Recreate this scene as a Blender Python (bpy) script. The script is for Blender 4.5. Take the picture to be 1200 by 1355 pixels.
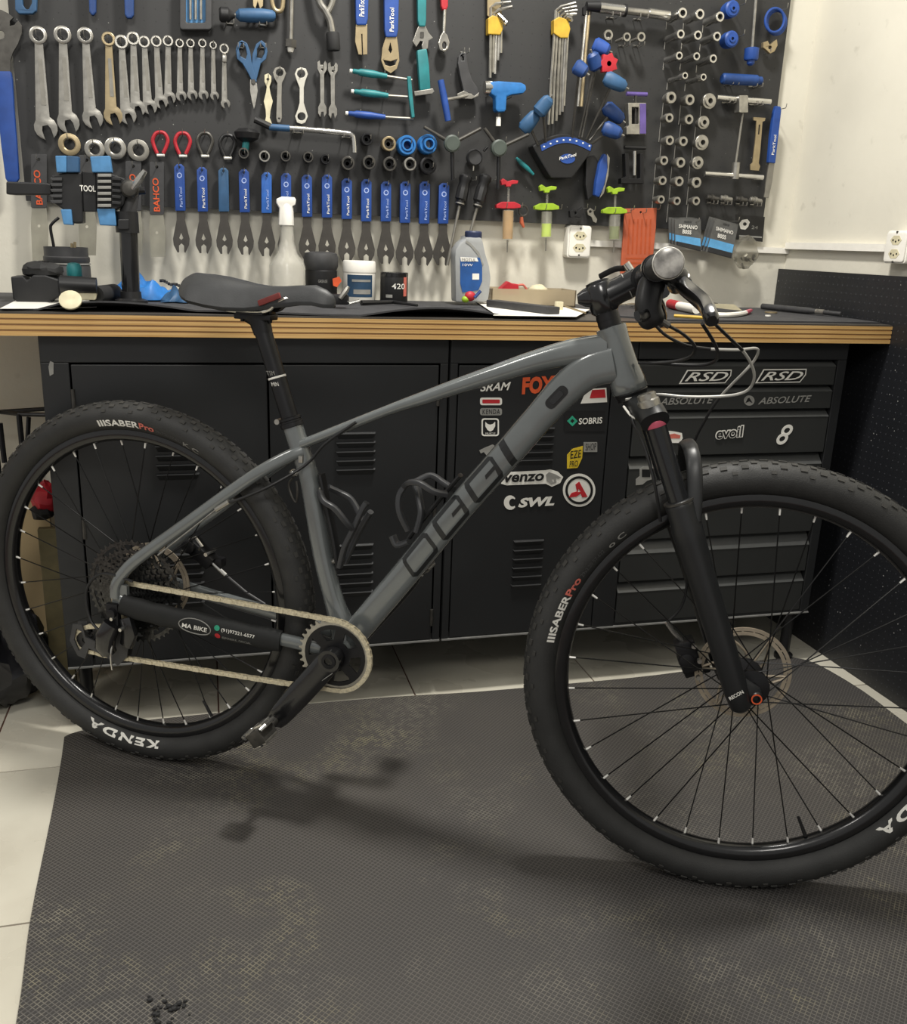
import bpy, bmesh, math, random
from mathutils import Vector as V, Matrix
from mathutils.geometry import tessellate_polygon
random.seed(11)
for o in list(bpy.data.objects): bpy.data.objects.remove(o)
sc = bpy.context.scene
COL = sc.collection
PI = math.pi
# ------------------------------------------------------------------ camera
FPX = 1210.5; CAM = V((0, 0, 1.0443))
CR = V((0.9665, -0.2541, 0.0357)); CU = V((0.0389, 0.2824, 0.9585)); CF = V((0.2536, 0.9250, -0.2828))
cd = bpy.data.cameras.new('camera'); cam = bpy.data.objects.new('camera', cd); COL.objects.link(cam)
cd.sensor_fit = 'HORIZONTAL'; cd.sensor_width = 36; cd.lens = FPX * 36 / 1200; cd.clip_start = .02
m = Matrix.Identity(4)
for i in range(3): m[i][0] = CR[i]; m[i][1] = CU[i]; m[i][2] = -CF[i]; m[i][3] = CAM[i]
cam.matrix_world = m
sc.camera = cam
# ------------------------------------------------------------------ light
vs = sc.view_settings
vs.view_transform = 'Standard'; vs.look = 'None'; vs.gamma = 1; vs.use_curve_mapping = False; vs.exposure = 0.0
wd = bpy.data.worlds.new('room_light'); sc.world = wd; wd.use_nodes = True
wd.node_tree.nodes['Background'].inputs[0].default_value = (1.0, .985, .95, 1)
wd.node_tree.nodes['Background'].inputs[1].default_value = .50
def area(name, loc, size, power, col, shape='DISK', tgt=None):
    l = bpy.data.lights.new(name, 'AREA'); l.shape = shape; l.size = size; l.energy = power; l.color = col
    o = bpy.data.objects.new(name, l); o.location = loc; COL.objects.link(o)
    if tgt: o.rotation_euler = (V(tgt) - V(loc)).to_track_quat('-Z', 'Y').to_euler()
    return o
area('ceiling_lamp_light', (.62, 1.58, 2.62), .24, 54, (1, .965, .90))
area('added_fill_light_rear', (-.2, -.8, 2.62), .7, 28, (1, .965, .90), tgt=(.3, 2.1, .5))  # unseen fill lamp, placed and aimed to brighten the wall under the bench
area('added_fill_light_left', (-1.5, .9, 2.62), .5, 15, (1, .965, .90), tgt=(-.6, 2.0, .5))  # unseen lamp added to brighten the floor and under-bench wall at the left
# ------------------------------------------------------------------ pixel -> real plane helpers
def ray(px, py): return CF * FPX + CR * (px - 600) - CU * (py - 677.5)
def on(px, py, ax, val):
    d = ray(px, py); t = (val - CAM[ax]) / d[ax]; return CAM + d * t
YW, YB, YC, YBE, ZB, XR = 2.40, 2.376, 1.9256, 1.8956, .890, 1.60
def W(px, py, d=0.0): return on(px, py, 1, YB - d)      # point in front of the tool board
def K(px, py, d=0.0): return on(px, py, 1, YC - d)      # point on the cabinet fronts
def G(px, py, z=0.0): return on(px, py, 2, z)           # point on the floor
# ------------------------------------------------------------------ materials
def lin(c):
    if isinstance(c, str): c = [int(c[i:i + 2], 16) / 255 for i in (0, 2, 4)]
    return tuple(x / 12.92 if x <= .04045 else ((x + .055) / 1.055) ** 2.4 for x in c) + (1,)
MATS = {}
def mat(name, col, rough=.5, metal=0, var=.12, vscale=40, bump=0, bscale=300, trans=0, ior=1.45, alpha=1, coat=0, col2=None, rvar=.0):
    if name in MATS: return MATS[name]
    m = bpy.data.materials.new(name); m.use_nodes = True; nt = m.node_tree; b = nt.nodes['Principled BSDF']
    c = lin(col); c2 = lin(col2) if col2 else tuple(min(1, x * (1 - var * 2)) for x in c[:3]) + (1,)
    tc = nt.nodes.new('ShaderNodeTexCoord'); nz = nt.nodes.new('ShaderNodeTexNoise'); nz.inputs['Scale'].default_value = vscale; nz.inputs['Detail'].default_value = 4
    nt.links.new(tc.outputs['Object'], nz.inputs['Vector'])
    rp = nt.nodes.new('ShaderNodeValToRGB'); rp.color_ramp.elements[0].position = .35; rp.color_ramp.elements[1].position = .65
    rp.color_ramp.elements[0].color = c2; rp.color_ramp.elements[1].color = c
    nt.links.new(nz.outputs['Fac'], rp.inputs[0]); nt.links.new(rp.outputs[0], b.inputs['Base Color'])
    b.inputs['Roughness'].default_value = rough; b.inputs['Metallic'].default_value = metal
    b.inputs['Transmission Weight'].default_value = trans; b.inputs['IOR'].default_value = ior; b.inputs['Alpha'].default_value = alpha
    b.inputs['Coat Weight'].default_value = coat; b.inputs['Coat Roughness'].default_value = .12
    if rvar:
        mr = nt.nodes.new('ShaderNodeMapRange'); mr.inputs['To Min'].default_value = rough - rvar; mr.inputs['To Max'].default_value = rough + rvar
        nt.links.new(nz.outputs['Fac'], mr.inputs['Value']); nt.links.new(mr.outputs[0], b.inputs['Roughness'])
    if bump:
        n2 = nt.nodes.new('ShaderNodeTexNoise'); n2.inputs['Scale'].default_value = bscale; nt.links.new(tc.outputs['Object'], n2.inputs['Vector'])
        bp = nt.nodes.new('ShaderNodeBump'); bp.inputs['Strength'].default_value = bump; bp.inputs['Distance'].default_value = .002
        nt.links.new(n2.outputs['Fac'], bp.inputs['Height']); nt.links.new(bp.outputs[0], b.inputs['Normal'])
    MATS[name] = m; return m
M = {}
M['steel'] = mat('polished_steel', 'b0ada5', .30, .85, .14, 60)
M['steel_dark'] = mat('dark_steel', '55534f', .42, .7, .15, 60)
M['steel_warm'] = mat('worn_brass_steel', 'a89878', .4, .65, .1)
M['chrome'] = mat('chrome', 'c9c7c1', .18, .92, .05)
M['black'] = mat('black_plastic', '1c1c1d', .42, 0, .1)
M['black_gloss'] = mat('black_gloss_paint', '171718', .22, 0, .08, coat=.4)
M['black_matte'] = mat('black_rubber', '232323', .75, 0, .12)
M['black_metal'] = mat('black_anodised_metal', '1e1e20', .38, .35, .1)
M['grey_dark'] = mat('dark_grey_plastic', '3b3b3c', .5)
M['blue'] = mat('blue_vinyl', '21468e', .5, 0, .1)
M['blue_dark'] = mat('dark_blue_vinyl', '1d3f78', .5, 0, .12)
M['blue_teal'] = mat('faded_blue_vinyl', '2f5478', .55, 0, .1)
M['blue_light'] = mat('light_blue_plastic', '4d84b4', .55)
M['teal'] = mat('teal_plastic', '22767a', .5)
M['cyan'] = mat('cyan_plastic', '2a6fb0', .45)
M['red'] = mat('red_plastic', 'b02430', .5)
M['orange'] = mat('orange_plastic', 'b0583a', .6, 0, .06)
M['yellow'] = mat('yellow_plastic', 'c39f35', .5)
M['lime'] = mat('lime_plastic', '93b32a', .5)
M['white'] = mat('white_plastic', 'e6e3da', .45, 0, .03)
M['cream'] = mat('cream_plastic', 'cfc7a8', .6)
M['purple'] = mat('purple_anodised_metal', '6b5a9c', .4, .3)
M['pink'] = mat('pink_anodised_metal', 'c85a70', .4, .2)
M['print_white'] = mat('white_print', 'dcdad2', .6, 0, .03)
M['print_grey'] = mat('grey_print', '8a8984', .6)
M['print_dim'] = mat('dim_grey_print', '4c4c4c', .6)
M['print_black'] = mat('black_print', '121212', .6)
M['print_red'] = mat('red_print', 'b8242c', .6)
M['print_salmon'] = mat('salmon_print', 'c96a5c', .6)
M['print_orange'] = mat('orange_print', 'd2552a', .6)
M['print_yellow'] = mat('yellow_print', 'd3b52a', .6)
M['print_green'] = mat('green_print', '2c9a7a', .6)
# ------------------------------------------------------------------ mesh builder
class MB:
    def __init__(s): s.v = []; s.f = []
    def add(s, vs, fs):
        n = len(s.v); s.v += [V(p) for p in vs]; s.f += [tuple(i + n for i in f) for f in fs]; return s
    def box(s, c, size, ax=None):
        ax = ax or (V((1, 0, 0)), V((0, 1, 0)), V((0, 0, 1))); c = V(c); h = [x / 2 for x in size]
        vs = [c + ax[0] * (h[0] * a) + ax[1] * (h[1] * b) + ax[2] * (h[2] * d) for d in (-1, 1) for b in (-1, 1) for a in (-1, 1)]
        return s.add(vs, [(0, 2, 3, 1), (4, 5, 7, 6), (0, 1, 5, 4), (2, 6, 7, 3), (0, 4, 6, 2), (1, 3, 7, 5)])
    def bb(s, lo, hi): return s.box([(a + b) / 2 for a, b in zip(lo, hi)], [abs(b - a) for a, b in zip(lo, hi)])
    def tube(s, pts, r, n=8, closed=False, cap=True):
        pts = [V(p) for p in pts]; k = len(pts); rs = r if isinstance(r, (list, tuple)) else [r] * k
        tans = []
        for i in range(k):
            a = pts[(i - 1) % k] if (closed or i) else pts[0]; b = pts[(i + 1) % k] if (closed or i < k - 1) else pts[-1]
            t = b - a; tans.append(t.normalized() if t.length > 1e-9 else V((0, 0, 1)))
        t0 = tans[0]; u = t0.cross(V((0, 0, 1)) if abs(t0.z) < .9 else V((1, 0, 0))).normalized()
        vs = []
        for i in range(k):
            t = tans[i]; u = (u - t * u.dot(t)).normalized(); w = t.cross(u)
            vs += [pts[i] + u * (rs[i] * math.cos(2 * PI * j / n)) + w * (rs[i] * math.sin(2 * PI * j / n)) for j in range(n)]
        fs = []
        for i in range(k if closed else k - 1):
            a = i * n; b = ((i + 1) % k) * n
            fs += [(a + j, a + (j + 1) % n, b + (j + 1) % n, b + j) for j in range(n)]
        if cap and not closed: fs += [tuple(range(n - 1, -1, -1)), tuple((k - 1) * n + j for j in range(n))]
        return s.add(vs, fs)
    def cyl(s, a, b, r, r2=None, n=14): return s.tube([a, b], [r, r if r2 is None else r2], n)
    def sweep(s, pts, sizes, lat, n=20, ex=2.0):
        pts = [V(p) for p in pts]; lat = V(lat).normalized(); vs = []; k = len(pts)
        for i in range(k):
            t = (pts[min(i + 1, k - 1)] - pts[max(i - 1, 0)]).normalized(); w = t.cross(lat).normalized(); u = w.cross(t)
            a, b = sizes[i]
            for j in range(n):
                c, d = math.cos(2 * PI * j / n), math.sin(2 * PI * j / n)
                c = math.copysign(abs(c) ** (2 / ex), c); d = math.copysign(abs(d) ** (2 / ex), d)
                vs.append(pts[i] + u * (a * c) + w * (b * d))
        fs = [(i * n + j, i * n + (j + 1) % n, (i + 1) * n + (j + 1) % n, (i + 1) * n + j) for i in range(k - 1) for j in range(n)]
        fs += [tuple(range(n - 1, -1, -1)), tuple((k - 1) * n + j for j in range(n))]
        return s.add(vs, fs)
    def lathe(s, o, axis, prof, n=24, closed=False):
        o = V(o); axis = V(axis).normalized(); u = axis.cross(V((0, 0, 1)) if abs(axis.z) < .9 else V((1, 0, 0))).normalized(); w = axis.cross(u)
        k = len(prof); vs = [o + axis * h + u * (r * math.cos(2 * PI * j / n)) + w * (r * math.sin(2 * PI * j / n)) for r, h in prof for j in range(n)]
        fs = [(i * n + j, i * n + (j + 1) % n, ((i + 1) % k) * n + (j + 1) % n, ((i + 1) % k) * n + j) for i in range(k if closed else k - 1) for j in range(n)]
        if not closed:
            if prof[0][0] > 1e-6: fs.append(tuple(range(n - 1, -1, -1)))
            if prof[-1][0] > 1e-6: fs.append(tuple((k - 1) * n + j for j in range(n)))
        return s.add(vs, fs)
    def ball(s, c, r, n=12, m=8, ax=None):
        ax = ax or (V((1, 0, 0)), V((0, 1, 0)), V((0, 0, 1))); c = V(c); r = r if isinstance(r, (list, tuple)) else (r, r, r); vs = []
        for i in range(m + 1):
            p = PI * i / m
            for j in range(n):
                q = 2 * PI * j / n
                vs.append(c + ax[0] * (r[0] * math.sin(p) * math.cos(q)) + ax[1] * (r[1] * math.sin(p) * math.sin(q)) + ax[2] * (r[2] * math.cos(p)))
        return s.add(vs, [(i * n + j, i * n + (j + 1) % n, (i + 1) * n + (j + 1) % n, (i + 1) * n + j) for i in range(m) for j in range(n)])
    def flat(s, loops, o, ex, ey, th):
        """outline with holes, loops of (a,b); slab from 0 to -th behind its face (normal ex x ey)"""
        o, ex, ey = V(o), V(ex), V(ey); ez = ex.cross(ey).normalized()
        L = []
        for i, lp in enumerate(loops):
            ar = sum(lp[j][0] * lp[(j + 1) % len(lp)][1] - lp[(j + 1) % len(lp)][0] * lp[j][1] for j in range(len(lp)))
            L.append(list(lp) if (ar > 0) == (i == 0) else list(lp)[::-1])
        tri = tessellate_polygon([[V((a, b, 0)) for a, b in lp] for lp in L])
        fl = [p for lp in L for p in lp]; k = len(fl)
        vs = [o + ex * a + ey * b for a, b in fl] + [o + ex * a + ey * b - ez * th for a, b in fl]
        fs = []
        for t in tri:
            A, B_, C_ = (fl[i] for i in t); ar = (B_[0] - A[0]) * (C_[1] - A[1]) - (C_[0] - A[0]) * (B_[1] - A[1])
            t = tuple(t) if ar > 0 else (t[0], t[2], t[1])
            fs += [t, (t[0] + k, t[2] + k, t[1] + k)]
        st = 0
        for lp in L:
            n = len(lp); fs += [(st + j, st + j + k, st + (j + 1) % n + k, st + (j + 1) % n) for j in range(n)]; st += n
        return s.add(vs, fs)
WL = {}
def props(o, label=None, cat=None, group=None, kind=None):
    if label: o['label'] = label
    if cat: o['category'] = cat
    if group: o['group'] = group
    if kind: o['kind'] = kind
    return o
def link(o, parent, loc):
    COL.objects.link(o)
    if parent: o.parent = parent; o.location = V(loc) - WL[parent]
    else: o.location = loc
    WL[o] = V(loc)
def build(mb, name, mt, parent=None, smooth=35, bevel=0, label=None, cat=None, group=None, kind=None, base=False, origin=None):
    if isinstance(mt, str): mt = M[mt]
    vs = mb.v; lo = V([min(p[i] for p in vs) for i in range(3)]); hi = V([max(p[i] for p in vs) for i in range(3)])
    c = (lo + hi) / 2
    if not parent or base: c.z = lo.z
    if origin: c = V(origin)
    me = bpy.data.meshes.new(name); me.from_pydata([p - c for p in vs], [], mb.f); me.validate()
    bm = bmesh.new(); bm.from_mesh(me)
    if bevel:
        es = [e for e in bm.edges if len(e.link_faces) == 2 and e.calc_face_angle(0) > .6]
        bmesh.ops.bevel(bm, geom=es, offset=bevel, segments=2, affect='EDGES', profile=.6)
    bmesh.ops.recalc_face_normals(bm, faces=bm.faces)
    bm.to_mesh(me); bm.free()
    if smooth:
        me.shade_smooth(); me.set_sharp_from_angle(angle=math.radians(smooth))
    me.materials.append(mt)
    o = bpy.data.objects.new(name, me); link(o, parent, c)
    return props(o, label, cat, group, kind)
def thing(name, loc, label, cat, group=None, parent=None):
    o = bpy.data.objects.new(name, None); o.empty_display_size = .05; link(o, parent, loc); return props(o, label, cat, group)
# ---- text, collected and converted in one pass at the end
TEXTS = []
def text(s, o, ex, ey, h, mt, parent, width=None, name='lettering', bold=0, shear=0, bend=None, align='LEFT', th=.0006):
    TEXTS.append((s, V(o), V(ex), V(ey), h, mt, parent, width, name, bold, shear, bend, align, th))
def flush_text():
    tmp = []
    for t in TEXTS:
        c = bpy.data.curves.new('t', 'FONT'); c.body = t[0]; c.offset = t[9]; c.shear = t[10]; c.resolution_u = 3; c.space_character = 1.22 if t[0] == 'KENDA' else 1
        o = bpy.data.objects.new('t', c); COL.objects.link(o); tmp.append(o)
    bpy.context.view_layer.update(); dg = bpy.context.evaluated_depsgraph_get()
    for t, o in zip(TEXTS, tmp):
        s, org, ex, ey, h, mt, parent, width, name, bold, shear, bend, align, th = t
        me = bpy.data.meshes.new_from_object(o.evaluated_get(dg))
        vs = [v.co.copy() for v in me.vertices]
        if not vs: continue
        x0 = min(v.x for v in vs); x1 = max(v.x for v in vs); y0 = min(v.y for v in vs); y1 = max(v.y for v in vs)
        sy = h / (y1 - y0); sx = width / (x1 - x0) if width else sy
        off = -(x1 - x0) / 2 * sx if align == 'CENTER' else 0
        ez = ex.cross(ey).normalized(); P = []
        for v in vs:
            a = (v.x - x0) * sx + off; b = (v.y - y0) * sy
            P.append(bend(a, b) if bend else org + ex * a + ey * b + ez * th)
        c = sum(P, V()) / len(P)
        for v, p in zip(me.vertices, P): v.co = p - c
        me.name = name; me.materials.clear(); me.materials.append(M[mt])
        ob = bpy.data.objects.new(name, me); link(ob, parent, c)
    for o in tmp: bpy.data.objects.remove(o)
def circ(cx, cy, r, n=20, a0=0, a1=2 * PI):
    full = abs(a1 - a0 - 2 * PI) < 1e-6
    return [(cx + r * math.cos(a0 + (a1 - a0) * i / (n if full else n - 1)), cy + r * math.sin(a0 + (a1 - a0) * i / (n if full else n - 1))) for i in range(n)]
def rrect(x0, y0, x1, y1, r, n=4):
    P = []
    for cx, cy, a in ((x1 - r, y1 - r, 0), (x0 + r, y1 - r, 90), (x0 + r, y0 + r, 180), (x1 - r, y0 + r, 270)):
        P += [(cx + r * math.cos(math.radians(a + 90 * i / n)), cy + r * math.sin(math.radians(a + 90 * i / n))) for i in range(n + 1)]
    return P
def smoothp(pts, k=5, closed=False):
    """Catmull-Rom through points"""
    pts = [V(p) for p in pts]; n = len(pts); out = []
    for i in range(n if closed else n - 1):
        if closed: p0, p1, p2, p3 = pts[i - 1], pts[i], pts[(i + 1) % n], pts[(i + 2) % n]
        else: p0, p1, p2, p3 = pts[max(i - 1, 0)], pts[i], pts[i + 1], pts[min(i + 2, n - 1)]
        for j in range(k):
            t = j / k
            out.append(.5 * (2 * p1 + (p2 - p0) * t + (2 * p0 - 5 * p1 + 4 * p2 - p3) * t * t + (3 * p1 - p0 - 3 * p2 + p3) * t ** 3))
    if not closed: out.append(pts[-1])
    return out
EX, EY, EZ = V((1, 0, 0)), V((0, 1, 0)), V((0, 0, 1))
# ================================================================== the room
def nodes(name):
    m = bpy.data.materials.new(name); m.use_nodes = True; nt = m.node_tree; return m, nt, nt.nodes['Principled BSDF'], nt.nodes.new, nt.links.new
def wall_mat():
    m, nt, b, N, L = nodes('painted_plaster')
    tc = N('ShaderNodeTexCoord'); n1 = N('ShaderNodeTexNoise'); n1.inputs['Scale'].default_value = 2.2; n1.inputs['Detail'].default_value = 6; L(tc.outputs['Object'], n1.inputs['Vector'])
    rp = N('ShaderNodeValToRGB'); rp.color_ramp.elements[0].position = .3; rp.color_ramp.elements[1].position = .6
    rp.color_ramp.elements[0].color = lin('c4c0b3'); rp.color_ramp.elements[1].color = lin('d1cdbf'); L(n1.outputs['Fac'], rp.inputs[0])
    n2 = N('ShaderNodeTexNoise'); n2.inputs['Scale'].default_value = 19; n2.inputs['Detail'].default_value = 8; L(tc.outputs['Object'], n2.inputs['Vector'])
    r2 = N('ShaderNodeValToRGB'); r2.color_ramp.elements[0].position = .27; r2.color_ramp.elements[1].position = .36; r2.color_ramp.elements[0].color = (.72, .72, .7, 1); r2.color_ramp.elements[1].color = (1, 1, 1, 1)
    L(n2.outputs['Fac'], r2.inputs[0]); mx = N('ShaderNodeMix'); mx.data_type = 'RGBA'; mx.blend_type = 'MULTIPLY'; mx.inputs[0].default_value = .6
    L(rp.outputs[0], mx.inputs[6]); L(r2.outputs[0], mx.inputs[7]); L(mx.outputs[2], b.inputs['Base Color']); b.inputs['Roughness'].default_value = .6
    n3 = N('ShaderNodeTexNoise'); n3.inputs['Scale'].default_value = 60; L(tc.outputs['Object'], n3.inputs['Vector'])
    bp = N('ShaderNodeBump'); bp.inputs['Strength'].default_value = .15; bp.inputs['Distance'].default_value = .004; L(n3.outputs['Fac'], bp.inputs['Height']); L(bp.outputs[0], b.inputs['Normal'])
    return m
M['wall'] = wall_mat()
M['tile'] = mat('glazed_floor_tile', 'c9c5b6', .28, 0, .06, 5, rvar=.08, col2='bab5a6')
M['grout'] = mat('reddish_grout', '6e4c40', .85)
b = MB(); b.bb((-2.2, YW, -.06), (XR + .12, YW + .1, 2.7)); build(b, 'wall_back', 'wall', kind='structure', smooth=0)
b = MB(); b.bb((XR + .02, -1.2, -.06), (XR + .12, YW, 2.7)); build(b, 'wall_right', 'wall', kind='structure', smooth=0)
b = MB(); b.bb((-2.2, -1.2, -.06), (XR + .02, YW, -.0085)); floor = build(b, 'floor', 'grout', kind='structure', smooth=0)
TP = .459; tile_me = None
for i in range(-3, 5):
    for j in range(-2, 5):
        x0, y0 = -.345 + TP * i - .12, 1.318 + TP * (j - 2) ; x1, y1 = x0 + TP, y0 + TP
        x1c, y1c = min(x1, XR + .0195), min(y1, YW)
        if x1c - x0 < .03 or y1c - y0 < .03 or x0 < -1.6 or y0 < -.2: continue
        b = MB(); b.bb((x0 + .0017, y0 + .0017, -.011), (x1c - .0017, y1c - .0017, -.0052)); build(b, 'floor_tile', 'tile', floor, bevel=.0012)
# perforated dark panel on the right wall
def perf_mat(name, base, dot, pitch, rad, axes, rough=.45, bump=-.6, spread=.55, dust=0.0):
    m, nt, b, N, L = nodes(name)
    tc = N('ShaderNodeTexCoord'); sp = N('ShaderNodeSeparateXYZ'); L(tc.outputs['Object'], sp.inputs[0])
    def cell(o):
        d = N('ShaderNodeMath'); d.operation = 'DIVIDE'; L(o, d.inputs[0]); d.inputs[1].default_value = pitch
        f = N('ShaderNodeMath'); f.operation = 'FRACT'; L(d.outputs[0], f.inputs[0])
        s = N('ShaderNodeMath'); s.operation = 'SUBTRACT'; L(f.outputs[0], s.inputs[0]); s.inputs[1].default_value = .5
        return s.outputs[0]
    c = N('ShaderNodeCombineXYZ'); L(cell(sp.outputs[axes[0]]), c.inputs[0]); L(cell(sp.outputs[axes[1]]), c.inputs[1])
    ln = N('ShaderNodeVectorMath'); ln.operation = 'LENGTH'; L(c.outputs[0], ln.inputs[0])
    lt = N('ShaderNodeMath'); lt.operation = 'LESS_THAN'; L(ln.outputs['Value'], lt.inputs[0]); lt.inputs[1].default_value = rad / pitch
    nz = N('ShaderNodeTexNoise'); nz.inputs['Scale'].default_value = 6; nz.inputs['Detail'].default_value = 5; L(tc.outputs['Object'], nz.inputs['Vector'])
    rp = N('ShaderNodeValToRGB'); rp.color_ramp.elements[0].color = lin(base); rp.color_ramp.elements[1].color = tuple(x * (1.0 + spread) for x in lin(base)[:3]) + (1,)
    L(nz.outputs['Fac'], rp.inputs[0])
    mx = N('ShaderNodeMix'); mx.data_type = 'RGBA'; L(lt.outputs[0], mx.inputs[0]); L(rp.outputs[0], mx.inputs[6]); mx.inputs[7].default_value = lin(dot)
    out = mx.outputs[2]
    if dust:
        vo = N('ShaderNodeTexVoronoi'); vo.inputs['Scale'].default_value = 55; L(tc.outputs['Object'], vo.inputs['Vector'])
        l2 = N('ShaderNodeMath'); l2.operation = 'LESS_THAN'; L(vo.outputs['Distance'], l2.inputs[0]); l2.inputs[1].default_value = dust
        n5 = N('ShaderNodeTexNoise'); n5.inputs['Scale'].default_value = 9; L(tc.outputs['Object'], n5.inputs['Vector'])
        g5 = N('ShaderNodeMath'); g5.operation = 'GREATER_THAN'; L(n5.outputs['Fac'], g5.inputs[0]); g5.inputs[1].default_value = .55
        mu = N('ShaderNodeMath'); mu.operation = 'MULTIPLY'; L(l2.outputs[0], mu.inputs[0]); L(g5.outputs[0], mu.inputs[1])
        m2 = N('ShaderNodeMix'); m2.data_type = 'RGBA'; L(mu.outputs[0], m2.inputs[0]); L(out, m2.inputs[6]); m2.inputs[7].default_value = lin('8a8a86'); out = m2.outputs[2]
    L(out, b.inputs['Base Color']); b.inputs['Roughness'].default_value = rough
    bp = N('ShaderNodeBump'); bp.inputs['Strength'].default_value = abs(bump); bp.inputs['Distance'].default_value = .002; bp.invert = bump < 0
    L(lt.outputs[0], bp.inputs['Height']); L(bp.outputs[0], b.inputs['Normal'])
    return m
M['perf'] = perf_mat('perforated_dark_sheet', '17181b', '34363b', .019, .0016, (1, 2), .42, dust=.09)
M['board'] = perf_mat('black_tool_board', '212121', '151515', .0254, .0016, (0, 2), .55, bump=-.2, dust=.06)
b = MB(); b.bb((XR, -.6, -.005), (XR + .0175, YW - .003, 1.004)); build(b, 'perforated_panel', 'perf', smooth=0, label='dark perforated metal panel covering the lower part of the right wall', cat='panel')
# tool board
b = MB(); b.bb((-.385, YB, 1.10), (1.517, YB + .012, 1.98)); board = build(b, 'tool_board', 'board', smooth=0, label='black perforated tool board hung on the white wall above the bench', cat='pegboard')
for x in (-.3, .56, 1.4):
    b = MB(); b.bb((x - .02, YB + .012, 1.14), (x + .02, YW - .002, 1.94)); build(b, 'batten', 'grey_dark', board)
# white cable trunking and sockets
a = W(783, 322, .0); bz = a.z
b = MB(); b.bb((a.x, YW - .014, bz - .008), (XR + .02, YW, bz + .008)); build(b, 'trim_1', 'white', kind='structure')
zc = on(1120, 327, 0, XR + .02).z
b = MB(); b.bb((XR + .004, 1.93, zc - .009), (XR + .02, YW - .014, zc + .009)); build(b, 'trim_2', 'white', kind='structure')
def outlet(p, nrm, label, h=.083, w=.066):
    ex = V((1, 0, 0)) if nrm == 'y' else V((0, -1, 0)); ez = V((0, -1, 0)) if nrm == 'y' else V((-1, 0, 0)); ey = EZ
    t = thing('wall_outlet', p - ey * h / 2, label, 'socket')
    b = MB(); b.flat([rrect(-w / 2, -h / 2, w / 2, h / 2, .008)], p + ez * .032, ex, ey, .032); build(b, 'box', 'white', t, bevel=.002)
    b = MB(); b.flat([rrect(-w / 2 + .004, -h / 2 + .004, w / 2 - .004, h / 2 - .004, .006)], p + ez * .036, ex, ey, .0035); build(b, 'cover_plate', 'white', t, bevel=.001)
    for s in (-1, 1):
        c = p + ey * (s * .0155) + ez * .0366; b = MB()
        b.flat([[(.019 * math.cos(i * PI / 3) * 1.0, .0105 * math.sin(i * PI / 3) * 1.15) for i in range(6)]], c, ex, ey, .0008); q = build(b, 'socket_recess', 'cream', t)
        for d in (-.0095, 0, .0095):
            b = MB(); b.cyl(c + ex * d + ey * (-.003 if d == 0 else 0) - ez * .001, c + ex * d + ey * (-.003 if d == 0 else 0) + ez * .0005, .0024, n=10); build(b, 'pin_hole', 'print_black', q)
    for s in (-1, 1):
        b = MB(); b.cyl(p + ey * (s * .034) + ez * .035, p + ey * (s * .034) + ez * .0375, .0025, n=10); build(b, 'screw', 'steel_dark', t)
outlet(on(766, 320, 1, YW - .03) + V((0, .03, 0)), 'y', 'white double power socket on the back wall under the tool board')
outlet(on(1187, 327, 0, XR - .01) + V((.03, 0, 0)), 'x', 'white double power socket on the right wall at the end of the trunking', .075, .075)
# ================================================================== workbench
def wood(name, c1, c2):
    m, nt, b, N, L = nodes(name); tc = N('ShaderNodeTexCoord'); mp = N('ShaderNodeMapping'); mp.inputs['Scale'].default_value = (3, 60, 160); L(tc.outputs['Object'], mp.inputs[0])
    nz = N('ShaderNodeTexNoise'); nz.inputs['Scale'].default_value = 2; nz.inputs['Detail'].default_value = 7; L(mp.outputs[0], nz.inputs['Vector'])
    rp = N('ShaderNodeValToRGB'); rp.color_ramp.elements[0].position = .3; rp.color_ramp.elements[1].position = .7; rp.color_ramp.elements[0].color = lin(c1); rp.color_ramp.elements[1].color = lin(c2)
    L(nz.outputs['Fac'], rp.inputs[0]); L(rp.outputs[0], b.inputs['Base Color']); b.inputs['Roughness'].default_value = .5; return m
M['ply_light'] = wood('plywood_pale_layer', 'ab8249', 'cba86e'); M['ply_dark'] = wood('plywood_brown_layer', '7d5a34', '936f44')
M['ply_skin'] = mat('grey_worktop_skin', '45413c', .5, 0, .2, 8)
wt = thing('worktop', (.5, 2.1, ZB - .044), 'plywood workbench top with a striped layered front edge', 'worktop')
z = ZB - .044
for k, (h, mt, rec) in enumerate(((.0085, 'ply_light', 0), (.0035, 'ply_dark', .0012), (.007, 'ply_light', 0), (.0035, 'ply_dark', .0012), (.007, 'ply_light', 0), (.0035, 'ply_dark', .0012), (.0075, 'ply_light', 0), (.0035, 'ply_skin', .001))):
    b = MB(); b.bb((-1.3, YBE + rec, z), (XR - .001 - rec, YW - .001, z + h)); build(b, 'plywood_layer', mt, wt, smooth=0); z += h
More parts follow.
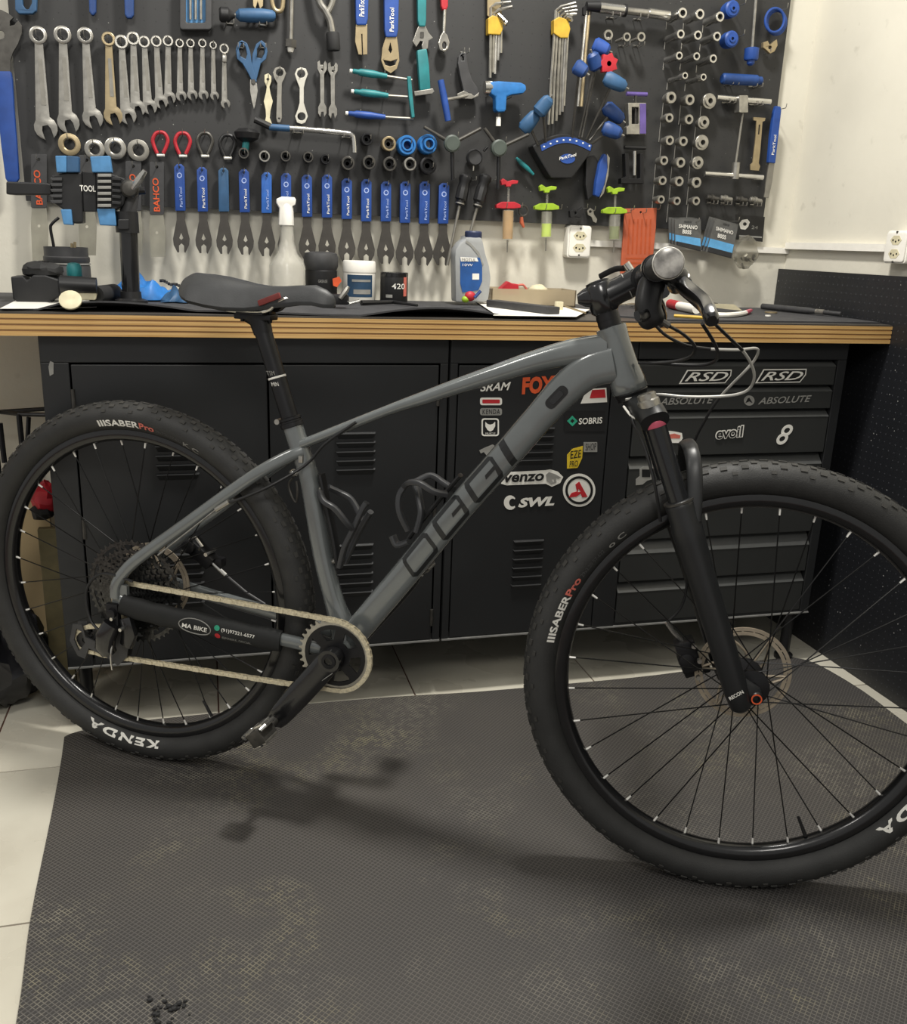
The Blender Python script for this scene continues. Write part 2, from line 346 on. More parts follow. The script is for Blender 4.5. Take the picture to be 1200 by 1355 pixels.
# black rubber bench mat with a wavy front edge
edge = [(-1.25, 1.93), (-.6, 1.925), (-.42, 1.92), (-.2, 1.915), (-.05, 1.93), (.05, 1.915), (.2, 1.905), (.36, 1.907), (.5, 1.912), (.62, 1.92), (.70, 1.94), (.76, 1.98), (.80, 2.03), (.83, 2.08), (.86, 2.17)]
def sheet(outline_fn, nx, ny, th):
    b = MB(); vs = []; fs = []
    for i in range(nx + 1):
        for j in range(ny + 1): vs.append(outline_fn(i / nx, j / ny))
    n = len(vs); vs += [p - EZ * th for p in vs]; w = ny + 1
    for i in range(nx):
        for j in range(ny):
            a = i * w + j; fs += [(a, a + w, a + w + 1, a + 1), (a + n, a + 1 + n, a + w + 1 + n, a + w + n)]
    for i in range(nx):
        a = i * w; fs += [(a, a + n, a + w + n, a + w)]; a = i * w + ny; fs += [(a, a + w, a + w + n, a + n)]
    for j in range(ny):
        a = j; fs += [(a, a + 1, a + 1 + n, a + n)]; a = nx * w + j; fs += [(a, a + n, a + 1 + n, a + 1)]
    b.add(vs, fs); return b
es = smoothp([(x, y, 0) for x, y in edge], 6)
def bm_fn(u, v):
    k = u * (len(es) - 1); i = min(int(k), len(es) - 2); e = es[i].lerp(es[i + 1], k - i)
    y = e.y + (2.385 - e.y) * v
    bump = .018 * max(0, math.sin((e.x + .35) * 9.5)) * (1 - v) ** 7 * (1 if -.3 < e.x < .75 else .15) + .004 * math.exp(-((e.x - .07) / .12) ** 2) * (1 - v)
    return V((e.x, y, ZB + .004 + bump))
M['bench_rubber'] = mat('grey_black_bench_rubber', '3d3d3f', .7, 0, .15, 25, bump=.2, bscale=200)
build(sheet(bm_fn, 84, 8, .0035), 'bench_mat', 'bench_rubber', label='black rubber sheet with a wavy front edge laid over the left of the bench', cat='mat', kind=None)
b = MB(); P0 = [(.875, 2.17), (.875, 2.385), (1.59, 2.385), (1.59, 1.93), (1.02, 1.915), (.93, 2.0)]
b.flat([P0], (0, 0, ZB + .004), EX, EY, .0035); build(b, 'bench_mat', 'bench_rubber', smooth=0, label='thin black rubber sheet covering the right end of the bench', cat='mat')
# ================================================================== cabinets
M['cab'] = mat('black_powder_coated_steel', '222324', .42, .0, .10, 3, bump=.06, bscale=900, rvar=.06)
M['cab_in'] = mat('black_cabinet_shadow_gap', '0c0c0c', .8)
ZC0, ZC1 = .140, ZB - .044
def cab_shell(x0, x1, label, depth=.43):
    t = thing('tool_cabinet', ((x0 + x1) / 2, YC + depth / 2, 0), label, 'cabinet')
    b = MB(); th = .018; yb = YC + depth
    b.bb((x0, YC + .004, ZC0), (x0 + th, yb, ZC1)); b.bb((x1 - th, YC + .004, ZC0), (x1, yb, ZC1))
    b.bb((x0 + th, YC + .004, ZC0), (x1 - th, yb, ZC0 + th)); b.bb((x0 + th, YC + .004, ZC1 - th), (x1 - th, yb, ZC1)); b.bb((x0 + th, yb - th, ZC0 + th), (x1 - th, yb, ZC1 - th))
    build(b, 'body', 'cab', t, smooth=0)
    for x, y in ((x0 + .03, yb - .04), (x1 - .03, yb - .04), ((x0 if x0 < 0 else x1) + (.03 if x0 < 0 else -.03), YC + .035)):
        if True:
            b = MB(); b.lathe((x, y, -.005), EZ, [(.024, 0), (.024, .012), (.014, .02), (.014, ZC0)], 14); build(b, 'foot', 'black', t)
    return t
def panel(t, name, x0, x1, z0, z1, d=.0, th=.016, mt='cab', bevel=.0015):
    b = MB(); b.bb((x0, YC - d, z0), (x1, YC - d + th, z1)); return build(b, name, mt, t, bevel=bevel, smooth=0)
def louvers(door, x0, x1, ztop, zbot, n):
    for i in range(n):
        zz = ztop + (zbot - ztop) * i / (n - 1); xa, xb = x0, x1; d = .0065; h = .0125
        # pressed hood: flat above, open lip below
        b = MB(); e = .007
        top = [(xa, YC, zz), (xb, YC, zz), (xb - e * .35, YC - d, zz - .0028), (xa + e * .35, YC - d, zz - .0028), (xb - e, YC, zz - h - .002), (xa + e, YC, zz - h - .002)]
        b.add(top, [(0, 1, 2, 3), (3, 2, 4, 5), (0, 3, 5), (1, 4, 2)]); build(b, 'louver', 'cab_louver', door, smooth=20)
M['cab_lip_highlight'] = mat('painted_lip_highlight', '8d8d8a', .4, .2, .1); M['cab_louver'] = M['cab']
XL, XM, XX = -.314, .507, 1.51
cabL = cab_shell(XL, XM - .002, 'black steel cabinet with two louvred doors under the left half of the bench')
panel(cabL, 'top_rail', XL + .001, XM - .003, .792, ZC1 - .001)
panel(cabL, 'side_post', XL + .001, -.262, ZC0, .7915); panel(cabL, 'side_post', .487, XM - .003, ZC0, .7915)
d1 = panel(cabL, 'door', -.2585, .1175, ZC0 + .006, .788); d2 = panel(cabL, 'door', .1215, .4835, ZC0 + .006, .788)
louvers(d1, -.112, -.024, .644, .564, 5); louvers(d1, -.112, -.024, .388, .278, 6)
louvers(d2, .259, .347, .644, .564, 5); louvers(d2, .262, .345, .390, .278, 6)
for d, x in ((d1, -.2585), (d2, .4835)):
    for zz in (.72, .45, .2):
        b = MB(); b.cyl((x, YC - .001, zz - .02), (x, YC - .001, zz + .02), .004, n=10); build(b, 'hinge', 'steel_dark', d)
b = MB(); q = K(68, 488, .0012); b.flat([[(-.004, -.014), (.003, -.010), (.005, .012), (-.001, .015), (-.005, .004)]], q, EX, EZ, .0008); build(b, 'paint_chip', 'print_grey', cabL)
cabR = cab_shell(XM + .002, XX, 'black steel cabinet with a stickered door and a stack of drawers')
panel(cabR, 'top_rail', XM + .003, .951, .792, ZC1 - .001); panel(cabR, 'top_rail', .953, XX - .001, .803, ZC1 - .001)
panel(cabR, 'side_post', XM + .003, .526, ZC0, .7915); panel(cabR, 'middle_post', .893, .951, ZC0, .7915); panel(cabR, 'side_post', 1.484, XX - .001, ZC0, .802)
d3 = panel(cabR, 'door', .529, .890, ZC0 + .006, .788)
louvers(d3, .672, .760, .648, .575, 5); louvers(d3, .675, .752, .380, .270, 6)
DR = []
M['drawer'] = mat('cabinet_black_lit_tone', '2e2f2e', .45, 0, .08, 4); M['handle_lip'] = mat('grey_drawer_lip', '454645', .35, 0, .05)  # drawers: same cabinet paint, colour lightened for the stronger light falling there
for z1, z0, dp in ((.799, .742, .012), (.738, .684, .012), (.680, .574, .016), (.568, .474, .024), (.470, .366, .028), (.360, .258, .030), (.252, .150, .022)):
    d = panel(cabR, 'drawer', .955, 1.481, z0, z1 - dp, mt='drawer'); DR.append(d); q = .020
    b = MB(); b.add([(.955, YC + q, z1), (1.481, YC + q, z1), (1.481, YC - .001, z1 - dp), (.955, YC - .001, z1 - dp), (.955, YC + q, z1 - dp - .002), (1.481, YC + q, z1 - dp - .002)], [(0, 1, 2, 3), (3, 2, 5, 4), (0, 4, 5, 1), (0, 3, 4), (1, 5, 2)])
    build(b, 'handle_lip', 'handle_lip', d, smooth=0)
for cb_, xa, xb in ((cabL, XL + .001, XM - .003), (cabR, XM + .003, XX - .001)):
    b = MB(); b.bb((xa, YC - .003, ZC0 - .001), (xb, YC + .004, ZC0 + .0025)); build(b, 'lip_highlight_strip', 'cab_lip_highlight', cb_, smooth=0)  # added pale strip, its colour stands for the highlight on the bottom lip
# ---- stickers and lettering
def kp(px, py): q = K(px, py); return q
def sticker(door, loops_px, mt, d=.0012, name='sticker'):
    o = kp(*loops_px[0][0]); o.y = YC - d; L = []
    for lp in loops_px: L.append([((kp(*p) - o).x, (kp(*p) - o).z) for p in lp])
    b = MB(); b.flat(L, o, EX, EZ, .0007); return build(b, name, mt, door, smooth=0)
def ktext(door, s, px0, px1, mt, h_px, bold=0, shear=0, d=.0020):
    a, c = kp(*px0), kp(*px1); a.y = c.y = YC - d; ex = (c - a); w = ex.length; ex.normalize(); h = h_px / 545
    text(s, a, ex, EZ, h, mt, door, width=w, bold=bold, shear=shear, th=.0004)
def cpx(cx, cy, rx, ry=None, n=24): ry = ry or rx; return [(cx + rx * math.cos(2 * PI * i / n), cy + ry * math.sin(2 * PI * i / n)) for i in range(n)]
def rpx(x0, y0, x1, y1, r=3): return rrect(x0, y0, x1, y1, r)
ktext(d3, 'SRAM', (635, 518), (675, 516), 'print_white', 10, .02, .3)
sticker(d3, [rpx(635, 526, 664, 536)], 'print_white'); sticker(d3, [rpx(638, 528.5, 661, 533.5, 1)], 'print_red', .0018, 'sticker_band')
sticker(d3, [rpx(635, 540, 664, 549.5)], 'print_grey'); ktext(d3, 'KENDA', (638, 548), (661, 547.5), 'print_black', 6, .01)
sticker(d3, [rpx(637, 553.5, 660, 577, 3.5), rpx(638.7, 555.2, 658.3, 575.3, 2.5)], 'print_white')
sticker(d3, [[(642, 558), (645, 561), (648.5, 562), (652, 561), (655, 558), (655, 564), (652, 569), (648.5, 571), (645, 569), (642, 564)]], 'print_white', name='emblem'); ktext(d3, 'MUSCLE', (642, 574.5), (655, 574.3), 'print_white', 2.2)
sticker(d3, [[(634, 596), (642, 592), (652, 588), (657, 592), (650, 599), (644, 603), (640, 598), (636, 600)]], 'print_grey', name='emblem')
ktext(d3, 'FOX', (690, 522), (733, 519), 'print_orange', 21, .05)
sticker(d3, [[(768, 534), (803, 532), (802, 513), (776, 515)]], 'print_white'); sticker(d3, [[(780, 527), (801, 526), (800, 515), (783, 516)]], 'print_red', .0018, 'sticker_band')
sticker(d3, [rpx(746, 543, 800, 571, 1)], 'sticker_dark' if 'sticker_dark' in M else 'black'); sticker(d3, [[(750, 557), (757, 550), (764, 557), (757, 564)], [(754, 557), (757, 554), (760, 557), (757, 560)]], 'print_green', .0018, 'emblem')
ktext(d3, 'SOBRIS', (765, 561.5), (796, 560), 'print_white', 8, .015)
sticker(d3, [[(750, 620), (750, 602), (757, 594), (771, 590), (770, 606), (764, 619)]], 'print_yellow'); ktext(d3, 'EZE', (754, 607), (768, 605), 'print_black', 10, .01); ktext(d3, 'PRO', (753, 618), (764, 617), 'print_black', 8, .01)
sticker(d3, [rpx(772, 585, 790, 598, .6)], 'print_grey'); ktext(d3, 'SHOP', (774, 596), (788, 595), 'print_black', 9)
sticker(d3, [[(663, 640), (662, 629), (668, 625), (722, 622), (728, 621), (738, 624), (745, 631), (741, 639), (730, 644), (722, 640), (670, 642)]], 'print_white'); ktext(d3, 'venzo', (666, 638.5), (719, 636), 'print_black', 10, .03, .15)
sticker(d3, [[(723, 636), (722, 628), (726, 624.5), (734, 627), (742, 631.5), (738, 633.5), (735, 632), (736, 638), (729, 641)], [(729, 634), (733, 634), (732, 638)]], 'print_grey', .0019, 'emblem')
a = [(675 + 8 * math.cos(math.radians(t)), 664 + 9 * math.sin(math.radians(t))) for t in range(-60, 301, 20)]; a2 = [(677.5 + 4 * math.cos(math.radians(t)), 664 + 4.6 * math.sin(math.radians(t))) for t in range(300, -61, -20)]
sticker(d3, [[(675 + 8.5 * math.cos(math.radians(t)), 665 + 9.5 * math.sin(math.radians(t))) for t in range(40, 321, 20)] + [(678 + 4.5 * math.cos(math.radians(t)), 665 + 5.5 * math.sin(math.radians(t))) for t in range(310, 49, -20)]], 'print_white', name='emblem')
ktext(d3, 'SWL', (685, 671.5), (733, 668.5), 'print_white', 12.5, .05, .25)
sticker(d3, [cpx(766, 648.5, 21.5, 21.8, 36)], 'print_white'); sticker(d3, [cpx(766, 648.5, 18.3, 18.6, 36), cpx(766, 648.5, 15.2, 15.4, 36)], 'print_black', .0018, 'sticker_ring')
sticker(d3, [[(752, 658), (756, 652), (763, 650), (761, 641), (766, 637), (777, 657), (770, 658), (768, 653), (762, 657)], [(765, 646.5), (768, 650.5), (764, 651)]], 'print_red', .0019, 'emblem')
for x0, x1, yy in ((898, 967, 0), (999, 1066, -1)):
    sticker(DR[0], [[(x0, 508 + yy), (x0 + 11, 489.5 + yy), (x1 + 1, 489 + yy), (x1, 497 + yy), (x1 - 8, 507 + yy)]], 'print_white'); sticker(DR[0], [[(x0 + 2.6, 506.6 + yy), (x0 + 12, 490.9 + yy), (x1 - .6, 490.4 + yy), (x1 - 1.5, 496.6 + yy), (x1 - 8.6, 505.6 + yy)]], 'print_black', .0018, 'sticker_ground')
    ktext(DR[0], 'RSD', (x0 + 7, 504.5 + yy), (x1 - 5, 503.5 + yy), 'print_white', 11.5, .01, .45, d=.0022)
ktext(DR[1], 'ABSOLUTE', (872, 536), (943, 533.5), 'print_grey', 9, .015, .3); ktext(DR[1], 'ABSOLUTE', (1002, 535), (1072, 531.5), 'print_grey', 9, .015, .3)
sticker(DR[1], [cpx(991, 530, 7, 6.8)], 'print_grey'); sticker(DR[1], [[(986, 533), (989, 527), (991, 526), (995, 533), (991, 531)]], 'print_black', .0018, 'emblem')
ktext(DR[2], 'evoil', (945, 582), (982, 578.5), 'print_white', 17, .07); ktext(DR[2], 'evoil', (946.5, 581), (980.5, 577.5), 'print_black', 14.5, .015, d=.0028)
for cx, cy in ((1041, 569.5), (1034.5, 580.5)):
    sticker(DR[2], [[(cx + 9 * math.cos(t) * .80 + 3 * math.sin(t), cy + 5.5 * math.sin(t) - 5.5 * math.cos(t)) for t in [i * PI / 8 for i in range(16)]], [(cx + 4.5 * math.cos(t) * .85 + 1 * math.sin(t), cy + 3 * math.sin(t) - 2 * math.cos(t)) for t in [i * PI / 8 for i in range(16)]]], 'print_white', .0012 if cx > 1037 else .002, 'emblem')
sticker(DR[2], [[(881, 586), (881, 574), (884, 570), (893, 571), (902, 573), (903, 580), (899, 586)]], 'print_white'); sticker(DR[2], [[(884, 580), (884, 575), (892, 573.5), (900, 576), (899, 580)]], 'print_salmon', .0018, 'sticker_band')
sticker(DR[3], [[(841, 642), (841, 634), (846, 630), (846, 620), (851, 617), (863, 618), (863, 634), (856, 636), (850, 641)]], 'print_grey'); sticker(DR[3], [[(849, 631), (849, 621), (860, 621), (860, 631)]], 'black', .0018, 'sticker_ground')
# ================================================================== floor mat
def mat_rubber():
    m, nt, b, N, L = nodes('ribbed_floor_rubber'); tc = N('ShaderNodeTexCoord'); mp = N('ShaderNodeMapping'); mp.inputs['Rotation'].default_value = (0, 0, math.radians(-43)); L(tc.outputs['Object'], mp.inputs[0])
    wv = N('ShaderNodeTexNoise'); wv.inputs['Scale'].default_value = 2.5; L(tc.outputs['Object'], wv.inputs['Vector'])
    wa = N('ShaderNodeMix'); wa.data_type = 'VECTOR'; wa.blend_type = 'MIX' if hasattr(wa, 'blend_type') else 'MIX'
    sv = N('ShaderNodeVectorMath'); sv.operation = 'SCALE'; L(wv.outputs['Color'], sv.inputs[0]); sv.inputs['Scale'].default_value = .02
    ad = N('ShaderNodeVectorMath'); L(mp.outputs[0], ad.inputs[0]); L(sv.outputs[0], ad.inputs[1])
    sp = N('ShaderNodeSeparateXYZ'); L(ad.outputs[0], sp.inputs[0])
    def line(o):
        d = N('ShaderNodeMath'); d.operation = 'DIVIDE'; L(o, d.inputs[0]); d.inputs[1].default_value = .0068
        f = N('ShaderNodeMath'); f.operation = 'FRACT'; L(d.outputs[0], f.inputs[0])
        s = N('ShaderNodeMath'); s.operation = 'SUBTRACT'; L(f.outputs[0], s.inputs[0]); s.inputs[1].default_value = .5
        a = N('ShaderNodeMath'); a.operation = 'ABSOLUTE'; L(s.outputs[0], a.inputs[0]); return a.outputs[0]
    mx = N('ShaderNodeMath'); mx.operation = 'MAXIMUM'; L(line(sp.outputs[0]), mx.inputs[0]); L(line(sp.outputs[1]), mx.inputs[1])
    gr = N('ShaderNodeMapRange'); gr.inputs['From Min'].default_value = .33; gr.inputs['From Max'].default_value = .46; L(mx.outputs[0], gr.inputs['Value'])   # 1 = rib
    def noise(sc_, det, lo, hi, off=0):
        n = N('ShaderNodeTexNoise'); n.inputs['Scale'].default_value = sc_; n.inputs['Detail'].default_value = det; n.noise_dimensions = '4D'; n.inputs['W'].default_value = off; L(tc.outputs['Object'], n.inputs['Vector'])
        r = N('ShaderNodeMapRange'); r.inputs['From Min'].default_value = lo; r.inputs['From Max'].default_value = hi; L(n.outputs['Fac'], r.inputs['Value']); return r.outputs[0]
    wear0 = noise(4.5, 5, .48, .68, 1.0); wf = noise(70, 3, .42, .58, 2.0); wm_ = N('ShaderNodeMath'); wm_.operation = 'MULTIPLY'; L(wear0, wm_.inputs[0]); L(wf, wm_.inputs[1]); wear = wm_.outputs[0]; tone = noise(1.6, 5, .3, .7, 4.2); hue = noise(7, 3, .45, .62, 9.1)
    base = N('ShaderNodeMix'); base.data_type = 'RGBA'; base.inputs[6].default_value = lin('3f3d3c'); base.inputs[7].default_value = lin('4f4b46'); L(tone, base.inputs[0])
    pit = N('ShaderNodeMix'); pit.data_type = 'RGBA'; pit.blend_type = 'MULTIPLY'; pit.inputs[0].default_value = 1; L(base.outputs[2], pit.inputs[6])
    pr = N('ShaderNodeMapRange'); pr.inputs['To Min'].default_value = .55; pr.inputs['To Max'].default_value = 1.45; L(gr.outputs[0], pr.inputs['Value']); L(pr.outputs[0], pit.inputs[7])
    rib = N('ShaderNodeMix'); rib.data_type = 'RGBA'; rib.inputs[6].default_value = lin('8a8578'); rib.inputs[7].default_value = lin('958e70'); L(hue, rib.inputs[0])
    mk = N('ShaderNodeMath'); mk.operation = 'MULTIPLY'; L(gr.outputs[0], mk.inputs[0]); L(wear, mk.inputs[1])
    mk2 = N('ShaderNodeMath'); mk2.operation = 'MULTIPLY'; mk2.inputs[1].default_value = .75; L(mk.outputs[0], mk2.inputs[0])
    fin = N('ShaderNodeMix'); fin.data_type = 'RGBA'; L(mk2.outputs[0], fin.inputs[0]); L(pit.outputs[2], fin.inputs[6]); L(rib.outputs[2], fin.inputs[7])
    L(fin.outputs[2], b.inputs['Base Color']); b.inputs['Roughness'].default_value = .62
    bp = N('ShaderNodeBump'); bp.inputs['Strength'].default_value = .5; bp.inputs['Distance'].default_value = .0015; L(gr.outputs[0], bp.inputs['Height']); L(bp.outputs[0], b.inputs['Normal'])
    return m
M['floor_mat'] = mat_rubber()
ml = [(-.327, 1.886), (-.320, 1.78), (-.312, 1.6), (-.303, 1.32), (-.287, 1.1), (-.28, .7), (-.28, .2), (-.28, -.3)]
mback = [(-.327, 1.886), (-.30, 1.905), (-.2, 1.925), (0, 1.93), (.17, 1.934), (.40, 1.93), (.60, 1.917), (.85, 1.915), (1.085, 1.918), (1.40, 1.945), (1.50, 1.945)]
mright = [(1.50, 1.945), (1.54, 1.90), (1.56, 1.74), (1.551, 1.57), (1.545, 1.3), (1.54, .7), (1.54, -.3)]
def cr(L, k): return [(p.x, p.y) for p in smoothp([(x, y, 0) for x, y in L], k)]
poly = cr(ml, 4)[::-1] + cr(mback, 3)[1:] + cr(mright, 3)[1:]
b = MB(); b.flat([poly], (0, 0, .0), EX, EY, .005); fm = build(b, 'floor_mat', 'floor_mat', smooth=0, label='large black ribbed rubber mat on the tiled floor under the bicycle', cat='mat')
# ================================================================== the bicycle
TH = math.radians(31.3425); LN = -.0196
FW = V((math.cos(TH), -math.sin(TH), 0)); LF = V((math.sin(TH), math.cos(TH), 0)) * math.cos(LN) + EZ * math.sin(LN); UP = FW.cross(LF)
OB = V((-.1449, 1.7754, .0001)); RT = -LF
def B(x, o, z): return OB + FW * x + RT * o + UP * z
HD, DE = math.radians(68), math.radians(10.1)
SA = B(.873, 0, .924); n0 = FW * math.sin(HD) + UP * math.cos(HD); SS = -FW * math.cos(HD) + UP * math.sin(HD)
SN = n0 * math.cos(DE) + LF * math.sin(DE); SR = RT * math.cos(DE) + n0 * math.sin(DE)
def S(a, o, b): return SA + SN * a + SR * o + SS * b
M['frame'] = mat('gloss_slate_grey_paint', '676b6b', .22, .15, .05, 20, coat=1)
M['frame_dark'] = mat('black_frame_decal', '191b1c', .35, 0, .05, coat=.3)
M['frame_edge'] = mat('pale_decal_edge', '70767a', .35, 0, .05)
M['tyre'] = mat('black_tyre_rubber', '2b2b2a', .6, 0, .12, 30, bump=.25, bscale=500)
M['tread'] = mat('tyre_tread_rubber', '343330', .72, 0, .15, 60)
M['rim'] = mat('black_rim', '161617', .25, .1, .08, coat=.3)
M['spoke'] = mat('black_spoke', '1b1b1b', .35, .4)
M['nipple'] = mat('silver_nipple', 'eceae4', .35, .3, .03)
M['rotor'] = mat('brake_rotor_steel', 'b3a692', .4, .35)
M['chain'] = mat('bright_chain_steel', 'dcd2b6', .38, .35, .15, 300)
M['cassette'] = mat('dark_sprocket_steel', '565655', .25, .8, .3, 200)
M['fork'] = mat('satin_black_fork', '1f2021', .4, 0, .05)
M['stanchion'] = mat('black_stanchion', '2b2c2e', .16, .4, .03)
M['saddle'] = mat('black_saddle_cover', '2d2e2f', .5, 0, .08, 60, bump=.1, bscale=400)
M['badge_red'] = mat('dark_red_badge', '6e2a26', .5); M['sleeve'] = mat('black_neoprene', '1a1b1b', .7, 0, .1)
M['cage'] = mat('grey_black_cage_plastic', '343537', .35, 0, .05)
bike = thing('bicycle', B(.57, 0, 0), 'slate grey hardtail mountain bike with black wheels standing in front of the bench', 'bicycle')
# ---------------------------------------------------------------- wheels
def wheel(name, c, e1, e2, e3, phase, flR, flL, texts, rotor_r, hub_w):
    def P(r, al, w): return c + e1 * (r * math.cos(al)) + e2 * (r * math.sin(al)) + e3 * w
    n = 96
    def ring(prof, closed=True, n=n):
        b = MB(); k = len(prof)
        vs = [P(r, 2 * PI * j / n, w) for r, w in prof for j in range(n)]
        b.add(vs, [(i * n + j, i * n + (j + 1) % n, ((i + 1) % k) * n + (j + 1) % n, ((i + 1) % k) * n + j) for i in range(k if closed else k - 1) for j in range(n)]); return b
    rim = build(ring([(.316, -.0135), (.3085, -.0152), (.3010, -.0135), (.2955, -.009), (.2930, 0), (.2955, .009), (.3010, .0135), (.3085, .0152), (.316, .0135), (.312, 0)]), name, 'rim', bike, smooth=50, origin=c)
    cr_, wr, rr = .3405, .0288, .0272
    prof = [(cr_ + rr * math.cos(t), wr * math.sin(t)) for t in [math.radians(a) for a in range(-150, 151, 15)]] + [(.315, .010), (.315, -.010)]
    build(ring(prof), 'tyre', 'tyre', rim, smooth=60)
    tb = MB(); N = 76
    for i in range(N):
        al = 2 * PI * i / N
        for ph, da, (tl, tw) in ((0, 0, (.016, .007)), (20, .5, (.011, .008)), (-20, .5, (.011, .008)), (40, .05, (.013, .008)), (-40, .05, (.013, .008)), (62, .55, (.010, .006)), (-62, .55, (.010, .006))):
            if ph in (62, -62) and i % 2: continue
            a = al + da * 2 * PI / N + random.uniform(-.004, .004); t = math.radians(ph)
            nr = (e1 * math.cos(a) + e2 * math.sin(a)) * math.cos(t) + e3 * math.sin(t); ta = -e1 * math.sin(a) + e2 * math.cos(a); tn = nr.cross(ta)
            tb.box(P(cr_ + rr * math.cos(t), a, wr * math.sin(t)) - nr * .0002, (tl * .8, tw * .85, .0034), (ta, tn, nr))
    build(tb, 'tread', 'tread', rim, smooth=0, kind='stuff')
    # spokes, each with a nipple
    for i in range(32):
        al = math.radians(phase) + 2 * PI * i / 32; side = 1 if i % 2 else -1; lead = 1 if (i // 2) % 2 else -1
        fl = flR if side > 0 else flL
        a = P(.2925, al, side * .003); h = P(.026, al + lead * 1.13, fl); d = (h - a).normalized()
        b = MB(); b.tube([h, a], .00115, 5); build(b, 'spoke', 'spoke', rim)
        b = MB(); b.tube([a - d * .004, a + d * .009], [.0022, .0016], 6); build(b, 'nipple', 'nipple', rim)
    b = MB(); b.lathe(c, e3, [(.010, -hub_w), (.012, flL - .006), (.030, flL - .003), (.030, flL + .003), (.014, flL + .008), (.014, flR - .008), (.030, flR - .003), (.030, flR + .003), (.012, flR + .006), (.010, hub_w)], 24)
    build(b, 'hub', 'black_metal', rim)
    # disc rotor on the far side
    loops = [circ(0, 0, rotor_r, 48), circ(0, 0, rotor_r - .0058, 48)]
    b = MB(); o = c + e3 * (flL - .012); ex, ey = e1, e2
    b.flat(loops, o, ex, ey, .0018)
    b.flat([circ(0, 0, rotor_r - .0075, 48), circ(0, 0, rotor_r - .0135, 48)], o, ex, ey, .0018)
    for k in range(24):
        a = 2 * PI * k / 24; b.box(o + (ex * math.cos(a) + ey * math.sin(a)) * (rotor_r - .006) - ex.cross(ey) * .0009, (.005, .003, .0016), (ex * math.cos(a) + ey * math.sin(a), -ex * math.sin(a) + ey * math.cos(a), ex.cross(ey)))
    for k in range(6):
        a = 2 * PI * k / 6
        def q(r, t): return o + (ex * math.cos(t) + ey * math.sin(t)) * r - ex.cross(ey) * .0009
        b.tube([q(.020, a), q(.036, a + .10), q(.052, a + .42), q(rotor_r - .010, a + .62)], .0024, 6); b.tube([q(.020, a + .5), q(.045, a + .62), q(rotor_r - .010, a + .66)], .0022, 6)
    build(b, 'brake_rotor', 'rotor', rim)
    # tyre lettering on the drive-side wall
    for s, a0, rt, h, mt, wdt, bold, sh in texts:
        def bend(tx, ty, a0=a0, rt=rt):
            r = rt + ty; q = max(0, 1 - ((r - cr_) / rr) ** 2); return P(r, math.radians(a0) - tx / rt, wr * math.sqrt(q) + .0009)
        text(s, c, e1, e2, h, mt, rim, width=wdt, name='tyre_lettering', bold=bold, shear=sh, bend=bend)
    return rim, P
RC = B(0, 0, .37)
rearT = [('IIISABER', 100.2, .3245, .0125, 'print_white', .087, .03, 0), ('Pro', 84.8, .3245, .012, 'print_salmon', .031, .03, 0), ('29x2.20 57-622', 78.8, .3255, .006, 'print_dim', .055, 0, 0), ('K C', 68.5, .3225, .009, 'print_grey', .034, .02, 0), ('KENDA', -83.5, .3205, .0140, 'print_white', .165, .04, 0)]
rw, RP = wheel('rear_wheel', RC, FW, UP, RT, 6.3, .019, -.028, rearT, .08, .066)
FC = S(.0437, 0, -.6185)
frontT = [('IIISABER', 150.0, .3245, .0125, 'print_white', .084, .03, 0), ('Pro', 135.2, .3245, .012, 'print_salmon', .034, .03, 0), ('29x2.20 57-622', 128.4, .3255, .006, 'print_dim', .055, 0, 0), ('o C', 117.0, .3225, .009, 'print_grey', .034, .02, 0), ('KENDA', -38.0, .3215, .0140, 'print_white', .162, .04, 0)]
# wheel frame: angles measured in the steering plane
fwl, FP = wheel('front_wheel', FC, SN, SS, SR, 8.8, .024, -.030, frontT, .08, .052)
b = MB(); b.tube([FP(.292, math.radians(-86.5), 0), FP(.268, math.radians(-86.5), 0), FP(.255, math.radians(-86.5), 0)], [.0036, .0028, .0026], 8); build(b, 'valve', 'black', fwl)
b = MB(); b.tube([RP(.292, math.radians(-60), 0), RP(.256, math.radians(-60), 0)], [.0034, .0026], 8); build(b, 'valve', 'black', rw)
# cassette: twelve toothed sprockets
def sprocket(c, e1, e2, e3, r, teeth, w, th, name, mt, parent, ri, arms=0, phase=0, depth=.0062):
    L = []
    for i in range(teeth):
        for f, dr in ((0, -depth), (.28, -depth * .8), (.42, 0), (.62, 0), (.76, -depth * .8)):
            a = phase + 2 * PI * (i + f) / teeth; L.append(((r + dr) * math.cos(a), (r + dr) * math.sin(a)))
    loops = [L, circ(0, 0, ri, 28)]
    if arms:
        ro, r2 = r - depth - .006, ri + .006
        if ro - r2 > .006:
            for k in range(arms):
                a0 = 2 * PI * k / arms + .12; a1 = 2 * PI * (k + 1) / arms - .12
                loops.append(circ(0, 0, ro, 6, a0, a1) + circ(0, 0, r2, 6, a1, a0))
    b = MB(); b.flat(loops, c + e3 * (w + th / 2), e1, e2, th); return build(b, name, mt, parent, smooth=0)
for i, t in enumerate((50, 42, 36, 32, 28, 24, 21, 18, 16, 14, 12, 10)):
    r = .00205 * t + .003
    sprocket(RC, FW, UP, RT, r, t, .0235 + .0033 * i, .0016, 'sprocket', 'cassette', rw, max(.012, r - (.028 if i < 3 else .02)), arms=(10 if i < 2 else 8) if i < 6 else 0, depth=.0052)
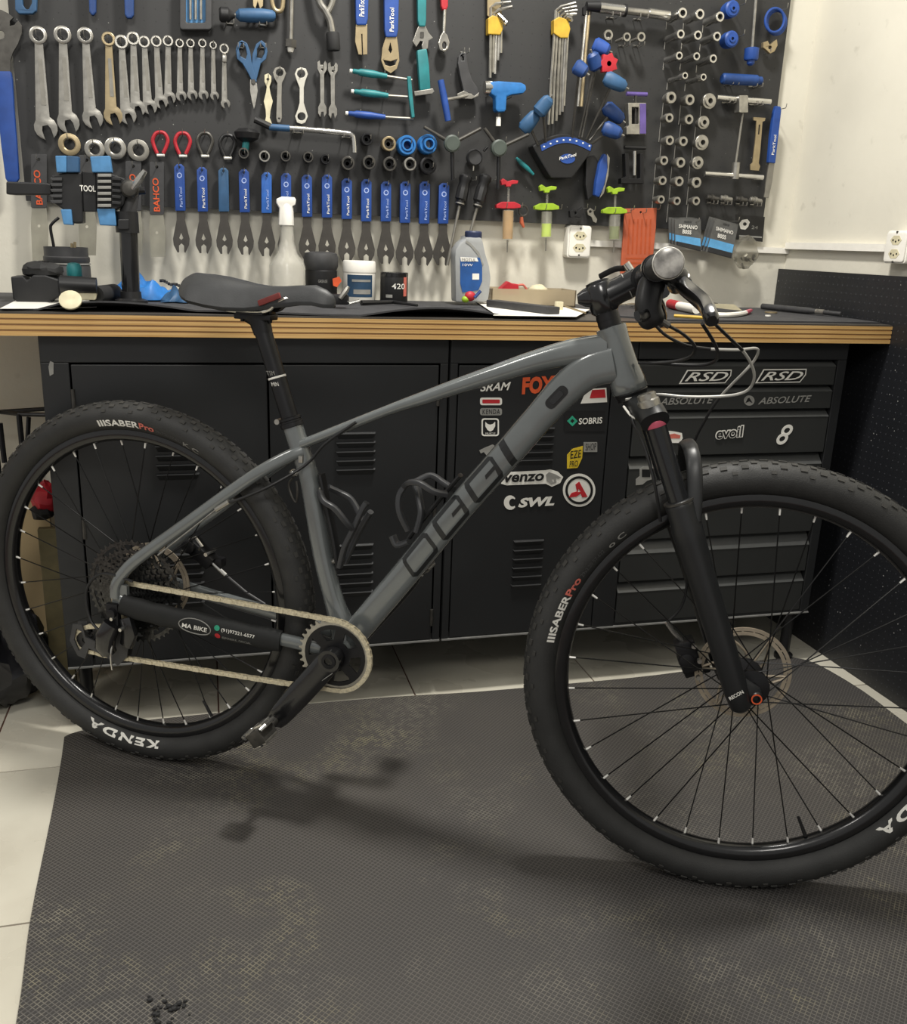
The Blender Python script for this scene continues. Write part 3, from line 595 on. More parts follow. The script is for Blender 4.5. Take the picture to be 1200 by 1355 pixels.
# ---------------------------------------------------------------- frame
b = MB(); lat = RT
ST = smoothp([B(x, 0, z) for x, z in ((.325, .728), (.345, .672), (.361, .624), (.385, .493), (.409, .404), (.424, .362), (.432, .325))], 4)
n = len(ST); b.sweep(ST, [(.0175 + .012 * max(0, i / (n - 1) - .7) / .3, .0172 + .007 * max(0, i / (n - 1) - .62) / .38) for i in range(n)], lat, 20, 2.4)
DTc = [(.440, .330), (.469, .369), (.554, .485), (.636, .600), (.725, .717), (.771, .778), (.808, .824), (.845, .858), (.885, .872)]
DTp = smoothp([B(x, 0, z) for x, z in DTc], 5); n = len(DTp)
def dts(t): return (.0215 + .004 * max(0, t - .6) / .4, .0245 + .007 * max(0, t - .62) / .38)
b.sweep(DTp, [dts(i / (n - 1)) for i in range(n)], lat, 28, 3.4)
TTc = [(.340, .690, .016, .0095), (.362, .698, .016, .009), (.506, .7645, .0165, .009), (.575, .793, .0175, .0115), (.640, .820, .018, .0135), (.708, .847, .019, .0155), (.763, .868, .020, .0175), (.82, .885, .021, .021), (.872, .893, .0215, .024)]
TT = smoothp([B(x, 0, z) for x, z, a, h in TTc], 5)
k = len(TT); sz = []
for i in range(k):
    u = i / (k - 1) * (len(TTc) - 1); j = min(int(u), len(TTc) - 2); w = u - j; sz.append((TTc[j][2] * (1 - w) + TTc[j + 1][2] * w, TTc[j][3] * (1 - w) + TTc[j + 1][3] * w))
b.sweep(TT, sz, lat, 24, 2.8)
b.lathe(SA, SS, [(.0215, .003), (.0235, .002), (.0235, -.008), (.0225, -.02), (.024, -.06), (.0275, -.085), (.0285, -.10), (.027, -.102)], 32)
b.cyl(B(.433, -.043, .318), B(.433, .043, .318), .0235, n=28)
for s in (1, -1):
    ssp = smoothp([B(x, o * s, z) for x, o, z in ((.350, .008, .680), (.326, .020, .669), (.28, .037, .640), (.219, .047, .594), (.129, .056, .524), (.068, .062, .477), (.020, .066, .436), (-.006, .068, .400), (-.010, .068, .372))], 4)
    b.sweep(ssp, [(.0085 if 3 < i < 26 else .010, .0115) for i in range(len(ssp))], lat, 14, 2.6)
    csp = smoothp([B(x, o * s, z) for x, o, z in ((.425, .028, .318), (.395, .036, .321), (.340, .044, .329), (.217, .054, .341), (.101, .061, .352), (.03, .066, .362), (.0, .068, .368))], 4)
    b.sweep(csp, [(.008, .0125) for i in csp], lat, 14, 2.6)
    b.box(B(0, .068 * s, .375), (.034, .008, .05), (FW, RT, UP))
frame = build(b, 'frame', 'frame', bike, smooth=50)
b = MB(); b.box(B(.06, 0, .0), (.001, .001, .001))
# seat collar
b = MB(); ca = (B(.325, 0, .728) - B(.345, 0, .672)).normalized(); b.lathe(B(.326, 0, .7235), ca, [(.0195, -.004), (.021, -.003), (.021, .004), (.019, .005), (.019, .008), (.0205, .009), (.0205, .013), (.0165, .0145)], 24); build(b, 'seat_collar', 'black_metal', frame)
b = MB(); b.cyl(B(.302, -.012, .728), B(.302, .012, .728), .005, n=12); build(b, 'collar_bolt', 'steel', frame)
# bottle bosses, plugs and cable port on the down tube
def dt_at(u, v, lift=.0006):
    i = u * (n_dt - 1); j = min(int(i), n_dt - 2); p = DTp[j].lerp(DTp[j + 1], i - j); t = (DTp[min(j + 1, n_dt - 1)] - DTp[max(j - 1, 0)]).normalized(); w = RT.cross(t).normalized()
    a, h = dts(u); f = max(0, 1 - abs(v / h) ** 3.4) ** (1 / 3.4); return p + w * v + RT * (a * f + lift)
n_dt = len(DTp)
dlen = [0]
for i in range(1, n_dt): dlen.append(dlen[-1] + (DTp[i] - DTp[i - 1]).length)
def dt_u(s):
    for i in range(1, n_dt):
        if dlen[i] >= s: return (i - 1 + (s - dlen[i - 1]) / (dlen[i] - dlen[i - 1])) / (n_dt - 1)
    return 1
def dt_decal(loops, name, mt, lift=.0007):
    """loops in metres along (s) and across (v) the down tube, wrapped on its near face"""
    dense = []
    for lp in loops:
        d = []
        for i in range(len(lp)):
            p, q = lp[i], lp[(i + 1) % len(lp)]; k = max(1, int(max(abs(q[0] - p[0]), abs(q[1] - p[1])) / .008))
            d += [(p[0] + (q[0] - p[0]) * j / k, p[1] + (q[1] - p[1]) * j / k) for j in range(k)]
        dense.append(d)
    bb = MB(); bb.flat(dense, (0, 0, 0), EX, EY, .0005)
    bb.v = [dt_at(dt_u(p.x), p.y, lift + p.z) for p in bb.v]
    return build(bb, name, mt, frame, smooth=0)
def sfind(px, py):
    best = None
    for i in range(240):
        s = dlen[-1] * i / 239; p = dt_at(dt_u(s), 0); d = p - CAM; zc_ = d.dot(CF); X = 600 + FPX * d.dot(CR) / zc_; Y = 677.5 - FPX * d.dot(CU) / zc_; e = (X - px) ** 2 + (Y - py) ** 2
        if best is None or e < best[0]: best = (e, s)
    return best[1]
s0, s1 = sfind(542, 752), sfind(668, 601); sp = (s1 - s0)
def par(u0, u1, v0, v1, sk=.012, ch=.006):
    return [(u0 + sk * 0 + ch, v0), (u1 - ch * .2 - sk, v0), (u1 - sk * .6, v0 + ch), (u1, v1 - ch), (u1 - ch, v1), (u0 + sk, v1), (u0 + sk * .7, v1 - ch), (u0, v0 + ch)]
lw = sp * .30; tk = .0085
for k in range(3):
    u0 = s0 - .010 + k * sp * .335; u1 = u0 + lw; o = par(u0, u1, -.0205, .0205)
    i_ = par(u0 + tk, u1 - tk, -.0205 + tk * .75, .0205 - tk * .75, .009, .003)
    if k == 0: dt_decal([o, i_], 'decal_letter', 'frame_dark')
    else:
        um = (u0 + u1) / 2; inner = [(u0 + tk + .002, -.0205 + tk * .75), (u1 - tk - .009, -.0205 + tk * .75), (u1 - tk - .004, -.003), (um + .004, -.003), (um + .008, .003), (u1 - tk - .001, .003), (u1 - tk + .001, .0205 - tk * .75), (u0 + tk + .010, .0205 - tk * .75)]
        dt_decal([o, inner], 'decal_letter', 'frame_dark')
u0 = s0 - .010 + sp * 1.005; dt_decal([[(u0, -.0205), (u0 + .014, -.0205), (u0 + .026, .0205), (u0 + .012, .0205)]], 'decal_letter', 'frame_dark')
sp0 = sfind(733, 523)
dt_decal([rrect(sp0 - .022, -.009, sp0 + .022, .009, .008)], 'cable_port', 'black'); dt_decal([rrect(sp0 - .013, -.005, sp0 + .013, .005, .004)], 'cable_port_cover', 'black_gloss', .0022)
# seat-tube bolts, tail hanger
for z in (.612, .478):
    x = .361 + (.624 - z) / (.624 - .493) * .024; b = MB(); b.cyl(B(x + .017, 0, z), B(x + .023, 0, z + .003), .0045, n=10); build(b, 'cage_bolt', 'steel', frame)
b = MB(); b.ball(B(.336, .012, .640), (.010, .010, .007)); build(b, 'cable_clip', 'chrome', frame)
b = MB(); b.tube(smoothp([B(.333, .012, .630), B(.325, .012, .618), B(.330, .012, .598), B(.338, .010, .585), B(.342, .012, .605), B(.340, .012, .625)], 4), .0022, 6); build(b, 'clip_strap', 'steel_dark', frame)
b = MB(); q = B(.352, .018, .667); b.box(q, (.008, .006, .012), (FW, RT, UP)); b.v = [p for p in b.v]; build(b, 'cable_guide', 'steel', frame, bevel=.001)
# neoprene chainstay sleeve with printed lettering
slp = smoothp([B(x, o, z) for x, o, z in ((.004, .069, .362), (.022, .068, .357), (.062, .065, .351), (.101, .061, .346), (.16, .058, .342), (.217, .054, .336), (.28, .05, .331), (.325, .046, .327))], 4)
b = MB(); b.sweep(slp, [(.0135, .0215 + .001 * math.sin(i * 1.3)) for i in range(len(slp))], lat, 18, 2.2); build(b, 'chainstay_sleeve', 'sleeve', bike)
def sl(x, z, lift=.0022):
    o = .061 + (.046 - .061) * (x - .101) / (.325 - .101); c = .346 + (.327 - .346) * (x - .101) / (.325 - .101)
    v = (z - c) / .0215; return B(x, o + .0135 * max(0, 1 - abs(v) ** 2.2) ** (1 / 2.2) + lift, z)
sleeve = [o for o in bike.children if o.name.startswith('chainstay_sleeve')][0]
def sltext(s, x0, z0, w, h, mt, bold=0, shear=0):
    sl_ = -.085
    text(s, B(x0, 0, z0), FW, UP, h, mt, sleeve, width=w, bold=bold, shear=shear, bend=lambda a, b_: sl(x0 + a, z0 + a * sl_ + b_))
sltext('MA BIKE', .134, .336, .052, .009, 'print_white', .02, .2); sltext('(91)97321-6577', .214, .336, .066, .0085, 'print_white', .01); sltext('@MABIKE_OFICIAL', .214, .322, .058, .006, 'print_grey')
b = MB(); b.tube([sl(.160 + .032 * math.cos(t), .339 + .0155 * math.sin(t) - .085 * .032 * math.cos(t), .0012) for t in [i * PI / 14 for i in range(28)]], .0011, 5, closed=True); build(b, 'emblem_ring', 'print_grey', sleeve)
for x, z, mt in ((.205, .343, 'print_green'), (.205, .327, 'print_red')):
    b = MB(); b.add([sl(x, z, .0016)] + [sl(x + .0055 * math.cos(i * PI / 6), z + .0055 * math.sin(i * PI / 6), .0016) for i in range(12)], [(0, 1 + i, 1 + (i + 1) % 12) for i in range(12)]); build(b, 'emblem', mt, sleeve, smooth=0)
# ---------------------------------------------------------------- seatpost and saddle
b = MB(); sp_a, sp_b = B(.318, 0, .745), B(.264, 0, .905); b.cyl(B(.327, 0, .72), sp_b, .0155, n=24)
b.sweep([B(.272, 0, .880), B(.266, 0, .900), B(.258, 0, .912)], [(.0155, .016), (.016, .018), (.019, .024)], lat, 16, 2.4); post = build(b, 'seatpost', 'black_metal', bike)
ax = (sp_b - sp_a).normalized(); q = sp_a + ax * .062
b = MB(); b.lathe(q, ax, [(.0158, 0), (.0161, .0005), (.0161, .003), (.0158, .0035)], 24); build(b, 'insertion_mark', 'print_white', post)
text('MIN', q - ax * .013 + RT * .0158 - FW * .006, FW * .96 + UP * .1, ax, .007, 'print_white', post, width=.014, th=.001); text('TSM', q + ax * .006 + RT * .0158 - FW * .009, FW * .96 + UP * .1, ax, .008, 'print_grey', post, width=.016, th=.001)
# saddle: lofted sections (x, half width, top z, skirt drop)
secs = [(.128, .022, .964, .008), (.133, .042, .972, .018), (.146, .060, .9775, .032), (.165, .069, .979, .040), (.195, .066, .9765, .043), (.225, .054, .972, .043), (.255, .039, .967, .038), (.285, .029, .964, .030), (.315, .024, .965, .026), (.345, .0215, .968, .024), (.372, .020, .967, .022), (.392, .017, .960, .018), (.403, .010, .952, .010), (.407, .003, .946, .002)]
b = MB(); vs = []; nn = 22
for x, hw, zt, dr in secs:
    for j in range(nn):
        t = PI * j / (nn - 1); u = math.cos(t); sx = hw * u * (1 + .0 * u); zz = zt - dr * (abs(u) ** 3.2) - .006 * abs(u)
        if abs(u) < .35: zz -= .004 * (1 - (u / .35) ** 2) * (1 if .15 < x < .37 else 0)
        vs.append(B(x, sx, zz))
    for j in range(nn):
        t = PI * (nn - 1 - j) / (nn - 1); u = math.cos(t); vs.append(B(x, hw * u * .9, zt - dr * (abs(u) ** 3.2) - .006 * abs(u) - .006 - .006 * (1 - abs(u))))
m_ = 2 * nn; fs = [(i * m_ + j, i * m_ + (j + 1) % m_, (i + 1) * m_ + (j + 1) % m_, (i + 1) * m_ + j) for i in range(len(secs) - 1) for j in range(m_)] + [tuple(range(m_ - 1, -1, -1)), tuple((len(secs) - 1) * m_ + j for j in range(m_))]
b.add(vs, fs); sad = build(b, 'saddle', 'saddle', bike, smooth=60)
b = MB(); b.sweep([B(.16, 0, .945), B(.25, 0, .942), B(.33, 0, .946), B(.385, 0, .946)], [(.045, .008), (.028, .008), (.015, .008), (.010, .006)], lat, 14, 2.2); build(b, 'saddle_shell', 'black', sad)
for s in (1, -1):
    b = MB(); b.tube(smoothp([B(.175, .028 * s, .940), B(.200, .024 * s, .922), B(.225, .022 * s, .917), B(.285, .022 * s, .919), B(.305, .021 * s, .930), B(.325, .018 * s, .942), B(.37, .008 * s, .947)], 5), .0035, 8); build(b, 'saddle_rail', 'chrome' if s > 0 else 'steel_dark', sad)
b = MB(); b.box(B(.300, .030, .940), (.045, .006, .010), (FW * .9 + UP * .35, RT, (UP - FW * .35).normalized())); build(b, 'saddle_badge', 'badge_red', sad, bevel=.002)
b = MB(); b.box(B(.258, 0, .919), (.052, .05, .014), (FW, RT, UP)); b.box(B(.258, 0, .908), (.07, .03, .010), (FW, RT, UP)); b.cyl(B(.232, 0, .898), B(.232, 0, .925), .004); b.cyl(B(.285, 0, .898), B(.285, 0, .925), .004); build(b, 'saddle_clamp', 'black_metal', post, bevel=.002)
# ---------------------------------------------------------------- drivetrain
BBx, BBz = .433, .318
ck = thing('crankset', B(BBx, .05, BBz), None, None, parent=bike)
RR = .0685
sprocket(B(BBx, 0, BBz), FW, UP, RT, RR + .003, 34, .048, .003, 'chainring', 'steel', ck, .0555, depth=.0065)
b = MB(); o = B(BBx, .0515, BBz)
lo = [circ(0, 0, .0585, 40)]
for k in range(6):
    a0 = 2 * PI * k / 6 + .18 + .3; a1 = a0 + 2 * PI / 6 - .36; lo.append(circ(0, 0, .051, 6, a0, a1) + circ(0, 0, .030, 6, a1 - .12, a0 + .12))
b.flat(lo, o, FW, UP, .004); build(b, 'chainring_spider', 'black_metal', ck, smooth=0)
def crank(s):
    o1, o2 = .068 * s, .083 * s; ex_, ez_ = .334, .190
    if s < 0: ex_, ez_ = 2 * BBx - ex_, 2 * BBz - ez_
    b = MB(); pts = [B(BBx, o1, BBz), B(BBx + (ex_ - BBx) * .12, o1, BBz + (ez_ - BBz) * .12), B(BBx + (ex_ - BBx) * .5, (o1 + o2) / 2, BBz + (ez_ - BBz) * .5), B(BBx + (ex_ - BBx) * .88, o2, BBz + (ez_ - BBz) * .88), B(ex_, o2, ez_), B(BBx + (ex_ - BBx) * 1.06, o2, BBz + (ez_ - BBz) * 1.06)]
    pts = smoothp(pts, 4); k = len(pts); b.sweep(pts, [(.0095, (.0235 - .0075 * max(0, (i / k - .45) / .55)) if i < k - 2 else .010) for i in range(k)], lat, 18, 3)
    b.cyl(B(BBx, o1 - .016 * s, BBz), B(BBx, o1 + .0095 * s, BBz), .0205, n=26); b.cyl(B(ex_, o2 - .008 * s, ez_), B(ex_, o2 + .009 * s, ez_), .0135, n=18)
    c = build(b, 'crank_arm', 'black_gloss', ck, smooth=50)
    b = MB(); b.lathe(B(BBx, o1 + .0095 * s, BBz), RT * s, [(.0135, 0), (.0135, .002), (.0075, .0026), (.0065, -.004)], 22); build(b, 'crank_bolt', 'black_metal', ck)
    if s > 0: b = MB(); b.tube([B(BBx + .008, o1 + .0098, BBz - .021), B(BBx - .025, o1 + .0105, BBz - .05), B(BBx - .045, o1 + .0105, BBz - .045)], .0007, 5); build(b, 'crank_graphic', 'print_grey', ck)
    # clipless pedal
    pc = B(ex_, (.083 + .060) * s, ez_)
    b = MB(); b.cyl(B(ex_, .085 * s, ez_), B(ex_, .166 * s, ez_), .0075, .0055, n=12); b.box(pc, (.030, .046, .028), (FW * .8 + UP * .6, RT, (UP * .8 - FW * .6))); pd = build(b, 'pedal', 'steel_dark', bike, bevel=.003)
    e1 = FW * .8 + UP * .6; e2 = UP * .8 - FW * .6
    for t in (-1, 1):
        b = MB(); b.tube([pc + e1 * (.018 * t) + RT * (.020) + e2 * (.010), pc + e1 * (.027 * t) + RT * .014 + e2 * .012, pc + e1 * (.027 * t) - RT * .014 + e2 * .012, pc + e1 * (.018 * t) - RT * .020 + e2 * .010], .004, 8); build(b, 'cleat_hook', 'chrome', pd)
        b = MB(); b.box(pc + e1 * (.013 * t) + e2 * (.016 * t), (.017, .032, .006), (e1, RT, e2)); build(b, 'binding_plate', 'chrome', pd, bevel=.0015)
        b = MB(); b.cyl(pc + e1 * (.010 * t) - RT * .020 - e2 * (.012 * t), pc + e1 * (.010 * t) + RT * .022 - e2 * (.012 * t), .005, n=10); build(b, 'spring', 'steel', pd)
crank(1); crank(-1)
# chain: closed loop round chainring, cassette and derailleur pulleys, one plate pair and roller per link
def arc(c, r, a0, a1, k): return [V((c[0] + r * math.cos(math.radians(a0 + (a1 - a0) * i / k)), c[1] + r * math.sin(math.radians(a0 + (a1 - a0) * i / k)), 0)) for i in range(k + 1)]
cogr = .028
path = arc((BBx, BBz), RR, 92, -98, 14) + [V((.337, .2455, 0)), V((.18, .2425, 0)), V((.013, .2405, 0)), V((-.05, .2385, 0))] + arc((-.098, .264), .023, -70, -250, 7)[0:] + [V((-.085, .296, 0))] + arc((-.026, .302), .022, 250, 330, 4)[0:0] + [V((-.05, .300, 0)), V((-.022, .297, 0)), V((-.008, .31, 0)), V((-.006, .330, 0))] + arc((0, .37), cogr, 235, 88, 8)
# outline order: chainring top -> front -> bottom -> lower run -> lower pulley -> upper pulley -> cog -> upper run
tot = [0]; loop = path + [path[0]]
for i in range(1, len(loop)): tot.append(tot[-1] + (loop[i] - loop[i - 1]).length)
nl = int(tot[-1] / .0127 / 2) * 2; pit = tot[-1] / nl
def along(s):
    for i in range(1, len(loop)):
        if tot[i] >= s - 1e-9: return loop[i - 1].lerp(loop[i], (s - tot[i - 1]) / max(1e-9, tot[i] - tot[i - 1]))
    return loop[-1]
cb = MB()
def lat_of(x): return .0495 if x > .2 else .0495 + (.055 - .0495) * (.2 - x) / .3
for i in range(nl):
    p, q = along(i * pit), along((i + 1) * pit % tot[-1]); o = lat_of(p.x); outer = i % 2
    d = (q - p).normalized(); nv = V((-d.y, d.x, 0)); c = (p + q) / 2
    for s in (-1, 1):
        w = (.0032 if outer else .0022) * s; L = []
        for t in range(10):
            a = 2 * PI * t / 10; ux = math.cos(a); e = math.copysign(pit / 2, ux) if abs(ux) > .1 else 0
            L.append((e + .0042 * ux, .0044 * math.sin(a) * (1 if abs(e) > 0 else .35)))
        o3 = B(c.x, o + w + .0004, c.y); cb.flat([L], o3, FW * d.x + UP * d.y, FW * nv.x + UP * nv.y, .0009)
    cb.cyl(B(p.x, o - .0040, p.y), B(p.x, o + .0040, p.y), .0030, n=8)
build(cb, 'chain', 'chain', bike, smooth=0, kind='stuff')
# rear derailleur
rd = thing('rear_derailleur', B(-.03, .06, .22), None, None, parent=bike)
b = MB(); b.box(B(-.012, .076, .335), (.026, .012, .055), (FW, RT, UP)); b.cyl(B(-.010, .066, .345), B(-.010, .090, .345), .010, n=16); build(b, 'hanger', 'black_metal', rd, bevel=.003)
b = MB(); b.sweep([B(-.008, .088, .325), B(-.02, .092, .300), B(-.025, .090, .275), B(-.02, .085, .262)], [(.010, .017), (.012, .020), (.012, .020), (.010, .016)], lat, 14, 3); build(b, 'knuckle', 'black_gloss', rd)
b = MB(); b.sweep([B(.012, .074, .335), B(.022, .077, .305), B(.012, .074, .280)], [(.007, .014), (.009, .016), (.008, .014)], lat, 12, 3); build(b, 'parallelogram', 'black_gloss', rd)
for o in (.047, .063):
    b = MB(); L = [(-.118, .298), (-.097, .300), (-.090, .275), (-.045, .262), (-.012, .300), (.010, .285), (.002, .248), (-.020, .226), (-.045, .240), (-.085, .252), (-.095, .228), (-.112, .232), (-.128, .262)]
    H = [(-.110, .290), (-.118, .265), (-.108, .243), (-.100, .252), (-.092, .262), (-.098, .285)]; b.flat([L, H], B(0, o, 0), FW, UP, .003); build(b, 'cage_plate', 'grey_dark', rd)
for (x, z), tn in (((-.098, .264), 14), ((-.018, .272), 12)):
    sprocket(B(x, 0, z), FW, UP, RT, .0235, tn, .055, .003, 'pulley', 'black', rd, .006, depth=.006)
b = MB(); b.lathe(B(-.022, .093, .283), RT, [(.012, 0), (.012, .004), (.007, .006), (.004, .003)], 16); build(b, 'pivot_bolt', 'chrome', rd)
for x, z in ((-.005, .337), (.013, .318)): b = MB(); b.cyl(B(x, .075, z), B(x, .094, z), .0035, n=10); build(b, 'limit_screw', 'chrome', rd)
b = MB(); b.tube(smoothp([B(-.005, .094, .290), B(-.006, .100, .262), B(-.006, .098, .235)], 4), .0018, 6); build(b, 'cable_end', 'chrome', rd)
b = MB(); b.tube(smoothp([B(.03, .07, .41), B(-.03, .078, .42), B(-.062, .085, .385), B(-.055, .09, .33), B(-.03, .092, .305)], 6), .0028, 8); build(b, 'shift_housing', 'black', rd)
# rear brake caliper and its silver hose fitting
b = MB(); b.box(B(.105, -.05, .44), (.06, .028, .028), (FW * .8 - UP * .6, RT, UP * .8 + FW * .6)); b.cyl(B(.085, -.07, .455), B(.085, -.03, .455), .014); b.box(B(.135, -.055, .425), (.03, .02, .018), (FW, RT, UP)); cal = build(b, 'rear_brake_caliper', 'black_metal', bike, bevel=.003)
b = MB(); b.tube([B(.128, -.048, .425), B(.150, -.048, .408), B(.158, -.048, .402)], .0042, 8); build(b, 'hose_fitting', 'chrome', cal)
b = MB(); b.tube([B(.158, -.048, .402), B(.20, -.05, .372), B(.24, -.052, .352)], .0026, 8); build(b, 'brake_hose', 'grey_dark', cal)
b = MB(); b.tube([B(.085, -.04, .468), B(.104, -.03, .478), B(.118, -.03, .462), B(.108, -.035, .452)], .003, 6); build(b, 'adapter_bracket', 'steel', cal)
for x, z in ((.075, .445), (.128, .447)): b = MB(); b.cyl(B(x, -.06, z), B(x, -.025, z), .004, n=10); build(b, 'bolt', 'chrome', cal)
b = MB(); b.tube(smoothp([B(.455, .018, .742), B(.40, .022, .700), B(.365, .026, .660), B(.31, .050, .622), B(.255, .060, .594), B(.225, .060, .582)], 5), .0026, 8); build(b, 'cable_housing', 'black', bike)
b = MB(); b.tube([B(.232, .060, .586), B(.205, .060, .568)], .0048, 8); b.tube([B(.205, .060, .568), B(.085, .067, .468)], .0016, 6); build(b, 'inner_cable', 'steel', bike)
# ---------------------------------------------------------------- bottle cages
def cage(pts_back, arms, name='bottle_cage'):
    t = thing(name, pts_back[0], None, None, parent=bike)
    b = MB(); b.sweep(smoothp(pts_back, 4), [(.011, .004)] * (4 * (len(pts_back) - 1) + 1), lat, 10, 3); build(b, 'backplate', 'black', t)
    for p, r in arms:
        b = MB(); pp = smoothp(p, 5); b.sweep(pp, [(r, .0052)] * len(pp), lat, 10, 3); build(b, 'arm', 'cage', t)
cage([B(.383, 0, .640), B(.395, 0, .585), B(.410, 0, .52), B(.418, 0, .470)],
     [([B(.388, .018, .612), B(.404, .034, .600), B(.425, .036, .590), B(.445, .030, .565), B(.452, .02, .553)], .006), ([B(.388, -.018, .612), B(.404, -.034, .600), B(.425, -.036, .590), B(.445, -.030, .565), B(.452, -.02, .553)], .006),
      ([B(.425, .012, .475), B(.436, .016, .515), B(.452, .016, .550), B(.466, .012, .585), B(.474, .010, .600)], .008), ([B(.425, -.012, .475), B(.440, -.016, .515), B(.456, -.014, .548), B(.474, -.010, .578)], .008)])
cage([B(.640, 0, .665), B(.600, 0, .612), B(.560, 0, .556), B(.548, 0, .535)],
     [([B(.622, .020, .634), B(.604, .034, .640), B(.580, .036, .652), B(.560, .030, .650), B(.547, .018, .640)], .007), ([B(.547, .018, .640), B(.538, .022, .622), B(.541, .026, .594), B(.556, .022, .562)], .005), ([B(.622, -.020, .634), B(.600, -.034, .640), B(.575, -.036, .650), B(.553, -.02, .640)], .007),
      ([B(.553, -.02, .640), B(.566, .0, .622), B(.576, .012, .595), B(.570, .016, .560)], .009), ([B(.523, .008, .545), B(.534, .010, .530), B(.556, .012, .540)], .010)])
# ---------------------------------------------------------------- fork
fk = thing('fork', S(.03, 0, -.63), None, None, parent=bike)
b = MB(); b.lathe(SA, SS, [(.026, -.101), (.027, -.104), (.024, -.111), (.024, -.114)], 28); build(b, 'lower_headset_cup', 'black_metal', fk)
b = MB(); cp = [S(.018, -.082, -.150), S(.016, -.065, -.138), S(.008, -.03, -.126), S(.004, 0, -.124), S(.008, .03, -.126), S(.016, .065, -.138), S(.018, .082, -.150)]
b.sweep(smoothp(cp, 4), [(.022, .017)] * 25, SN, 18, 2.6); build(b, 'crown', 'fork', fk)
for s in (1, -1):
    b = MB(); b.cyl(S(.018, .065 * s, -.125), S(.018, .065 * s, -.33), .0160, n=26); build(b, 'stanchion', 'stanchion', fk)
    b = MB(); b.lathe(S(.018, .065 * s, 0), SS, [(.0185, -.278), (.0215, -.280), (.0225, -.288), (.0222, -.31), (.0245, -.325), (.0235, -.345), (.0215, -.40), (.0205, -.52), (.0195, -.60), (.0165, -.628), (.010, -.634)], 28)
    b.sweep([S(.018, .065 * s, -.585), S(.032, .063 * s, -.605), S(.0437, .060 * s, -.6185), S(.050, .060 * s, -.622)], [(.010, .016), (.010, .017), (.010, .016), (.008, .010)], SR, 14, 2.6)
    lg = build(b, 'lower_leg', 'fork', fk, smooth=60)
    b = MB(); b.lathe(S(.018, .065 * s, -.279), SS, [(.0175, 0), (.0235, 0), (.0235, -.003), (.0175, -.003)], 28, closed=True); build(b, 'wiper_ring', 'steel_dark', fk)
    b = MB(); b.lathe(S(.018, .065 * s, -.630), -SS, [(.006, 0), (.006, .006), (.003, .007)], 12); build(b, 'foot_nut', 'pink' if s > 0 else 'black', fk)
b = MB(); ar = [S(.030, .073, -.315), S(.046, .066, -.270), S(.056, .056, -.235), S(.060, .035, -.214), S(.060, 0, -.208), S(.060, -.035, -.214), S(.056, -.056, -.235), S(.046, -.066, -.270), S(.030, -.073, -.315)]
b.sweep(smoothp(ar, 4), [(.012, .0055)] * 33, SN, 16, 2.4); build(b, 'arch', 'fork', fk)
b = MB(); b.lathe(S(.018, .065, -.122), SS, [(.017, -.006), (.017, .004), (.0145, .006), (.0145, .013), (.012, .015)], 20); build(b, 'damper_dial', 'steel', fk)
b = MB(); b.lathe(S(.018, .065, -.160), SS, [(.0168, 0), (.0172, .001), (.0172, .009), (.0168, .010)], 24); build(b, 'travel_ring', 'pink', fk)
b = MB(); b.tube(smoothp([S(-.018, .035, -.118), S(-.010, .05, -.137), S(.006, .06, -.141), S(.018, .05, -.13)], 5), .0018, 6); build(b, 'dial_cable', 'print_white', fk)
b = MB(); b.lathe(S(.0437, .0, -.6185), SR, [(.011, .058), (.011, .070), (.009, .073), (.005, .0735), (.0045, .068)], 18); build(b, 'thru_axle', 'black_metal', fk)
b = MB(); b.lathe(S(.0437, .0, -.6185), SR, [(.0085, .0735), (.0085, .0742), (.0065, .0742), (.0065, .0735)], 18, closed=True); build(b, 'axle_ring', 'print_orange', fk)
q = S(.004, .0852, -.603); text('RECON', q, SN * .97 + SS * .25, SS * .97 - SN * .25, .006, 'print_white', fk, width=.024, bold=.02, th=.002)
# front caliper on the far leg with hose
b = MB(); b.box(S(-.035, -.052, -.565), (.034, .036, .055), (SN, SR, SS)); b.box(S(-.028, -.060, -.595), (.045, .03, .02), (SN, SR, SS)); b.cyl(S(-.04, -.07, -.57), S(-.04, -.03, -.57), .014); fc = build(b, 'front_brake_caliper', 'black_metal', bike, bevel=.004)
b = MB(); b.tube(smoothp([S(-.036, -.05, -.540), S(-.046, -.05, -.520), S(-.052, -.05, -.500)], 4), .0042, 8); build(b, 'hose_fitting', 'chrome', fc)
for q in ((-.022, -.545), (-.03, -.60), (-.02, -.572)): b = MB(); b.cyl(S(q[0], -.03, q[1]), S(q[0], -.022, q[1]), .004, n=10); build(b, 'bolt', 'steel', fc)
# ---------------------------------------------------------------- cockpit
b = MB(); b.cyl(S(0, 0, .002), S(0, 0, .030), .0175, n=24); b.cyl(S(0, 0, .006), S(0, 0, .0135), .0182, n=24); b.cyl(S(0, 0, .0145), S(0, 0, .022), .0182, n=24); build(b, 'headset_spacers', 'black_metal', bike)
b = MB(); b.lathe(S(0, 0, 0), SS, [(.0185, .026), (.0225, .030), (.0225, .068), (.0195, .072)], 24); b.sweep([S(.004, 0, .049), S(.03, 0, .052), S(.055, 0, .056)], [(.021, .0215), (.0195, .0200), (.021, .0205)], SR, 20, 2.6)
b.sweep([S(-.008, 0, .055), S(-.026, 0, .058), S(-.036, 0, .060)], [(.016, .0185), (.014, .0135), (.011, .007)], SR, 16, 3); b.cyl(S(.068, -.024, .057), S(.068, .024, .057), .0205, n=24); stem = build(b, 'stem', 'black_gloss', bike, smooth=45)
b = MB(); b.lathe(S(0, 0, .072), SS, [(.0185, 0), (.0185, .003), (.012, .0045), (.004, .002)], 22); build(b, 'stem_cap', 'black_gloss', stem)
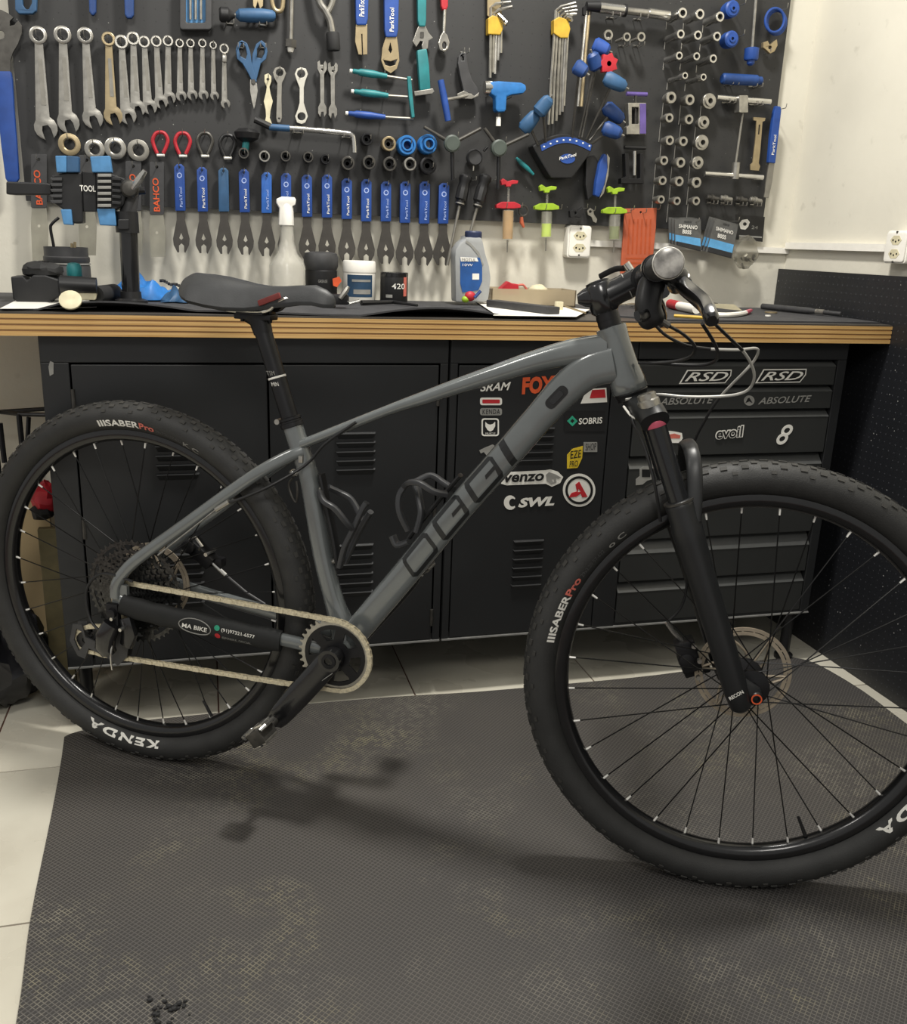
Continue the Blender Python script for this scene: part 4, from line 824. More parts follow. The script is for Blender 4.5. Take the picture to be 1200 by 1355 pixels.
b = MB(); b.sweep([S(.040, 0, .0535), S(.0415, 0, .0537)], [(.0200, .0206), (.0200, .0206)], SR, 20, 2.6); build(b, 'stem_band', 'print_grey', stem)
b = MB(); b.box(S(.086, 0, .057), (.006, .044, .034), (SN, SR, SS)); build(b, 'face_plate', 'black_gloss', stem, bevel=.002)
for o in (-.017, .017):
    for h in (-.012, .012): b = MB(); b.cyl(S(.086, o, .057 + h), S(.092, o, .057 + h), .0032, n=10); build(b, 'face_bolt', 'steel_dark', stem)
def bar(o): u = abs(o) / .37; return (.068 - .002 * u ** 2, .057 + .006 * min(1, max(0, (u - .1) / .3)) - .009 * u)
hb = MB(); hp = [S(bar(o)[0], o, bar(o)[1]) for o in [x * .0185 for x in range(-20, 21)]]
hb.tube(hp, [.0112 if abs(i - 20) > 4 else .0155 for i in range(41)], 16); hbar = build(hb, 'handlebar', 'black_metal', bike)
M['grip_end'] = mat('clear_wrapped_grip_end', 'b4b1ab', .2, .1, .3, 60, col2='6a6865')
for s in (1, -1):
    b = MB(); pp = [S(bar(o)[0], o * s, bar(o)[1]) for o in (.235, .245, .28, .33, .365, .374)]; b.tube(pp, [.0165, .0158, .0155, .0158, .0165, .0165], 20); build(b, 'grip', 'black_matte', hbar)
    b = MB(); e = S(bar(.374)[0], .374 * s, bar(.374)[1]); b.lathe(e, SR * s, [(.0168, -.006), (.0178, -.003), (.0178, .002), (.0165, .0045), (.012, .0058), (.004, .0062), (.0005, .006)], 26); build(b, 'bar_end_cap', 'grip_end', hbar); b = MB(); b.lathe(e, SR * s, [(.0176, -.001), (.0184, 0), (.0176, .003)], 26, closed=True); build(b, 'cap_rim', 'print_white', hbar)
    b = MB(); b.lathe(S(bar(.23)[0], .230 * s, bar(.23)[1]), SR * s, [(.012, 0), (.0175, .001), (.0175, .010), (.012, .011)], 18); build(b, 'grip_clamp', 'black_metal', hbar)
    # brake lever: clamp, master cylinder body, blade
    q = (.068, .063); lv = thing('brake_lever', S(.09, .2 * s, .05), None, None, parent=bike)
    b = MB(); b.cyl(S(.068, .185 * s, .060), S(.068, .203 * s, .060), .0175, n=18); b.sweep(smoothp([S(.078, .194 * s, .055), S(.092, .190 * s, .040), S(.098, .165 * s, .033), S(.100, .13 * s, .031)], 4), [(.014, .016)] * 13, SS, 14, 2.6); build(b, 'clamp_body', 'black_gloss', lv)
    b = MB(); b.sweep(smoothp([S(.094, .185 * s, .035), S(.098, .205 * s, .022), S(.103, .235 * s, .008), S(.106, .275 * s, -.006), S(.104, .305 * s, -.018), S(.102, .322 * s, -.026)], 4), [(.0095, .0125)] * 17 + [(.0095, .011), (.009, .010), (.008, .009), (.006, .007)], SN, 12, 2.6); build(b, 'lever_blade', 'black_gloss', lv)
    b = MB(); b.cyl(S(.088, .192 * s, .040), S(.108, .192 * s, .034), .0042, n=10); b.cyl(S(.098, .225 * s, .013), S(.110, .225 * s, .013), .003, n=10); build(b, 'pivot_bolt', 'steel', lv)
# trigger shifter under the right bar and dropper-style remote clamp
sh = thing('shifter', S(.06, .17, .0), None, None, parent=bike)
b = MB(); b.cyl(S(.068, .160, .059), S(.068, .175, .059), .016, n=18); b.sweep(smoothp([S(.066, .170, .048), S(.054, .180, .030), S(.046, .185, .010), S(.048, .182, -.012)], 4), [(.019, .014), (.019, .015)] + [(.019, .018)] * 9 + [(.017, .016), (.013, .012)], SR, 16, 2.8); build(b, 'shifter_body', 'black', sh)
b = MB(); b.sweep(smoothp([S(.050, .19, .008), S(.034, .215, .004), S(.026, .235, .008)], 4), [(.007, .004)] * 9, SS, 10, 2.5); build(b, 'thumb_paddle', 'black_gloss', sh)
b = MB(); b.tube([S(.060, .170, -.010), S(.068, .170, -.020)], .0045, 8); build(b, 'barrel_adjuster', 'steel_dark', sh)
b = MB(); b.sweep(smoothp([S(.055, -.12, .085), S(.040, -.14, .090), S(.015, -.17, .088)], 4), [(.005, .0028)] * 9, SS, 10, 2.5); b.cyl(S(.066, -.10, .062), S(.066, -.085, .062), .017, n=16); build(b, 'lockout_remote', 'black', bike)
b = MB(); b.cyl(S(.064, -.115, .072), S(.058, -.115, .092), .007, n=12); build(b, 'remote_bolt', 'chrome', bike)
# cables
M['cable_grey'] = mat('silver_grey_hose', 'a9a8a2', .4, .1, .05)
def cable(pts, mt, r=.0025, name='cable'):
    b = MB(); b.tube(smoothp(pts, 7), r, 8); return build(b, name, mt, bike)
def onS(px, py, o):  # point where the view ray meets the steering-frame plane at lateral offset o
    d = ray(px, py); t = (SA + SR * o - CAM).dot(SR) / d.dot(SR); return CAM + d * t
def run(spec): return [onS(px, py, o) for px, py, o in spec]
cable([S(.068, .170, -.020)] + run([(905, 443, .13), (919, 458, .10), (916, 470, .08), (900, 477, .06), (875, 480, .04), (845, 480, .02)]), 'black')
cable(run([(862, 424, .13), (880, 443, .12), (908, 457, .10), (940, 462, .09)]), 'black', .0023)
cable(run([(940, 462, .09), (975, 463, .08), (999, 461, .055), (1003, 466, .045), (998, 477, .03), (985, 492, .02), (968, 509, .0), (952, 526, -.02)]), 'cable_grey', .0021)
cable(run([(952, 526, -.02), (935, 552, -.03), (915, 600, -.05), (914, 690, -.055), (906, 790, -.055)]) + [S(-.052, -.05, -.500)], 'black', .0023)
cable(run([(929, 428, .20), (944, 452, .16), (950, 468, .12), (946, 478, .09), (930, 483, .07), (900, 483, .05), (870, 481, .035), (846, 480, .025)]), 'black')
cable(run([(940, 423, .20), (965, 447, .15), (982, 463, .12)]), 'black', .0025)
cable(run([(982, 463, .12), (992, 478, .10), (998, 497, .08), (992, 514, .06), (975, 522, .05), (945, 525, .04), (905, 525, .03), (866, 522, .02)]) + [S(-.012, .03, -.11)], 'cable_grey', .0022)
cable([S(-.01, .045, -.13)] + run([(838, 560, .05), (852, 590, .055), (866, 640, .06), (874, 690, .045)]) , 'black', .0025)
# ================================================================== tools on the board
M['print_lilac'] = mat('pale_blue_print', '9fb0dc', .6); M['cone_steel'] = mat('cone_spanner_steel', '4a4743', .45, .4, .12)
M['steel_pale'] = mat('pale_satin_steel', 'c4c1b6', .45, .4, .05)
PXM = 1 / 505.0          # metres per photo pixel on the board plane
ORD = ['first', 'second', 'third', 'fourth', 'fifth', 'sixth', 'seventh', 'eighth', 'ninth', 'tenth', 'eleventh', 'twelfth', 'thirteenth', 'fourteenth', 'fifteenth', 'sixteenth']
def fl(name, loops, d, th, mt, parent=None, bevel=0, smooth=0, **kw):
    """plate cut to an outline, front face d in front of the board"""
    o = W(*loops[0][0], d); L = []
    for lp in loops:
        r = []
        for p in lp: q = W(p[0], p[1], d) - o; r.append((q.x, q.z))
        L.append(r)
    b = MB(); b.flat(L, o, EX, EZ, th); return build(b, name, mt, parent, smooth=smooth, bevel=bevel, **kw)
def rod(name, pts, r, mt, parent=None, n=10, sm=0, **kw):
    P = [W(*p) for p in pts]; P = smoothp(P, sm) if sm else P
    b = MB(); b.tube(P, r, n); return build(b, name, mt, parent, **kw)
HOOKS = []
def hook(px, py, out=.032, wide=0, r=.0011):
    p = W(px, py, 0); b = MB()
    if wide:
        for s in (-wide, wide): b.tube([p + EX * s, p + EX * s - EY * out, p + EX * s - EY * out + EZ * .008], r, 5)
        b.tube([p - EX * wide - EY * .002 + EZ * .004, p + EX * wide - EY * .002 + EZ * .004], r * 1.3, 5)
    else: b.tube([p, p - EY * (out - .003), p - EY * out + EZ * .003, p - EY * (out + .001) + EZ * .011], r, 5)
    build(b, 'hook', 'steel', board, smooth=60)
def T_(name, px, py, label, cat, group=None, d=.02): return thing(name, W(px, py, d), label, cat, group)
# ---- combination spanners -------------------------------------------------
def spanner_shape(L, rr, hr, w0, w1, jaw=.62, tilt=15):
    """outline along -v from ring centre (0,0) to head centre (0,-L)"""
    P = []
    a0 = math.asin(min(.95, w0 / rr)) ; n = 16
    for i in range(n + 1):
        a = -PI / 2 + a0 + (2 * PI - 2 * a0) * i / n; P.append((rr * math.cos(a), rr * math.sin(a)))
    ring = P                                   # from right bottom counter-clockwise to left bottom
    H = []; t = math.radians(tilt); j = jaw * hr
    def rot(x, y): return (x * math.cos(t) - y * math.sin(t), -L + x * math.sin(t) + y * math.cos(t))
    h1 = math.asin(min(.9, w1 / hr))
    left = [rot(hr * math.cos(a), hr * math.sin(a)) for a in [math.radians(x) for x in (128, 155, 180, 205, 230, 244)]]
    right = [rot(hr * math.cos(a), hr * math.sin(a)) for a in [math.radians(x) for x in (-64, -50, -25, 0, 25, 52)]]
    slot = [rot(-j * .62, -hr * .98), rot(-j * .62, -hr * .15), rot(-j * .38, hr * .18), rot(j * .38, hr * .18), rot(j * .62, -hr * .15), rot(j * .62, -hr * .98)]
    return [ring + left + slot + right, circ(0, 0, rr * .62, 12)]
def spanner(i, ring, head, rpx, hpx, wpx, mt, label, group, ratchet=False):
    a, c = W(*ring, .024), W(*head, .018); L = (a - c).length; ey = (a - c).normalized(); ex = ey.cross(V((0, -1, 0))).normalized() * -1
    ex = V((0, -1, 0)).cross(ey).normalized(); ex = ex if ex.x > 0 else -ex
    t = thing('combination_spanner', c, label, 'spanner', group)
    sh = spanner_shape(L, rpx * PXM, hpx * PXM, wpx * PXM * .45, wpx * PXM * .55)
    b = MB(); b.flat(sh, a, ex, ey, .006); build(b, 'body', mt, t, bevel=.0008)
    b = MB(); b.lathe(a + EY * .0025, -EY, [(rpx * PXM * .66, 0), (rpx * PXM * 1.02, 0), (rpx * PXM * 1.02, .0045), (rpx * PXM * .92, .0055), (rpx * PXM * .68, .0055)], 18, closed=True); build(b, 'ring', mt, t)
    b = MB(); k = .30; b.flat([[(-wpx * PXM * .22, -L * .25), (wpx * PXM * .22, -L * .25), (wpx * PXM * .26, -L * .75), (-wpx * PXM * .26, -L * .75)]], a - EY * .0009, ex, ey, .0009); build(b, 'shaft_panel', 'steel_dim', t)
    if ratchet:
        b = MB(); b.box(a - ey * .021 - EY * .001, (.010, .014, .010), (ex, ey, -EY)); build(b, 'flex_joint', 'steel', t, bevel=.002)
    hook(ring[0] + .5, ring[1] + 4)
M['steel_dim'] = mat('brushed_steel_panel', '908d85', .45, .7, .1)
SP = [((50.4, 46.5), (60.7, 169), 9, 12.5, 9.5), ((82.7, 46), (90.4, 161.5), 9, 12, 9.5), ((112.7, 47), (122.7, 156), 8.3, 11.3, 8.5), ((143.4, 51.7), (149.9, 152.5), 7.2, 10.5, 8), ((160.5, 55.6), (169, 152.5), 7.3, 9.5, 7.5), ((176, 51), (181.7, 142.6), 7, 9, 7), ((190.7, 55.6), (197.7, 140.8), 6.3, 8.4, 6.5), ((206.7, 54.8), (213, 134.4), 6, 7.5, 6.3), ((222.2, 54.3), (224.3, 129), 5.8, 7, 6.2), ((237.7, 57.4), (239.8, 126.6), 4.8, 6, 5.2), ((252, 57.4), (254.5, 125.3), 4.8, 6, 5), ((267.7, 57.4), (269.3, 125.3), 4.7, 5.7, 5), ((282, 60), (284, 126.6), 4.2, 5, 4.6), ((296.6, 64.6), (298.4, 137), 5.4, 5.4, 4.8)]
for i, (r, h, a, c, w) in enumerate(SP):
    lb = ('longest silver combination spanner, leftmost of the row' if i == 0 else 'brassy worn combination spanner, fourth from the left in the row' if i == 3 else 'small flex-head combination spanner at the right end of the row' if i == 13 else 'silver combination spanner, %s from the left in the row' % ORD[i])
    spanner(i, r, h, a, c, w, 'steel_warm' if i == 3 else 'steel', lb, 'combination spanners on the board', i == 13)
# ---- chain-whip style long blue wrench at the board edge --------------------
t = T_('pedal_wrench', 15, 240, 'long dark steel wrench with a blue handle at the left edge of the board', 'wrench')
fl('head', [[(-12, 10), (2, 13), (10, 17), (18, 23), (13, 28), (13, 34), (19, 33), (24, 27), (29, 34), (29, 44), (24, 58), (17, 70), (14, 80), (14, 96), (-14, 96), (-16, 60)], cpx(0, 46, 6, 6, 12)], .022, .006, 'steel_dark', t, bevel=.0008)
fl('handle', [[(-14, 94), (14, 94), (16, 105), (18, 140), (22, 190), (25, 236), (22, 241), (10, 241), (7, 236), (1, 190), (-4, 140), (-10, 108)]], .027, .016, 'blue', t, bevel=.003, smooth=40)
# ---- top edge items -------------------------------------------------------------
t = T_('plier', 34, 18, 'blue-grey tool handle ends at the top left above the long spanners', 'pliers'); fl('handle', [[(19, -30), (27, -30), (30, 6), (34, 12), (38, 12), (42, 4), (43, -30), (50, -30), (48, 14), (43, 18), (25, 18), (20, 13)]], .03, .014, 'blue_teal', t, bevel=.002)
t = T_('cable_cutter', 147, 24, 'blue-handled cutter hanging at the top above the brassy spanner', 'cutter')
for xs in ((118, 127, 20), (165, 177, 24)): fl('handle', [[(xs[0] - 2, -40), (xs[1], -40), (xs[1], xs[2] - 4), (xs[1] - 3, xs[2]), (xs[0] + 3, xs[2]), (xs[0], xs[2] - 5)]], .03, .014, 'blue_dark', t, bevel=.003)
fl('jaw', [[(118, -40), (176, -40), (160, -60), (150, -80), (140, -60)]], .026, .008, 'steel_dark', t)
t = T_('bit_case', 259, 38, 'grey and blue plastic case hanging at the top beside the small spanners', 'case')
fl('shell', [rrect(238, -30, 280, 39, 4), rrect(246, -24, 272, 30, 3)], .03, .022, 'grey_dark', t, bevel=.002); fl('insert', [rrect(246, -24, 272, 30, 3)], .02, .01, 'blue_light', t)
for x in (252, 259, 266): rod('bit', [(x, -20, .025), (x, 26, .025)], .003, 'steel', t)
t = T_('driver', 325, 28, 'short blue-grey screwdriver lying on hooks with a black knob end', 'screwdriver')
b = MB(); a, c = W(290, 19, .03), W(304, 20, .03); b.lathe(a, c - a, [(.012, 0), (.016, .004), (.016, .02), (.010, .026), (.006, .034)], 16); build(b, 'knob', 'black', t)
b = MB(); a, c = W(312, 20, .03), W(358, 21, .03); b.lathe(a, c - a, [(.006, 0), (.013, .008), (.0145, .03), (.0145, .06), (.012, .082), (.007, .088)], 18); build(b, 'handle', 'blue_teal', t)
rod('shaft', [(303, 20, .03), (313, 20, .03)], .004, 'steel', t)
hook(304, 34, .035, .008); hook(347, 36, .035, .008)
t = T_('steel_clamp', 342, 12, 'pale steel jaw of a small clamp cut off by the top edge', 'clamp'); fl('jaw', [[(334, -20), (349, -20), (348, 8), (344, 12), (341, 2), (338, 12), (335, 8)]], .025, .01, 'steel_warm', t, bevel=.001)
t = T_('steel_hook', 366, 16, 'pale curved steel hook tool beside the clamp at the top', 'hook'); rod('hook_rod', [(358, -25, .025), (359, -5, .025), (362, 10, .025), (368, 15, .025), (374, 9, .025), (375, -25, .025)], .005, 'steel_warm', t, sm=4)
t = T_('axle_rod', 385, 68, 'long thin steel rod with a nut near its lower tip', 'rod')
rod('shaft', [(387, -40, .025), (384.5, 68, .025)], .0052, 'steel', t); a = W(385, 53, .025); c = W(384.7, 63, .025); b = MB(); b.tube([a, c], .014, 6); build(b, 'nut', 'steel_dark', t, smooth=0); b = MB(); b.tube([c, W(384.4, 69, .025)], [.0085, .006], 10); build(b, 'tip', 'white', t)
t = T_('bent_puller', 440, 62, 'forked steel tube puller with a black rubber tip', 'puller')
rod('tube', [(415, -40, .03), (422, 0, .03), (430, 14, .03), (437, 28, .03), (440, 45, .03)], .0085, 'steel', t, sm=4); rod('tube', [(446, -40, .03), (441, 0, .03), (434, 16, .03)], .007, 'steel_dim', t, sm=4)
b = MB(); b.lathe(W(440, 43, .03), W(441.5, 63, .03) - W(440, 43, .03), [(.014, 0), (.0155, .004), (.0155, .034), (.014, .038)], 18); build(b, 'rubber_tip', 'black_matte', t)
t = T_('fork_wrench', 478, 72, 'blue-handled wrench with a split pale steel fork below it', 'wrench')
fl('handle', [[(470, -40), (489, -40), (487, 25), (485, 33), (472, 33), (471, 25)]], .03, .014, 'blue', t, bevel=.003); fl('fork', [[(471, 32), (486, 32), (486, 52), (486, 72), (480.5, 72.5), (479.5, 45), (478, 45), (479, 72.5), (474.5, 72), (470, 55)]], .026, .007, 'steel_warm', t, bevel=.0006)
text('ParkTool', W(482, 22, .0305), W(482, 0, .03) - W(482, 22, .03), V((-1, 0, 0)), .012, 'print_white', t, width=.038, bold=.01); TEXTS[-1] = TEXTS[-1][:2] + (EZ,) + TEXTS[-1][3:]
t = T_('freewheel_wrench', 517, 96, 'blue-handled wrench with a rounded pale head and two holes', 'wrench')
fl('handle', [[(508, -40), (529, -40), (527, 40), (525, 49), (511, 49), (509, 40)]], .03, .014, 'blue', t, bevel=.003)
fl('head', [[(511, 48), (525, 48), (527, 62), (528.5, 80), (525, 91), (517, 97), (509, 92), (504.5, 80), (506, 64)], [(516.5, 56), (519, 66), (517, 71), (514, 66)], [(507, 79), (517, 81), (526, 78), (523, 86), (516, 88), (510, 86)]], .026, .007, 'steel_warm', t, bevel=.0006)
text('ParkTool', W(521, 42, .0305), EZ, V((-1, 0, 0)), .010, 'print_white', t, width=.05, bold=.01)
t = T_('adjustable_wrench', 559, 67, 'teal-handled adjustable wrench hanging jaw down', 'wrench')
fl('handle', [[(552, -40), (565, -40), (564, 28), (563, 35), (555, 35), (553, 28)]], .03, .014, 'teal', t, bevel=.003); fl('jaw', [[(554, 34), (563, 34), (567, 43), (573, 50), (567, 54), (566, 64), (560, 68), (558, 60), (560, 55), (556, 54), (551, 62), (546, 55), (550, 44)]], .026, .009, 'steel', t, bevel=.0008); fl('knurl', [rrect(556, 42, 561, 50, 1)], .028, .004, 'steel_dark', t)
t = T_('green_scraper', 561, 125, 'green-handled upright tool on a flat steel foot', 'scraper'); fl('handle', [[(552, 66), (565, 64), (568, 85), (570, 118), (556, 120), (554, 95)]], .034, .018, 'teal', t, bevel=.004, smooth=40); fl('foot', [[(548, 121), (573, 117), (575, 121), (572, 124), (549, 127)]], .034, .018, 'steel', t, bevel=.001)
t = T_('ratchet', 587, 68, 'slim steel ratchet with a red handle hanging head down', 'ratchet'); fl('handle', [[(582, -40), (594, -40), (593, 8), (591, 13), (586, 13), (584, 8)]], .03, .014, 'red', t, bevel=.003); rod('shaft', [(588.5, 10, .025), (587, 48, .025)], [.0045, .004], 'steel', t)
fl('head', [[(587, 41), (592, 46), (595, 56), (593, 65), (588, 69), (582, 66), (580, 57), (583, 47)], cpx(588, 60, 3, 5, 10)], .03, .012, 'steel', t, bevel=.002)
# ---- scissors, dog-bones and small spanners ------------------------------------
t = T_('scissors', 336, 143, 'blue-grey workshop scissors hanging points down', 'scissors')
fl('handle_loop', [[(320, 53), (327, 57), (331, 68), (333, 82), (340, 108), (335, 110), (328, 96), (321, 84), (314, 78), (312, 66), (315, 56)], [(320, 57), (325, 62), (327, 72), (325, 78), (318, 74), (316, 65)]], .026, .008, 'blue_teal', t, bevel=.0015)
fl('handle_loop', [[(346, 53), (352, 58), (354, 68), (352, 78), (345, 84), (341, 100), (338, 110), (332, 108), (333, 90), (334, 72), (339, 58)], [(345, 57), (350, 63), (350, 71), (346, 77), (340, 76), (340, 65)]], .024, .008, 'blue_teal', t, bevel=.0015)
fl('blade', [[(331, 105), (339, 105), (341, 120), (338, 138), (336, 144), (333, 132), (331, 120)]], .022, .003, 'steel', t); b = MB(); q = W(335, 108, .027); b.cyl(q, q - EY * .003, .005, n=12); build(b, 'pivot', 'steel_dark', t); hook(318, 66, .04, .006); hook(347, 66, .04, .006)
t = T_('spoke_wrench', 354, 166, 'tan waisted bone-shaped wrench, small and narrow', 'wrench'); fl('body', [[(350, 99), (355, 97), (359, 101), (359, 108), (356.5, 115), (358, 124), (361, 134), (358, 146), (357, 156), (360, 164), (353, 167), (350, 164), (352, 154), (351.5, 145), (349, 134), (352, 122), (353, 115), (350, 108)], cpx(354.5, 105, 2, 2, 10)], .02, .005, 'cream', t, bevel=.0006); hook(354, 108)
t = T_('ring_wrench', 369, 162, 'grey-green flat ring wrench tapering to a narrow lower end', 'wrench'); fl('body', [[(370, 88), (376, 91), (378.5, 97), (376, 104), (373, 110), (372.5, 130), (373, 156), (371, 162), (367, 162), (365.5, 156), (366.5, 130), (367, 110), (363, 103), (361, 96), (364, 90)], cpx(370, 96, 5, 5, 14), cpx(369.3, 157, 1.5, 1.5, 8)], .02, .005, 'steel_dim', t, bevel=.0006); hook(369, 97)
t = T_('dogbone_wrench', 399, 163, 'pale double-ended ring wrench shaped like a bone', 'wrench'); fl('body', [[(398, 89), (405, 91), (407.5, 98), (404, 107), (402, 116), (402, 136), (405, 146), (407.5, 154), (404, 162), (399, 164), (393, 162), (390.5, 154), (394, 145), (396.5, 136), (396.5, 116), (393, 107), (390, 98), (393, 91)], cpx(398.5, 97.5, 5.5, 5.5, 14), cpx(399, 154, 5.5, 5.5, 14)], .022, .006, 'steel_pale', t, bevel=.0006); hook(397.5, 99)
for k, (x0, y0) in enumerate(((426, 80), (440, 82))):
    t = T_('open_spanner', x0, y0 + 75, ('left' if k == 0 else 'right') + ' one of the two short double open-ended spanners', 'spanner', 'double open-ended spanners')
    fl('body', [[(x0 - 6, y0 + 2), (x0 - 3, y0), (x0 - 2, y0 + 6), (x0 + 2, y0 + 6), (x0 + 4, y0), (x0 + 7, y0 + 4), (x0 + 6.5, y0 + 12), (x0 + 3, y0 + 18), (x0 + 3, y0 + 56), (x0 + 6, y0 + 62), (x0 + 6, y0 + 70), (x0 + 3, y0 + 75), (x0 + 2, y0 + 68), (x0 - 1, y0 + 68), (x0 - 2, y0 + 75), (x0 - 5, y0 + 70), (x0 - 5, y0 + 62), (x0 - 2, y0 + 56), (x0 - 2.5, y0 + 18), (x0 - 6, y0 + 11)], cpx(x0 + .5, y0 + 12, 1.5, 1.5, 8)], .02, .005, 'steel', t, bevel=.0006); hook(x0, y0 + 14)
# ---- teal nut drivers ------------------------------------------------------------
for k, (a, c, e, mt) in enumerate((((466, 94), (512, 101), (545, 106), 'teal'), ((468, 121), (513.5, 126.6), (545, 128.7), 'teal'), ((460.5, 150), (509.6, 155), (547, 157), 'blue'))):
    t = T_('nut_driver', c[0], c[1], ('upper teal nut driver lying across hooks', 'middle teal nut driver lying across hooks', 'lowest, bluer nut driver lying across hooks')[k] + ' beside the green scraper', 'nut driver', 'nut drivers lying on hooks')
    p, q = W(*a, .03), W(*c, .03); b = MB(); L = (q - p).length; b.lathe(p, q - p, [(.003, 0), (.0055, .004), (.0055, .014), (.008, .02), (.0085, L * .6), (.0065, L * .8), (.0055, L)], 14); build(b, 'handle', mt, t)
    rod('shaft', [(*c, .03), (*e, .03)], .0032, 'steel_dim', t)
    b = MB(); b.lathe(p - (q - p).normalized() * .006, q - p, [(.004, 0), (.0045, .006)], 10); build(b, 'end_cap', 'white', t)
    hook(a[0] + 14, a[1] + 3); hook(c[0] - 6, c[1] + 2)
t = T_('slim_driver', 545, 155, 'thin upright teal driver crossing the ends of the nut drivers', 'screwdriver'); fl('handle', [[(539, 101), (544, 101), (546, 125), (549, 155), (545, 156), (541, 128)]], .04, .01, 'teal', t, bevel=.002)
# ---- L handle and clutch knob -----------------------------------------------------
t = T_('bar_handle', 410, 180, 'long chrome L-shaped bar with a blue-grey sleeve resting on two hooks', 'bar')
rod('bar', [(356, 168, .035), (400, 171, .035), (455, 176, .035), (464, 178, .035), (468, 184, .035), (469, 202, .035)], .0062, 'chrome', t, n=12, sm=4); rod('sleeve', [(356, 168, .035), (383, 170, .035)], .0075, 'blue_teal', t, n=12); rod('joint', [(337, 158, .03), (348, 163, .032), (358, 168, .035)], .008, 'black', t)
hook(393, 178, .04, .011); hook(458, 184, .04, .011)
t = T_('knob_tool', 330, 202, 'small black mushroom knob tool with a teal stem', 'knob'); b = MB(); b.lathe(W(327, 188, .03), EZ, [(.012, 0), (.026, .008), (.030, .020), (.020, .028), (.004, .031)], 18); build(b, 'knob', 'black', t); rod('stem', [(324, 200, .03), (326, 186, .03)], .008, 'teal', t)
# ---- T handle, lever tool, blue torque driver ---------------------------------------
t = T_('hex_t_driver', 588, 161, 'short bright blue T handle with a steel shaft pointing right', 'handle'); rod('grip', [(583, 106, .05), (588, 132, .05), (593, 160, .05)], [.0075, .0085, .0075], 'blue', t, n=14); rod('shaft', [(590, 132, .045), (612, 128, .03), (632, 123, .02)], .004, 'steel', t)
t = T_('lever_tool', 620, 128, 'dark grey curved lever tool with a polished lower foot', 'tool'); fl('lever', [[(607, 75), (611, 69), (617, 70), (618, 78), (620, 92), (625, 106), (632, 116), (634, 126), (628, 129), (622, 124), (614, 122), (609, 100), (606, 84)], [(611, 74), (614, 75), (614, 80), (611, 80)]], .028, .014, 'grey_dark', t, bevel=.002); fl('foot', [[(605, 124), (614, 120), (622, 124), (628, 127), (634, 122), (633, 127), (624, 131), (606, 130)]], .03, .012, 'steel', t, bevel=.001); hook(612, 72, .04, .006)
t = T_('torque_driver', 668, 168, 'bright blue pistol-shaped torque driver with a silver cap', 'driver')
fl('body', [[(649, 108), (660, 107), (690, 109), (696, 112), (697, 119), (693, 123), (678, 125), (671, 128), (670, 145), (668, 148), (659, 148), (656, 145), (656, 128), (650, 124)]], .055, .03, 'cyan', t, bevel=.005, smooth=50)
b = MB(); a, c = W(641, 116, .04), W(650, 116, .04); b.cyl(a, c, .0155, n=18); build(b, 'cap', 'chrome', t); rod('bit', [(660, 146, .04), (659.5, 168, .04)], [.006, .0048], 'steel_dark', t); rod('bit_tip', [(659.6, 155, .04), (659.3, 167, .04)], .0062, 'white', t); hook(643, 128, .05); hook(669, 132, .05)
# ---- hex key sets ------------------------------------------------------------------
def hexset(cx, top, holder, keys, label, mt2='steel'):
    t = T_('hex_key_set', cx, 100, label, 'hex keys')
    fl('holder', [holder], .034, .022, 'yellow', t, bevel=.002)
    for (x0, y0), (x1, y1), lx in keys: rod('hex_key', [(lx[0], lx[1], .045), (x0 + (lx[0] - x0) * .25, y0 - 1, .036), (x0, y0 + 4, .027), (x1, y1, .024)], .0036, mt2, t, n=6)
    hook(cx, top, .05)
hexset(656, 14, [(646, 24), (652, 20), (665, 24), (666, 38), (662, 46), (646, 45)], [((649.5, 6), (648.5, 103), (676, 3)), ((653.5, 14), (652.5, 96), (678, 9)), ((657.5, 20), (655, 98), (668, 27)), ((661, 24), (659, 80), (671, 30)), ((663, 28), (662.5, 70), (670, 33))], 'left yellow-holder hex key set with stubby ends at the top')
fl('holder_card', [[(645, -30), (660, -30), (664, 20), (650, 24), (645, 20)]], .026, .006, 'steel_warm', [o for o in COL.objects if o.name.startswith('hex_key_set')][0])
hexset(744, 18, [(733, 26), (740, 22), (752, 26), (755, 38), (752, 50), (742, 50), (733, 44)], [((735.5, 10), (725.5, 165), (762, 4)), ((738.5, 13), (730.5, 164), (763, 9)), ((742, 17), (736, 160), (764, 14)), ((745.5, 20), (740.5, 152), (763, 19)), ((749, 24), (744, 148), (757, 24)), ((752, 26), (746, 140), (757, 27))], 'right yellow-holder hex key set with long fanned steel legs')
t = T_('steel_rods', 769, 141, 'pair of long bare steel rods hanging beside the fanned hex keys', 'rods'); rod('rod', [(776, 14, .03), (764.5, 141, .03)], .0042, 'steel', t); rod('rod', [(779.5, 14, .03), (769, 141, .03)], .0042, 'steel_warm', t); fl('clip', [rrect(772, 8, 783, 20, 2)], .034, .01, 'black', t)
t = T_('torque_wrench', 838, 24, 'slim silver torque wrench lying level on hooks at the top', 'torque wrench')
a, c = W(776, 8, .035), W(793, 9, .035); b = MB(); b.tube([a, c], [.010, .013], 14); build(b, 'head', 'black', t)
for p, q, r, mt in (((793, 10), (826, 14), .0125, 'chrome'), ((826, 14), (858, 17.5), .0085, 'steel'), ((858, 17), (885, 21), .0115, 'chrome')): rod('barrel', [(*p, .035), (*q, .035)], r, mt, t, n=16)
rod('collar', [(825, 13.8, .035), (828, 14.2, .035)], .0145, 'black', t, n=16); hook(806, 26, .045, .010); hook(842, 28, .045, .010)
